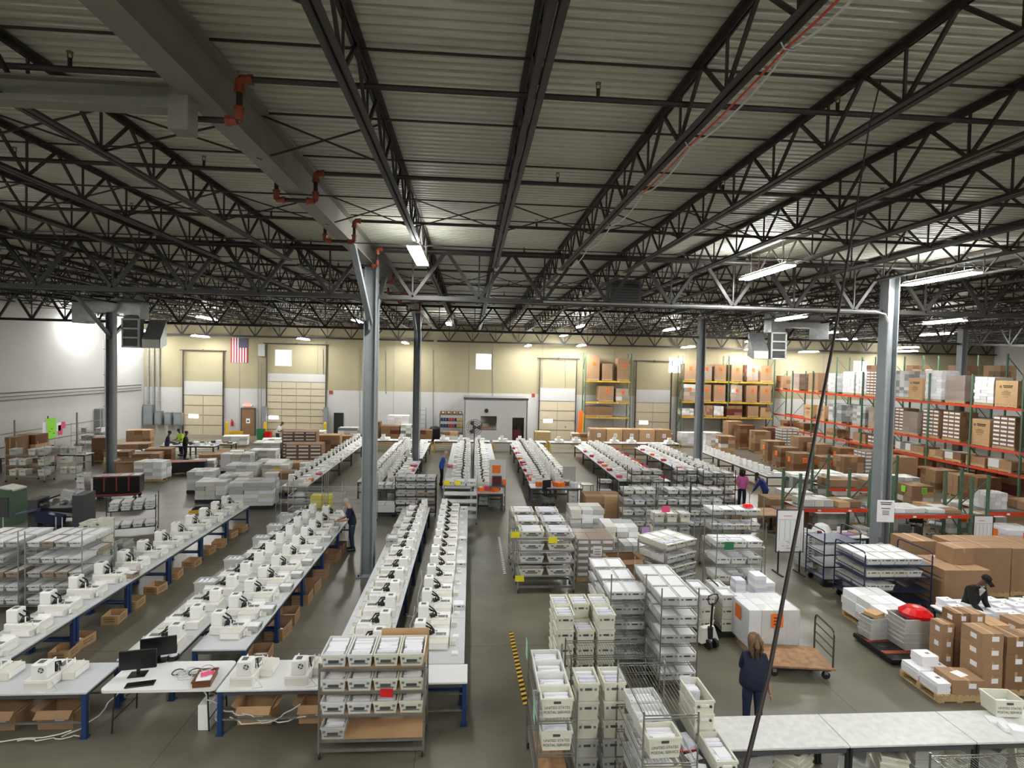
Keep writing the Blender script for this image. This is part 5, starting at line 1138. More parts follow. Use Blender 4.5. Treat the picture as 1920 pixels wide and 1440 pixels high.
# ---- left of the far rows: empty wire racks with tags, mail pallets ----
for i, (px, py, w) in enumerate(((590, 1000, 1.9), (655, 985, 1.9), (560, 985, 1.7))):
    x, y = fl(px, py); rack(x, y+.3, 0, w, .6, (.3, .85, 1.35), 1.85, 'wire_rack', 'nearly empty wire rack before the bald man, %s' % ('middle', 'right', 'left')[i], 'galv')
    m = MB(); m.box(0, 0, 0, .28, .006, .2, 'paper'); m.build('paper_tag', loc=(x-.5, y-.02, .3), label='white paper tag on the %s nearly empty wire rack' % ('middle', 'right', 'left')[i], cat='tag', kind='thing')
x, y = fl(592, 960); m = MB(); m.box(0, 0, 0, .8, .5, .5, 'yellowtag'); m.build('yellow_bin', loc=(x, y+.9, .001), label='yellow bin behind the nearly empty wire racks', cat='bin', kind='thing')
for i, (px, py, w, d, h, st, sg) in enumerate(((468, 955, 1.7, 1.1, .95, 'mail', None), (392, 943, 1.2, 1.0, .75, 'mail', None), (425, 937, 1.2, 1.0, .8, 'mail', None), (372, 925, 1.1, 1.0, .85, 'mail', None), (450, 916, 1.4, 1.0, .95, 'mail', None),
                                             (490, 912, 1.2, 1.0, .9, 'mail', 'yellowtag'), (520, 930, 1.2, 1.0, .9, 'mixed', None), (545, 922, 1.2, 1.0, .9, 'mail', None), (440, 888, 1.5, 1.0, .9, 'mail', None), (475, 885, 1.4, 1.0, .95, 'mail', None),
                                             (505, 900, 1.4, 1.0, .8, 'mail', None), (498, 862, 1.6, 1.0, .9, 'mail', None), (567, 886, 1.9, 1.1, 1.4, 'labelled', None), (548, 862, 2.0, 1.1, 1.6, 'labelled', None), (610, 855, 1.7, 1.1, 1.2, 'carton', None), (585, 850, 1.4, 1.0, 1.3, 'mail', None), (640, 850, 1.4, 1.0, 1.0, 'carton', None), (560, 905, 1.2, 1.0, .8, 'mixed', None))):
    x, y = fl(px, py); load(x, y+d/2, 0, w, d, h, st, '%s, %s of the group left of the near rows\' far ends' % ({'mail': 'pallet of white mail sacks', 'mixed': 'pallet of mixed boxes', 'labelled': 'tall cube of labelled brown boxes', 'carton': 'pallet of brown cartons'}[st], nth(i+1)), rz=.08, sign=sg, group='pallets left of the far rows', pallet='dark')
m = MB(); m.box(0, 0, 0, .9, .7, .12, 'yellow', top=.9); m.box(0, 0, .12, .7, .5, .12, 'dark', top=.6); x, y = fl(372, 962); m.build('floor_scale', loc=(x, y+.3, 0), rz=.3, label='yellow and black low lift behind the leftmost row', cat='lift', kind='thing')

# ================= right =================
# pallet jack
x, y = fl(1338, 1222); e = place([], 'pallet_jack', (x, y+.2, 0), .35, 'cream pallet jack with its looped black handle standing upright', 'pallet jack')
for s in (-1, 1): m = MB(); m.box(s*.2, .75, .1, .16, 1.15, .06, 'cream2'); m.wheel(s*.2, 1.2, .05, .045, .08, 'rubber'); m.build('fork', e)
m = MB(); m.box(0, .1, .12, .5, .22, .3, 'cream2', top=.6); m.rod((-.14, 0, .1), (.14, 0, .1), .03, 'dark', 8); m.build('chassis', e)
for s in (-1, 1): m = MB(); m.wheel(s*.09, -.05, .1, .1, .06, 'rubber', 'x', 16); m.build('wheel', e)
m = MB(); m.rod((0, 0, .2), (0, -.04, 1.0), .022, 'black', 8); m.cyl(0, 0, .2, .06, .25, 'dark', 10); m.build('tiller', e)
m = MB(); m.tube([(0, -.04, .95), (.1, -.045, 1.0), (.15, -.05, 1.1), (.12, -.05, 1.18), (0, -.05, 1.2), (-.12, -.05, 1.18), (-.15, -.05, 1.1), (-.1, -.045, 1.0), (0, -.04, .95)], .015, 'black', 8); m.build('handle_loop', e)
x, y = fl(1342, 1202); x += .05
e = place([], 'pallet', (x+.05, y+.62, 0), 0, 'dark pallet of cream tubs behind the pallet jack', 'pallet'); obj('pallet_deck', palletm(1.0, 1.0, 'dark'), e)
for a in range(2):
    for b in range(2):
        for k in range(3): tub('tub', 'tubc' if k < 2 else 'tubw', 1 if k == 2 else 0, (x-.2+a*.5, y+.36+b*.48, .142+k*.285), 0, 'behind the pallet jack, %s %s column, %s' % (('front', 'back')[b], ('left', 'right')[a], ('bottom', 'middle', 'top')[k]), 'tubs behind the pallet jack')
# cart with paper reams + wrapped white cube
x, y = fl(1392, 1192); truck(x+.3, y+.7, 0, 1.5, .8, 'platform truck stacked with white paper, left of the wrapped white cube', 'wood', 'darkrail', rail_side=-1)
for i, (dx, dy, z, w, d, h) in enumerate(((-.15, -.1, .262, .3, .6, .55), (.3, 0, .262, .5, .6, .35), (.35, -.05, .614, .28, .36, .6), (-.15, -.1, .814, .25, .3, .3), (.05, .1, .262, .2, .5, .5), (.62, .1, .262, .28, .5, .75))):
    m = MB(); n = max(2, int(h/.09))
    for k in range(n): m.box(random.uniform(-.006, .006), random.uniform(-.006, .006), k*h/n, w-.01, d-.01, h/n*.93, 'paper' if k % 2 else 'paperb')
    m.build('paper_stack', loc=(x+.3+dx, y+.7+dy, z), label='stack of white printed sheets on the paper truck, %s' % ('leftmost', 'broad low', 'tall on the broad one', 'upper left', 'narrow middle', 'rightmost')[i], cat='paper stack', kind='thing')
x, y = fl(1453, 1230); load(x, y+.55, 0, 1.12, .95, .82, 'bulkwhite', 'stretch-wrapped cube of white sheets with an orange sign, beside the paper truck', wrap=True, sign='orange')
# wooden truck
p1, p2 = at(1430, 1258, .25), at(1545, 1266, .25); truck(6.72, 11.02, -.14, 1.28, .92, 'empty wooden platform truck with a dark rail handle', 'wood', 'darkrail')
# whiteboards
def whiteboard(px, py, w, h, zb, label, rz=0):
    x, y = fl(px, py); e = place([], 'whiteboard', (x, y+.2, 0), rz, label, 'whiteboard'); reg(x-w/2, x+w/2, y-.1, y+.5)
    m = MB(); m.box(0, 0, zb, w, .03, h, 'topwhite'); m.box(0, -.018, zb+h*.78, w*.86, .004, .006, 'grey')
    for k in range(5): m.box(-w*.4+k*w*.2, -.018, zb+h*.25, .005, .004, h*.52, 'grey')
    for k in range(8): m.box(-w*.3+random.uniform(0, w*.6), -.018, zb+h*random.uniform(.05, .25), random.uniform(.05, .12), .004, .012, 'grey')
    m.box(-w*.1, -.018, zb+h*.86, w*.3, .004, .02, 'pink'); m.build('board', e)
    m = MB()
    for s in (-1, 1): m.box(s*w/2, 0, zb-.02, .025, .04, h+.04, 'darkrail'); m.box(0, 0, zb+(h if s > 0 else -.03), w, .04, .03, 'darkrail')
    m.build('frame', e)
    for s in (-1, 1): m = MB(); m.box(s*w*.4, 0, .03, .035, .035, zb, 'dark'); m.box(s*w*.4, 0, 0, .05, .6, .03, 'dark'); m.build('leg', e)
whiteboard(1485, 1080, .84, 1.25, .68, 'whiteboard with a faint drawn chart on dark legs, in front of the racks')
whiteboard(1850, 1060, .66, 1.1, .45, 'smaller grey whiteboard on an easel at the right edge')
for i, (px, py, n) in enumerate(((1518, 1066, 11), (1548, 1062, 7), (1618, 1035, 5), (1625, 1030, 6))):
    x, y = fl(px, py); nest(x, y+.3, n, 'tubg' if i % 2 else 'tubw', 'nested empty trays %s the whiteboard, %s' % ('beside', ('tall tower', 'low tower behind', 'short tower by the desk', 'second tower by the desk')[i]), .2)
# desks
x, y = fl(1585, 1008, .76); table(x-.95, x+.85, y, y+.8, 'white desk with a white sack and papers behind the blue carts', leg='dark', top='topwhite', cat='desk')
m = MB(); m.lathe([(.28, 0), (.3, .12), (.2, .3), (.06, .36)], 'tubw', 12); m.build('white_sack', loc=(x-.55, y+.4, .762), label='white sack slumped on the desk behind the blue carts', cat='sack', kind='thing')
for k, (dx, dy, w, d, h, mt, lb) in enumerate(((-.2, .25, .5, .3, .03, 'bluegrey', 'blue folder'), (.15, .55, .1, .1, .2, 'cream', 'cream bottle'), (.25, .3, .4, .25, .05, 'purple', 'lilac paper pile'), (.6, .4, .35, .3, .1, 'tubb', 'tan basket'), (-.05, .15, .2, .15, .012, 'yellowtag', 'yellow note'), (-.75, .2, .12, .12, .16, 'maroon', 'dark red cup'))):
    m = MB(); m.cbox(0, 0, 0, w, d, h, mt, min(.02, h*.3)); m.build('desk_item', loc=(x+dx, y+dy, .762), rz=.2, label='%s on the desk behind the blue carts' % lb, cat='desk item', kind='thing')
x, y = fl(1672, 1028, .75); x, y = x*.953, y*.953; m = MB(); m.box(0, 0, 0, .95, .55, .73, 'wood'); m.box(.2, -.28, .1, .5, .01, .5, 'cardd'); m.build('wooden_cabinet', loc=(x, y+.3, 0), label='light wooden cabinet under the purple crate', cat='cabinet', kind='thing')
m = MB(); m.tray(0, 0, 0, .5, .4, .14, 'navy', .1, .01); m.lathe([(.22, .1), (.17, .25), (.05, .33)], 'tubb', 12); m.build('purple_crate', loc=(x-.1, y+.3, .732), label='dark purple crate holding a tan bag on the wooden cabinet', cat='crate', kind='thing')
for i, (px, py, mt, lb) in enumerate(((1712, 1052, 'greyd', 'grey upholstered office chair behind the right blue cart'), (1745, 1050, 'dark', 'dark chair beside the grey one'), (1722, 1010, 'black', 'black office chair by the notice column'), (1762, 1008, 'tubg', 'white-backed chair behind the dark chair'))):
    x, y = fl(px, py); office_chair(x, y+.2, i*1.3, lb, mt, arms=i != 1)
# blue stock carts
def stock_cart(x, y, w, d, zs, h, label, nm, fillspec, mt='navy'):
    reg(x-w/2, x+w/2, y-d/2, y+d/2)
    e = place([], 'stock_cart', (x, y, 0), 0, label, 'cart')
    for i, z in enumerate(zs): m = MB(); m.box(0, 0, z-.03, w-.04, d-.04, .03, 'navy'); m.build('shelf', e)
    for s in (-1, 1):
        m = MB(); X_ = s*(w/2-.02); yy = d/2-.03
        m.tube([(X_, -yy, .14), (X_, -yy, h-.08), (X_, -yy+.03, h-.02), (X_, -yy+.09, h), (X_, yy-.09, h), (X_, yy-.03, h-.02), (X_, yy, h-.08), (X_, yy, .14)], .018, mt, 8)
        for z in (.35, .68, 1.0, 1.3): m.rod((X_, -yy, z), (X_, yy, z), .01, mt)
        m.build('end_frame', e)
        for b in (-1, 1): m = MB(); m.wheel(s*(w/2-.14), b*(d/2-.1), .08, .08, .045, 'rubber', 'y', 14); m.box(s*(w/2-.14), b*(d/2-.1), .09, .08, .06, .13, 'dark'); m.build('caster', e)
    for (lv, nx, ny, frm, mts) in fillspec:
        for a in range(frm, nx):
            for b in range(ny): tub('flat', random.choice(mts), 1, (x-w/2+.1+(w-.25)*(a+.5)/4.3, y-d/2+.35+b*.6, zs[lv]+.001), 0, '%s from left%s, %s shelf of %s' % (nth(a+1), '' if ny == 1 else (' front', ' back')[b], ('lowest', 'second', 'third', 'top')[lv], nm), 'trays on '+nm)
    return e
stock_cart(11.0, 14.15, 1.85, 1.25, (.24, .55, .9, 1.22), 1.55, 'blue four-shelf stock cart topped with white trays, right one', 'the right blue cart', [(3, 4, 2, 0, ['tubw']), (2, 4, 2, 0, ['tubw', 'tubc']), (1, 2, 2, 0, ['tubw'])])
stock_cart(10.6, 15.6, 1.1, .9, (.24, .6, .95, 1.3), 1.62, 'empty blue stock cart behind the loaded one', 'the empty blue cart', [])
# white cartons on a pallet, plastic pallet with tubs
load(10.0, 12.95, 0, .9, 1.5, .55, 'white', 'wooden pallet of white boxes in front of the blue carts')
x, y = 9.62, 11.62; e = place([], 'plastic_pallet', (x, y, 0), 0, 'black plastic pallet with orange stripes', 'pallet')
m = MB(); m.cbox(0, 0, .04, 1.5, 1.2, .11, 'black', .02)
for a in (-1, 0, 1): m.box(a*.6, 0, 0, .14, 1.1, .04, 'black')
[m.box(-.5+.5*a, b, .1495, .22, .1, .004, 'dark') for a in range(3) for b in (-.5, -.06, .45)]
m.build('deck', e); m = MB(); [m.box(0, s, .15, 1.46, .13, .006, 'fitting') for s in (-.32, .2)]; m.build('orange_stripe', e, label='orange stripes')

def tubpile(x, y, z, n, mt, w, label, rz=0, pitch=.1, d=None):
    e = place([], 'tub_stack', (x, y, z), rz, label, 'stack of tubs')
    for k in range(n): m = MB(); m.tray(0, 0, 0, w, d or w*.75, .17, mt, .12, .012); m.build('tub', e, loc=(random.uniform(-.01, .01), random.uniform(-.01, .01), k*pitch))
    return e
tubpile(9.75, 11.6, .158, 6, 'tubg', .72, 'stack of grey tubs topped with a red bag on the plastic pallet')
m = MB(); m.lathe([(.1, 0), (.3, .02), (.33, .1), (.2, .2), (.06, .22)], 'redbag', 14); m.build('red_bag', loc=(9.85, 11.6, .79), label='shiny red plastic bag on the stack of grey tubs', cat='bag', kind='thing')
tubpile(9.2, 12.0, .158, 4, 'tubg', .5, 'short stack of grey tubs with flat cardboard, left on the plastic pallet', .1)
carton(.32, .28, .08, (9.2, 12.0, .64), .4, 'small folded brown cardboard on the short grey stack', 'cardl', lab=False)
# large brown cartons and the man's table
for i, (x, y, w, d, h, lb) in enumerate(((12.75, 14.0, 1.25, 1.2, 1.0, 'large brown carton behind the man in the black top'), (14.3, 15.0, 1.3, 1.2, 1.25, 'taller brown carton right of the big one'), (15.7, 15.1, 1.25, 1.2, 1.2, 'big brown carton at the right edge'), (13.15, 15.6, .8, .8, 1.2, 'brown carton behind the large one'))):
    load(x, y, 0, w, d, h, 'gaylord', lb, pallet='pallet', cat='cardboard box', name='bulk_carton')
carton(.6, .55, .42, (13.0, 14.1, 1.145), .05, 'smaller brown carton on top of the large one', 'card', lab=False)
p1, p2 = at(1737, 1147, .76), at(1795, 1190, .76)
table(10.75, 12.95, 11.35, 12.25, 'table of white paper stacks in front of the man in the black top', leg='navy', top='topwhite')
table(12.98, 14.6, 11.35, 12.25, 'second table of white stacks running to the right edge', leg='navy', top='topwhite')
k = 0
for b in range(3):
    for a in range(7 if b else 6):
        if a in (5,) and b < 2: continue
        k += 1; m = MB(); h = (.14, .17, .2)[(a+b) % 3]
        for q in range(3): m.box(random.uniform(-.01, .01), 0, q*h/3, .29, .24, h/3*.96, 'paper')
        m.box(.02, 0, h, .04, .03, .0015, 'greyd'); m.build('paper_stack', loc=(10.95+a*.36+.03*b, 11.5+b*.3, TH+.001), rz=random.uniform(-.1, .1), label='white paper stack, %s from left in the %s line before the black-clad man' % (nth(a+1), ('front', 'middle', 'back')[b]), cat='paper stack', group='paper stacks on the man\'s table', kind='thing')
for k, (x, y) in enumerate(((13.35, 12.0), (13.75, 11.9), (14.15, 12.0), (13.95, 11.6))): m = MB(); m.box(0, 0, 0, .34, .28, .22, 'paper'); m.build('paper_stack', loc=(x, y, TH+.001), label='taller white stack on the right-hand table, %s from left' % nth(k+1), cat='paper stack', kind='thing')
m = MB(); m.tray(0, 0, 0, .45, .32, .06, 'navy', .1, .01); m.build('blue_tray', loc=(13.3, 11.6, TH+.001), rz=.2, label='flat blue tray right of the man in the black top', cat='tray', kind='thing')
# brown carton stacks at the lower right
k = 0
for x, y, n, w, d, h, mt in ((9.78, 10.82, 3, .26, .3, .3, 'card'), (10.08, 10.84, 4, .28, .34, .28, 'cardd'), (10.4, 10.82, 4, .3, .36, .28, 'card'), (9.98, 10.12, 4, .42, .48, .27, 'card'), (10.46, 10.1, 3, .42, .46, .34, 'cardd'), (10.82, 10.8, 3, .42, .42, .3, 'cardl'), (10.93, 10.1, 3, .44, .46, .32, 'card'), (11.45, 10.75, 3, .5, .45, .32, 'card'), (11.5, 10.05, 2, .5, .45, .32, 'cardd'), (12.1, 10.7, 3, .55, .5, .32, 'card'), (12.1, 10.05, 2, .5, .45, .34, 'card')):
    k += 1
    for q in range(n): carton(w, d, h-.004, (x+random.uniform(-.01, .01), y, .142+q*h), random.uniform(-.04, .04), 'labelled brown carton, %s from bottom of the %s lower-right stack' % (nth(q+1), nth(k)), mt, 'cartons stacked at the lower right')
for x, y, w, d, lb in ((10.42, 10.43, 1.35, 1.15, 'wooden pallet under the left lower-right carton stacks'), (11.85, 10.4, 1.35, 1.2, 'wooden pallet under the right lower-right carton stacks')): obj('pallet', palletm(w, d), None, (x, y, 0), 0, lb, 'pallet', None, 'thing')
obj('pallet', palletm(.88, .95), None, (9.22, 10.2, 0), 0, 'wooden pallet of paper stacks near the front white tables', 'pallet', None, 'thing')
for i, (x, y, w, d, h) in enumerate(((8.98, 10.45, .36, .42, .2), (9.36, 10.45, .3, .42, .2), (8.93, 9.98, .26, .42, .2), (9.52, 10.45, .22, .42, .12), (9.15, 10.5, .34, .3, .2))):
    m = MB(); [m.box(random.uniform(-.01, .01), 0, q*h/4, w, d, h/4*.95, 'paper') for q in range(4)]; m.box(.05, 0, h, .08, .06, .0015, 'grey')
    m.build('paper_stack', loc=(x, y, .142 if i < 4 else .345), label='paper stack on the pallet near the front tables, %s' % ('back left', 'back middle', 'front left', 'back right', 'tilted on top')[i], cat='paper stack', kind='thing')
carton(.6, .48, .27, (9.4, 9.97, .142), -.08, 'flat brown carton with a white sheet, on the paper pallet', 'card'); m = MB(); m.box(0, 0, 0, .22, .2, .002, 'paper', rz=.3); m.build('paper_sheet', loc=(9.4, 9.97, .414), label='white sheet lying on the flat brown carton', cat='sheet', kind='thing')
# ---- front white tables ----
for i, (a, b) in enumerate(((3.72, 5.52), (5.53, 7.46), (7.47, 9.3), (9.31, 11.1))):
    table(a, b, 7.56, 8.31, 'white speckled table, %s from left in the row along the bottom edge' % nth(i+1), 'white tables along the bottom edge', leg='dark', top='topspeck', lw=.035, low=False)
def long_tub(x, y, z, label, mt='tubc', paper=None, w=.3, d=.62, h=.22):
    e = place([], 'mail_tub', (x, y, z), 0, label, 'mail tub'); m = MB(); m.tray(0, 0, 0, w, d, h, mt, .1, .012); m.build('tub_shell', e)
    m = MB(); m.box(0, -d/2+.005, h*.62, .12, .016, .03, 'cream')
    for s in (-1, 1): m.rod((s*.09, -d/2+.012, h*.62), (s*.09, -d/2-.004, h*.6), .02, 'greyd', 8)
    m.build('handle_recess', e)
table(3.1, 3.7, 7.0, 8.35, 'dark-legged stand under the long cream tubs left of the white tables', leg='dark', top='greyd', lw=.035)
for k in range(3): long_tub(3.42, 8.0, .762+k*.2, 'long cream tub, %s of three stacked at the left end of the white tables' % ('bottom', 'middle', 'top')[k])
letters(3.38, 8.12, 1.19, .2, .2, .16, 'small bundle of letters in the top long cream tub'); m = MB(); m.box(0, 0, 0, .17, .008, .22, 'paperb', rx=-.2); m.build('card_sheet', loc=(3.36, 8.26, 1.2), label='pale sheet standing in the top long cream tub', cat='sheet', kind='thing')
long_tub(3.45, 7.32, .762, 'long cream tub full of cards, nearest the camera'); letters(3.45, 7.32, .78, .22, .5, .19, 'white cards in the long cream tub nearest the camera', 10)
e = place([], 'red_folder', (3.12, 7.72, .762), .15, 'open red folder with printed sheets beside the long cream tubs', 'folder'); 
m = MB(); m.box(0, 0, 0, .28, .36, .012, 'red'); m.box(-.1, .12, .012, .3, .16, .02, 'maroon', rz=.3); m.build('cover', e); m = MB(); m.box(.02, -.02, .012, .22, .3, .05, 'paperb'); m.build('sheets', e)
for k, (x, y, r) in enumerate(((3.16, 7.42, .3), (3.15, 7.2, -.2), (3.2, 7.06, .1))): m = MB(); m.box(0, 0, 0, .2, .14, .015+.01*k, 'paper'); m.build('letter', loc=(x, y, .762), rz=r, label='white letter beside the red folder, %s from it' % nth(k+1), cat='letter', kind='thing')
# right end: tub, papers
x, y = fl(1890, 1346, .76); big_tub(x, y+.12, .79, -.1, 'tubc', 'greenish tub at the right end, on the white tables', None, paper=False, w=.5, d=.34); letters(x, y+.12, .805, .2, .1, .16, 'few letters in the greenish tub on the white tables', 3)
for k, (x, y) in enumerate((fl(1868, 1352, .76), fl(1895, 1368, .76), fl(1912, 1376, .76))): m = MB(); m.box(0, 0, 0, .26, .18, .025+.03*k, 'paper'); m.build('paper_stack', loc=(x, y, TH+.001), rz=-.3, label='loose paper pile at the right end of the white tables, %s from left' % nth(k+1), cat='paper stack', kind='thing')
x, y = fl(1850, 1432, .88); rack(x+.25, y-.09, 0, 1.85, .55, (.3, .89), .93, 'wire_rack', 'low wire shelf at the bottom right corner before the white tables', 'chrome', 'steel', 'wire', 'round')
k = 0
for x in (4.3, 4.9, 5.9, 6.4, 6.9, 7.4, 8.0, 8.8, 9.6):
    k += 1; tubpile(x, 7.9+.1*(k % 2), .001, 3+k % 3, 'tubg' if k % 2 else 'tubc', .5, 'nested tubs under the white tables, %s from left' % nth(k), .3*k)
# ---- pallets filling the right middle ----
def rack_bay(x0, y0, L, dirn, depth, zs, H_, label, beam='orangebeam', post='green', deck='steel', facemt=None, ups=(0, 1), cat='pallet rack', name='pallet_rack', group=None):
    'one bay; dirn x or y is the way its beams run'
    e = place([], name, (x0, y0, 0), 0 if dirn == 'x' else PI/2, label, cat, group)
    if dirn == 'x' and y0 < 40: reg(x0, x0+L, y0, y0+depth)
    for u in ups:
        m = MB()
        for q in (0, 1): m.box(u*L, (-q*depth if dirn == 'y' else q*depth), 0, .08, .08, H_, post)
        f = -depth if dirn == 'y' else depth; n = max(2, int(H_/1.1))
        for k in range(n): m.rod((u*L, 0, .15+k*(H_-.3)/n), (u*L, f, .15+(k+(1 if k % 2 == 0 else 1))*(H_-.3)/n) if k % 2 == 0 else (u*L, f, .15+k*(H_-.3)/n), .02, post) if k % 2 == 0 else m.rod((u*L, f, .15+k*(H_-.3)/n), (u*L, 0, .15+(k+1)*(H_-.3)/n), .02, post)
        m.build('upright', e)
    f = -depth if dirn == 'y' else depth
    for z in zs:
        for q in (0, 1): m = MB(); m.box(L/2, q*f, z-.13, L-.08, .05, .12, beam); [m.box(L/2+s*L*.22, q*f-(.03 if dirn == 'x' else -.0)*(1 if q == 0 else -1), z-.1, .12, .004, .06, 'paper') for s in (-1, 1)] if q == 0 and dirn == 'x' else None; m.build('beam', e)
        if deck: m = MB(); m.box(L/2, f/2, z-.012, L-.1, abs(f)-.06, .012, deck); m.build('wire_deck', e)
    return e
lowr = [(13.75, 19.8, 3.2, 'the notice column'), (16.6, 19.0, 3.3, 'the small whiteboard'), (16.0, 16.6, 3.0, 'the right edge')]
rack_bay(11.75, 19.2, 2.6, 'x', 1.1, (1.25,), 2.5, 'low green-posted rack left of the notice column', group=None)
rack_bay(14.6, 18.4, 2.9, 'x', 1.1, (1.25,), 2.6, 'low green-posted rack right of the notice column')
rack_bay(14.9, 22.4, 3.0, 'x', 1.1, (1.3,), 2.7, 'second low green-posted rack, behind the first right of the column')
rack_bay(18.3, 18.6, 2.8, 'x', 1.1, (1.3,), 2.6, 'low green-posted rack near the right edge')
fr = [(12.1, 18.9, 'grey'), (13.3, 18.9, 'grey'), (12.4, 19.7, 'mail'), (13.7, 19.7, 'grey')]
def spot_loads(spec, where, grp):
    for i, (x, y, z, w, d, h, st, sg) in enumerate(spec):
        load(x, y, z, w, d, h, st, '%s, %s of %s' % ({'grey': 'grey tray pile', 'mail': 'white tray pile', 'mixed': 'mixed box pile', 'carton': 'brown carton pallet', 'brown': 'dark brown pallet', 'labelled': 'labelled box pallet', 'white': 'white box pallet', 'dark': 'dark box pile', 'gaylord': 'large plain carton', 'gaylordl': 'large tan carton'}[st], nth(i+1), where), sign=sg, group=grp, pallet='pallet' if z < .1 or z > 2 else None, rz=random.uniform(-.06, .06), wrap=st in ('labelled',) and i % 2 == 0)
spot_loads([(12.6, 19.8, 1.26, 1.1, .8, .25, 'mail', None), (13.7, 19.7, 1.26, .9, .8, .2, 'mixed', None), (15.4, 19.0, 1.26, 1.1, .9, .16, 'white', None), (16.7, 19.0, 1.26, 1.2, .9, .12, 'mixed', None), (15.7, 23.0, 1.31, 1.2, .9, .3, 'carton', None), (17.1, 22.9, 1.31, .9, .8, .3, 'carton', None), (19.0, 19.2, 1.31, .7, .6, .6, 'white', None), (20.3, 19.2, 1.31, .8, .7, .3, 'carton', None)], 'those on the low green racks', 'loads on the low green racks')
q_ = fl(1425, 1000); reg(q_[0]-1.0, q_[0]+.7, q_[1]-.6, q_[1]+.5); reg(q_[0]-.8, q_[0]+.2, q_[1]+1.0, q_[1]+1.8)
spec = []
for i, (px, py, w, h, st, sg) in enumerate(((1655, 985, 1.3, .6, 'grey', None), (1600, 985, 1.3, .7, 'grey', None), (1560, 1000, 1.2, .6, 'grey', None), (1770, 985, 1.2, .6, 'mixed', 'orange'), (1742, 1012, 1.2, .7, 'grey', None), (1800, 1020, 1.1, .75, 'grey', 'orange'), (1825, 985, 1.2, .7, 'mail', None), (1900, 1035, 1.2, .8, 'white', 'orange'), (1905, 985, 1.2, .8, 'carton', None), (1865, 1000, 1.0, .5, 'mixed', None),
                                               (1500, 965, 1.2, .8, 'mail', None), (1525, 940, 1.3, .9, 'grey', None), (1470, 985, 1.2, .9, 'carton', None), (1450, 1000, 1.1, .7, 'brown', None), (1505, 925, 1.3, .8, 'grey', None), (1545, 925, 1.2, .9, 'mail', None), (1590, 935, 1.2, .9, 'grey', None), (1640, 930, 1.2, .8, 'mail', None), (1690, 935, 1.2, .9, 'mail', None), (1730, 950, 1.1, .8, 'mixed', 'lime'),
                                               (1640, 905, 1.2, 1.6, 'labelled', None), (1600, 905, 1.2, 1.3, 'carton', None), (1560, 900, 1.2, 1.1, 'carton', 'orange'), (1520, 895, 1.2, 1.2, 'brown', 'orange'), (1700, 915, 1.2, 1.5, 'gaylord', None), (1480, 880, 1.2, 1.2, 'brown', 'orange'), (1455, 868, 1.2, 1.3, 'carton', 'orange'), (1510, 868, 1.1, 1.6, 'carton', None), (1545, 875, 1.2, 1.3, 'carton', None), (1590, 880, 1.2, 1.2, 'brown', 'orange'),
                                               (1430, 850, 1.2, 1.5, 'carton', None), (1400, 842, 1.2, 1.7, 'brown', None), (1378, 838, 1.2, 1.9, 'gaylord', None), (1450, 845, 1.2, 1.6, 'brown', None), (1480, 850, 1.2, 1.7, 'labelled', None), (1415, 830, 1.2, 1.6, 'carton', None), (1500, 845, 1.2, 1.6, 'mixed', None), (1530, 850, 1.1, 1.5, 'labelled', None), (1365, 850, 1.1, 1.1, 'mixed', None), (1335, 838, 1.2, 1.0, 'mixed', None),
                                               (1840, 935, 1.2, 1.0, 'carton', None), (1880, 945, 1.3, 1.1, 'brown', None), (1795, 925, 1.3, 1.0, 'carton', None), (1760, 915, 1.2, .9, 'brown', None))):
    x, y = fl(px, py); spec.append((x, y+.5, 0, w, .95, h, st, sg))
spot_loads(spec, 'the crowd of pallets before the red rack', 'pallets before the red rack')
x, y = fl(1425, 1000); table(x-1.0, x+.7, y-.6, y+.5, 'tan packing table left of the whiteboard', leg='dark', top='cardl', h=.85)
carton(.9, .7, .55, (x-.3, y+1.4, .001), .1, 'brown carton with a white top sheet behind the tan packing table', 'card')
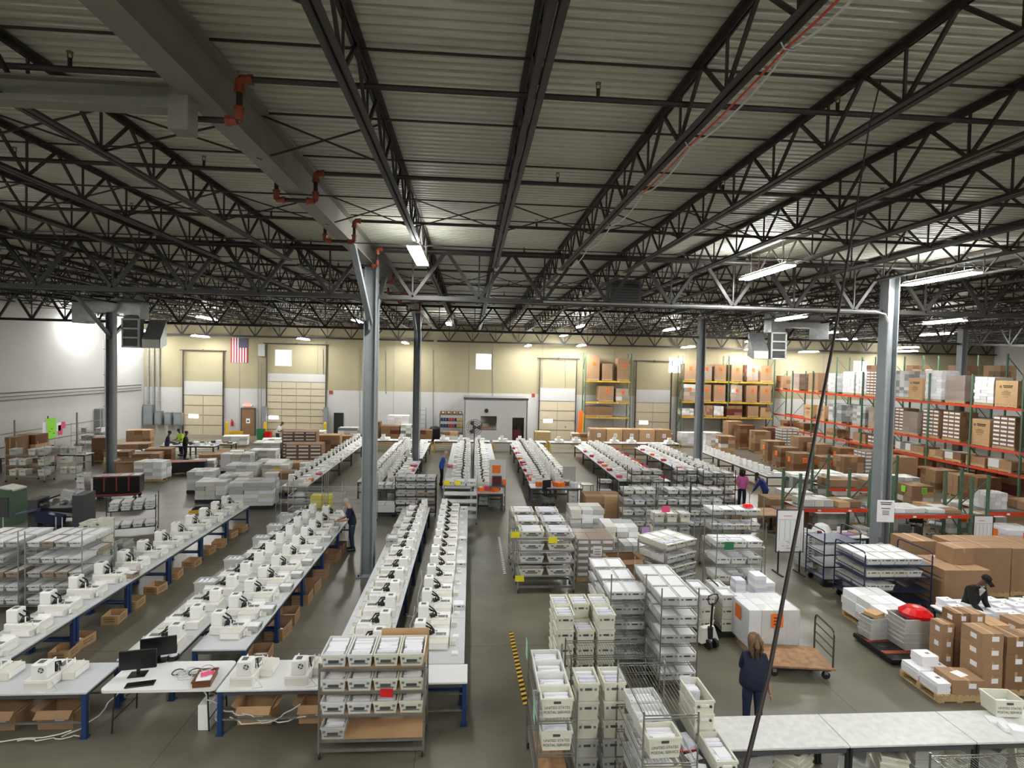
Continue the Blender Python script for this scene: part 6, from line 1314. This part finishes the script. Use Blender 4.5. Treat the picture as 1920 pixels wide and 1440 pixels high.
# ================= back wall =================
def wallbox(name, px0, py0, px1, py1, depth, mt, label, cat, group=None, parent=None):
    a = at(px0, py0, Y=YB-depth); b = at(px1, py1, Y=YB-depth); z0, z1 = max(0, min(a.z, b.z)), max(a.z, b.z)
    m = MB(); m.box((a.x+b.x)/2, YB-depth/2-.006, z0, b.x-a.x, depth, z1-z0, mt); return m.build(name, parent, label=label, cat=cat, group=group, kind=None if parent else 'thing')
def dock(n, px0, px1, pyt, pyh0, pyh1, lite, wide, label):
    x0, x1 = at(px0, 750, Y=YB).x, at(px1, 750, Y=YB).x; Z = lambda py: at((px0+px1)/2, py, Y=YB).z
    zt, zh1, zh0 = Z(pyt), Z(pyh0), Z(pyh1); w = x1-x0; xc = (x0+x1)/2
    e = obj('door_%d' % n, None, None, (xc, YB-.02, 0), kind='structure'); e['label'] = label
    m = MB(); m.box(0, -.03, zh0, w, .06, zh1-zh0, 'wallwhite'); m.build('header_panel', e)
    rows = 8 if wide else 4; ph = zh0/rows; m = MB()
    for r in range(rows): m.box(0, -.05, r*ph+.01, w, .05, ph-.02, 'doorpanel')
    m.build('sectional_panel', e)
    m = MB()
    for r in range(1, rows+1): m.box(0, -.085, r*ph-.015, w, .012, .03, 'darkrail')
    for c in ((-.25, 0, .25) if wide else (0,)):
        for r in range(rows): m.box(c*w, -.085, r*ph+.05, .03, .012, ph-.1, 'grey')
    m.build('panel_strut', e)
    for s in (-1, 1): m = MB(); m.box(s*(w/2+.06), -.1, 0, .06, .12, zt, 'darkrail'); [m.box(s*(w/2+.06), -.03, z*.9+.5, .12, .05, .05, 'darkrail') for z in range(int(zt))]; m.build('track', e)
    m = MB(); m.rod((-w/2-.3, -.12, zt), (w/2+.3, -.12, zt), .04, 'darkrail', 8); m.cyl(0, -.12, zt-.08, .07, .16, 'darkrail', 8); m.build('torsion_shaft', e)
    q = at(lite[0], lite[1], Y=YB); m = MB(); m.cbox(q.x-xc, -.08, q.z-.14, .75, .02, .28, 'litpane', .009); m.build('vision_lite', e, label='small lit window pane')
    if wide:
        for s in (-1, 1): m = MB(); m.box(s*(w/2+.12), -.3, 0, .3, .3, 2.4, 'column'); m.build('guide_post', e)
dock(1, 346, 418, 657, 715, 741, (364, 780), False, 'tall narrow sectional dock door left of the flag')
dock(2, 502, 610, 645, 701, 716, (514, 782), True, 'wide sectional dock door right of the exit door')
dock(3, 1012, 1078, 672, 728, 752, (1027, 789), False, 'narrow sectional dock door right of the white office')
dock(4, 1192, 1256, 677, 731, 755, (1206, 792), False, 'narrow sectional dock door between the yellow racks')
# exit door
a = at(466, 767, Y=YB); e = obj('door_5', None, None, (a.x, YB-.02, 0), kind='structure'); m = MB(); m.box(0, -.03, 0, 1.0, .05, 2.15, 'cardd'); m.build('door_leaf', e)
m = MB(); [m.box(s*.54, -.03, 0, .08, .08, 2.2, 'darkrail') for s in (-1, 1)]; m.box(0, -.03, 2.15, 1.16, .08, .08, 'darkrail'); m.build('door_frame', e)
m = MB(); m.box(.0, -.06, 1.0, .3, .01, .38, 'paper'); m.box(0, -.066, 1.1, .16, .004, .14, 'greyd'); m.build('door_notice', e); m = MB(); m.box(.36, -.08, 1.0, .12, .06, .05, 'steel'); m.build('door_handle', e)
def text_obj(t, size, mt, parent, loc, rot=(PI/2, 0, 0)):
    cu = bpy.data.curves.new('t', 'FONT'); cu.body = t; cu.size = size; cu.align_x = 'CENTER'; cu.extrude = .004; cu.materials.append(M[mt]); o = bpy.data.objects.new('t', cu)
    me = bpy.data.meshes.new_from_object(o); bpy.data.objects.remove(o); return obj('lettering', me, parent, loc, rot=rot)
q = at(464, 759, Y=YB-.1); e = place([], 'exit_sign', (q.x, YB-.08, q.z-.15), 0, 'glowing red exit sign over the brown door', 'sign'); m = MB(); m.cbox(0, 0, 0, .42, .07, .26, 'exit', .02); m.lathe([(.02, .02), (.08, .04), (.08, .16), (.02, .18)], 'white', 10, x=-.3); m.lathe([(.02, .02), (.08, .04), (.08, .16), (.02, .18)], 'white', 10, x=.3); m.build('sign_body', e); text_obj('EXIT', .17, 'white', e, (0, -.037, .07))
# second dark door
wallbox('black_panel', 626, 774, 643, 820, .12, 'rubber', 'black-green panel leaning at the wall right of the wide dock door', 'panel')
# flag
a, b = at(432, 633, Y=YB-.1), at(464, 680, Y=YB-.1); w, h = b.x-a.x, a.z-b.z; m = MB()
e = place([], 'flag', (a.x, YB-.03, b.z), 0, 'striped flag with a starred blue corner hanging on the tan wall', 'flag')
for k in range(13): m.box(w*(k+.5)/13, .01*math.sin(k*1.3), 0, w/13, .012, h, 'flagred' if k % 2 == 0 else 'paper')
m.build('stripe', e); m = MB(); m.box(w*(1-3.5/13), -.014, h*.6, w*7/13, .012, h*.4, 'flagblue'); m.build('canton', e)
m = MB()
for r in range(9):
    for c in range(6 if r % 2 == 0 else 5):
        cx = w*6/13+w*7/13*((c+.5+(.5 if r % 2 else 0))/6.0); cz = h*.6+h*.4*(r+.5)/9; s = .028
        pts = [(cx+s*(1 if i % 2 == 0 else .4)*math.sin(i*PI/5), -.022, cz+s*(1 if i % 2 == 0 else .4)*math.cos(i*PI/5)) for i in range(10)]; m.poly(pts, [tuple(range(10))], 'paper')
m.build('star', e)
# loudspeaker box, red signs, extinguisher, pipes on the back wall
wallbox('speaker_box', 484, 645, 495, 668, .3, 'tubg', 'small grey loudspeaker box right of the flag', 'speaker')
wallbox('fire_notice', 617, 732, 624, 739, .03, 'fitting', 'red square sign right of the wide dock door', 'sign'); wallbox('fire_notice', 997, 738, 1003, 745, .03, 'fitting', 'red square sign right of the white office', 'sign')
q = at(436, 800, Y=YB); e = place([], 'fire_extinguisher', (q.x, YB-.12, .75), 0, 'red fire extinguisher left of the brown door', 'extinguisher'); m = MB(); m.lathe([(.08, 0), (.09, .04), (.09, .42), (.03, .5)], 'red', 12); m.build('cylinder', e); m = MB(); m.box(0, -.03, .5, .05, .1, .06, 'dark'); m.tube([(0, -.05, .53), (.1, -.08, .4), (.1, -.05, .1)], .012, 'dark', 5); m.build('valve', e)
for i, (px, p0, p1) in enumerate(((484, 670, 815), (490, 680, 812), (611, 640, 815), (675, 650, 812), (724, 660, 736), (812, 655, 812), (924, 650, 752), (1060, 660, 800), (606, 655, 770))):
    a, b = at(px, p0, Y=YB-.05), at(px, p1, Y=YB-.05); m = MB(); m.rod((a.x, YB-.05, a.z), (b.x, YB-.05, max(.2, b.z)), .022, 'grey', 6); m.box(b.x, YB-.06, max(.2, b.z)-.1, .1, .08, .16, 'grey'); m.build('wall_conduit', label='thin grey conduit down the back wall, %s from the left of the flag' % nth(i+1), cat='conduit', group='back wall conduits', kind='thing')
# yellow bollards
for i, (px, lb) in enumerate(((497, 'left of the wide dock door'), (609, 'right of the wide dock door'), (425, 'right of the narrow left dock door'))):
    x, y = fl(px, 822); m = MB(); m.lathe([(.12, 0), (.12, 1.2), (.09, 1.28), (.02, 1.3)], 'yellow', 12); m.build('bollard', loc=(x, min(y, YB-.8), 0), label='yellow bollard '+lb, cat='bollard', kind='thing')
for i, (px, py, mt, w, h) in enumerate(((478, 812, 'greenb', .55, .8), (428, 812, 'yellow', .9, .6), (492, 815, 'redbag', .5, .6))):
    x, y = fl(px, 828); m = MB(); m.tray(0, 0, 0, w, .5, h, mt, .2, .02); m.build('waste_bin', loc=(x, 44.6, 0), label='%s bin at the back wall near the brown door' % ('green', 'yellow', 'red')[i], cat='bin', kind='thing')
# ---- white office ----
x0, x1, yo, ho = -.45, 4.4, 43.6, 3.45; xc, w = (x0+x1)/2, x1-x0
e = place([], 'site_office', (xc, yo, 0), 0, 'white box office built against the back wall with a door and window', 'office')
wa, wb = at(901, 780, Y=yo), at(931, 807, Y=yo); da, db = at(961, 783, Y=yo), at(982, 820, Y=yo)
lx = lambda X: X-xc; m = MB(); segs = sorted([(wa.x, wb.x, wb.z, wa.z), (da.x, db.x, 0, da.z)]); cur = x0
for a, b, z0, z1 in segs:
    m.box(lx((cur+a)/2), .05, 0, a-cur, .1, ho, 'wallwhite'); m.box(lx((a+b)/2), .05, z1, b-a, .1, ho-z1, 'wallwhite')
    if z0 > 0: m.box(lx((a+b)/2), .05, 0, b-a, .1, z0, 'wallwhite')
    cur = b
m.box(lx((cur+x1)/2), .05, 0, x1-cur, .1, ho, 'wallwhite')
for s in (x0, x1): m.box(lx(s), (YB-yo)/2, 0, .1, YB-yo, ho, 'wallwhite')
m.box(0, (YB-yo)/2, 0, w, .1, ho, 'tan'); m.build('office_wall', e)
m = MB(); m.box(0, (YB-yo)/2, ho, w+.1, YB-yo, .1, 'grey'); m.box(0, -.03, ho-.02, w+.16, .06, .16, 'greyd'); m.build('office_roof', e)
m = MB(); m.box(lx((wa.x+wb.x)/2), .05, wb.z, wb.x-wa.x, .01, wa.z-wb.z, 'glass'); m.build('window_pane', e)
m = MB(); m.box(lx((wa.x+wb.x)/2), .9, 0, wb.x-wa.x+.3, .6, wb.z+.25, 'wood'); m.box(lx((wa.x+wb.x)/2)-.2, .8, wb.z+.25, .5, .3, .2, 'tubb'); m.build('inner_desk', e)
m = MB(); m.box(lx((da.x+db.x)/2), .7, 0, .7, .35, 1.1, 'maroon'); m.box(lx((da.x+db.x)/2)+.1, .6, 1.1, .3, .3, .35, 'black'); m.build('doorway_clutter', e)
m = MB(); m.box(lx(at(950, 800, Y=yo).x), -.03, at(950, 800, Y=yo).z, .25, .04, .35, 'tubg'); m.build('wall_box', e)
for px, py, r in ((912, 770, .16), (929, 766, .08)): q = at(px, py, Y=yo); m = MB(); m.rod((lx(q.x), -.16, q.z), (lx(q.x), -.02, q.z), r, 'dark' if r > .1 else 'tubg', 12); m.build('wall_fan' if r > .1 else 'alarm_bell', e)
# ---- yellow racks at the back wall ----
def wall_rack(nm, xs, yb, zs, H_, beam, label):
    for i, (a, b) in enumerate(zip(xs, xs[1:])): rack_bay(a, yb, b-a, 'x', 1.05, zs, H_, '%s%s' % (label, '' if len(xs) == 2 else ', %s bay from left' % nth(i+1)), beam=beam, ups=(0, 1) if i == 0 else (1,))
wall_rack('a', (9.25, 13.0), 45.3, (2.1, 3.32, 5.05), 7.3, 'yellow', 'tall green rack with yellow beams right of the third dock door')
wall_rack('b', (17.3, 21.2, 25.1), 45.3, (2.25, 3.5, 5.2), 7.3, 'yellow', 'green rack with yellow beams in the back right')
def col_box(px, z, Y, w, h, st, lb, sign=None, wrap=False, d=1.0, grp=None):
    x = at(px, 700, Y=Y).x; load(x, Y+d/2, z, w, d, h, st, lb, sign=sign, wrap=wrap, pallet='pallet', group=grp)
for px, z, w, h, st, sg, lb in ((1113, 5.05, .95, 1.9, 'gaylord', 'orange', 'tall brown carton, left on the top yellow beam'), (1139, 5.05, .85, 1.25, 'gaylord', None, 'middle shorter brown carton on the top yellow beam'), (1169, 5.05, .95, 1.7, 'gaylord', 'orange', 'tall brown carton, right on the top yellow beam'),
                            (1138, 3.32, 1.2, 1.15, 'gaylord', 'orange', 'wide brown carton on the second yellow beam'), (1168, 3.32, 1.0, .95, 'mixed', 'orange', 'wrapped mixed cartons on the second yellow beam'), (1125, 2.1, 2.2, .7, 'dark', None, 'dark folded cardboard on the lowest yellow beam')): col_box(px, z, 45.25, w, h, st, lb, sg, st == 'mixed')
for lv, (z, h) in enumerate(((5.2, 1.25), (3.5, 1.25))):
    for k, px in enumerate((1294, 1324, 1351, 1382, 1411, 1437)): col_box(px, z, 45.25, .95, h, 'gaylord' if (k+lv) % 3 != 1 else 'mixed', 'brown carton with an orange sheet, %s from left on the %s beam of the right yellow rack' % (nth(k+1), ('top', 'second')[lv]), 'orange', (k+lv) % 3 == 1, grp='cartons on the right yellow rack')
for k, (px, w, h, st) in enumerate(((1292, 1.0, .5, 'mail'), (1318, .6, .75, 'gaylord'), (1330, .8, .8, 'carton'), (1350, .8, .75, 'white'), (1380, 1.3, .8, 'dark'), (1415, .9, .8, 'gaylord'), (1438, .8, .7, 'mixed'))): col_box(px, 2.25, 45.25, w, h, st, 'goods on the lowest yellow beam, %s from left in the right yellow rack' % nth(k+1), grp='goods on the lowest yellow beam')
for k in range(5): load(9.6+k*1.25, 42.3, 0, 1.2, 1.1, 1.35, 'gaylordl' if k % 2 else 'gaylord', 'tall brown carton with white label, %s of five before the third dock door' % nth(k+1), cat='cardboard box', name='bulk_carton', sign='paper')
for k in range(8): obj('pallet', palletm(1.2, 1.0), None, (5.5, 42.8, k*.142), 0, 'empty wooden pallet right of the white office, %s from the bottom of its stack' % nth(k+1), 'pallet', 'empty pallets by the office', 'thing')
m = MB(); m.box(0, 0, 0, .3, .06, 2.6, 'orange', ry=.05); m.box(.22, -.1, 0, .12, .06, 2.4, 'yellow', ry=.05); m.build('orange_panel', loc=(8.75, 45.0, .001), label='orange and yellow boards leaning left of the yellow rack', cat='board', kind='thing')
# shelving with coloured bins, green bin, ladder, gear along the wall
x, y = -1.5, 45.3; rack(x, y, 0, 1.85, .6, (.6, 1.1, 1.6, 2.1), 2.2, 'bin_shelf', 'dark shelf of coloured parts bins left of the white office', 'dark', 'dark', 'solid', 'sq', caster=False)
for lv, z in enumerate((1.1, 1.6)):
    for k in range(8): m = MB(); m.tray(0, 0, 0, .19, .4, .2, ('blue', 'blue', 'royal', 'red', 'red', 'navy', 'yellow', 'yellow')[k], .1, .01); m.build('parts_bin', loc=(x-.76+k*.217, y, z+.002), label='%s parts bin, %s from left on the %s row of the dark shelf' % (('blue', 'blue', 'blue', 'red', 'red', 'navy', 'yellow', 'yellow')[k], nth(k+1), ('lower', 'upper')[lv]), cat='bin', group='coloured parts bins', kind='thing')
for k in range(4): carton(.4, .35, .25, (x-.7+k*.45, y, 2.102), 0, 'carton on top of the dark parts shelf, %s from left' % nth(k+1), 'cardd', 'cartons on the parts shelf')
m = MB(); m.lathe([(.35, 0), (.42, .9), (.44, 1.0), (.3, 1.15), (.05, 1.2)], 'rubber', 14); m.build('dark_barrel', loc=(at(815, 800, Y=44.8).x, 44.8, 0), label='dark round-topped barrel left of the parts shelf', cat='barrel', kind='thing')
e = place([], 'rolling_ladder', (at(789, 800, Y=44.5).x, 44.5, 0), 0, 'steel rolling ladder at the wall behind the second column', 'ladder')
for s in (-1, 1): m = MB(); m.rod((s*.35, 0, 0), (s*.3, .9, 2.6), .03, 'steel', 6); m.rod((s*.35, 1.0, 0), (s*.3, .9, 2.6), .03, 'steel', 6); m.build('rail', e)
for k in range(7): m = MB(); m.box(0, .12+k*.11, .35+k*.34, .62, .16, .03, 'steel'); m.build('step', e)
for i, (px, w, d, h, st) in enumerate(((700, 1.2, 1, 1.5, 'brown'), (722, 1.4, 1, 1.2, 'dark'), (745, 1.6, 1, 1.9, 'white'), (768, 1.2, 1, 1.3, 'grey'), (655, 1.4, 1, 1.0, 'grey'), (800, .9, .9, .9, 'dark'), (845, 1.2, .9, .8, 'mixed'), (1085, 1.2, 1, .8, 'mixed'), (1210, 1.4, 1, .9, 'mixed'), (1235, 1.2, 1, .9, 'carton'), (1290, 1.5, 1, 1.0, 'white'), (1325, 1.3, 1, 1.1, 'mail'))):
    load(at(px, 800, Y=43.8).x, 43.6, 0, w, d, h, st, '%s along the back wall, %s from left' % ({'brown': 'dark cartons', 'dark': 'dark bundle', 'white': 'shiny white boxes', 'grey': 'grey gear', 'mixed': 'mixed boxes', 'carton': 'brown cartons', 'mail': 'pale sacks'}[st], nth(i+1)), group='goods along the back wall')
# ================= red rack along the right =================
XR0 = 25.7; ups = [21.85+2.72*k for k in range(10)]
for i in range(9):
    rack_bay(XR0, ups[i], 2.72, 'y', 1.1, (1.5, 2.58, 4.62), 6.2, 'bay of the long red-beam rack at the right, %s from the camera' % nth(i+1), ups=(0, 1) if i == 0 else (1,), group='bays of the red rack', deck=None)
def rb(px, z, w, h, st, lb, **k):
    q = at(px, 750, X=XR0); load(XR0+.55, min(q.y, 46.75-w*.6), z, w, 1.0, h, st, lb+', on the %s level of the red rack' % {4.62: 'top', 2.58: 'middle', 1.5: 'lower'}[z], rz=-PI/2, **k)
for px, w, h, st, sg, pr, wr in ((1459, 1.0, 1.0, 'carton', 'orange', 0, 0), (1488, 1.2, 1.2, 'brown', None, 0, 1), (1522, 1.2, 1.3, 'gaylord', None, 0, 0), (1559, 1.1, 1.3, 'white', None, 0, 1), (1588, 1.15, 1.45, 'white', None, 0, 1), (1612, 1.0, 1.5, 'white', None, 0, 0), (1632, 1.0, 1.5, 'labelled', None, 0, 0), (1652, 1.0, 1.5, 'carton', None, 0, 0), (1688, 1.1, 1.55, 'grey', None, 0, 1),
                                (1713, 1.1, 1.15, 'gaylordl', None, 1, 0), (1747, 1.1, 1.6, 'white', None, 0, 1), (1788, 1.2, 1.35, 'brown', None, 0, 1), (1842, 1.1, 1.3, 'white', None, 0, 0), (1884, 1.15, 1.15, 'gaylordl', None, 1, 0)):
    rb(px, 4.62, w, h, st, '%s, %s' % ({'mixed': 'mixed boxes', 'carton': 'brown cartons', 'brown': 'wrapped dark brown load', 'gaylord': 'plain brown bulk carton', 'white': 'white stacked cartons', 'grey': 'grey wrapped stack', 'labelled': 'labelled cartons', 'gaylordl': 'printed tan carton'}[st], {1444: 'farthest', 1459: 'second farthest', 1488: 'wrapped', 1522: 'alone', 1559: 'left of the black cord', 1588: 'right of the cord', 1612: 'slim', 1632: 'striped', 1652: 'beside the column', 1688: 'right of the column', 1713: 'left', 1747: 'tall', 1788: 'under a small box', 1842: 'two wide', 1884: 'nearest'}[px]), sign=sg, print_=bool(pr), wrap=bool(wr))
for px, w, h, st, pr, wr in ((1514, .9, .9, 'gaylordl', 1, 0), (1538, .9, .9, 'gaylordl', 1, 0), (1565, 1.4, 1.15, 'grey', 0, 1), (1610, 1.2, 1.2, 'grey', 0, 1), (1640, 1.1, 1.2, 'carton', 0, 1), (1682, 1.0, 1.35, 'labelled', 0, 0), (1707, 1.1, 1.2, 'brown', 0, 1), (1745, 1.1, 1.45, 'labelled', 0, 0), (1784, 1.1, 1.45, 'labelled', 0, 0), (1838, 1.1, 1.2, 'gaylordl', 1, 0), (1883, 1.15, 1.45, 'labelled', 0, 0)):
    rb(px, 2.58, w, h, st, '%s, %s' % ({'grey': 'grey wrapped stack', 'carton': 'brown cartons', 'brown': 'wrapped brown load', 'labelled': 'cube of white-labelled boxes', 'gaylordl': 'printed tan carton'}[st], {1514: 'farther of a pair', 1538: 'nearer of a pair', 1565: 'wide', 1610: 'left of the column', 1640: 'against the column', 1682: 'just right of the column', 1707: 'film-covered', 1745: 'left one of two', 1784: 'right one of two', 1838: 'nearest printed', 1883: 'nearest'}[px]), print_=bool(pr), wrap=bool(wr))
for k, (px, w, h, st) in enumerate(((1470, 1.1, .5, 'dark'), (1500, 1.1, .5, 'brown'), (1560, 1.2, .45, 'carton'), (1612, 1.2, .5, 'carton'), (1640, 1.1, .5, 'labelled'), (1695, 1.2, .4, 'grey'), (1720, 1.1, .35, 'carton'), (1757, 1.0, .3, 'mixed'), (1790, 1.0, .35, 'mixed'), (1832, 1.1, .35, 'carton'), (1878, 1.2, .4, 'mixed'))): rb(px, 1.5, w, h, st, 'low goods on a pallet, %s from the far end' % nth(k+1))
for k, (px, st) in enumerate(((1560, 'carton'), (1600, 'brown'), (1640, 'carton'), (1690, 'brown'), (1725, 'carton'), (1765, 'labelled'), (1800, 'dark'), (1840, 'dark'), (1880, 'brown'))):
    q = at(px, 850, X=XR0); load(XR0+.55, q.y, 0, 1.1, .95, 1.1, st, 'floor-level goods under the red rack, %s from the far end' % nth(k+1), rz=-PI/2, group='floor goods under the red rack')
# racking against the right wall, seen over the red one
for i in range(5): rack_bay(XR0+4.6, 30+3*i, 3.0, 'y', 1.1, (3.6, 5.6), 7.4, 'tall green rack behind the red one, %s bay from the camera' % nth(i+1), ups=(0, 1) if i == 0 else (1,), beam='green', group='green bays behind the red rack', deck=None)
for k, (y, st, z) in enumerate(((31, 'carton', 5.6), (33.5, 'brown', 5.6), (37, 'mixed', 5.6), (41, 'dark', 5.6))): load(XR0+5.15, y, z, 1.1, 1.0, 1.0, st, 'load on the high green rack behind the red rack, %s from the camera' % nth(k+1), rz=-PI/2, group='loads on the high green rack')
# labels kept within sixteen words
SHORT = [(' with mail', ''), (' from the near end of ', ' along '), (' from its near end', ' along it'), ('the far row', 'far row'), ('the near row', 'near row'), ('right of the aisle', 'right of aisle'), ('left of the cable gap', 'by the cable gap'), ('the leftmost', 'leftmost'), (' from left', ''), (' of the three tub racks', ''), (', on the ', ' on '), (' of the red rack', ' of red rack'), ('cream desktop feeding machine', 'cream desktop machine'),
         (' on the ', ' on '), (' in the ', ' in '), (' of the ', ' of '), (' the ', ' ')]
for o in list(C.objects):
    l = o.get('label')
    if o.parent is None and l:
        for a, b in SHORT:
            if len(l.split()) <= 16: break
            l = l.replace(a, b)
        o['label'] = l
seen = {}
for o in C.objects:
    if o.parent is None and o.get('label'): seen.setdefault(o['label'], []).append(o)
for l, g in seen.items():
    if len(l.split()) > 16: print('LONG', len(l.split()), l)
    if len(g) > 1: print('SAME', len(g), l)
print('objects', len(bpy.data.objects))
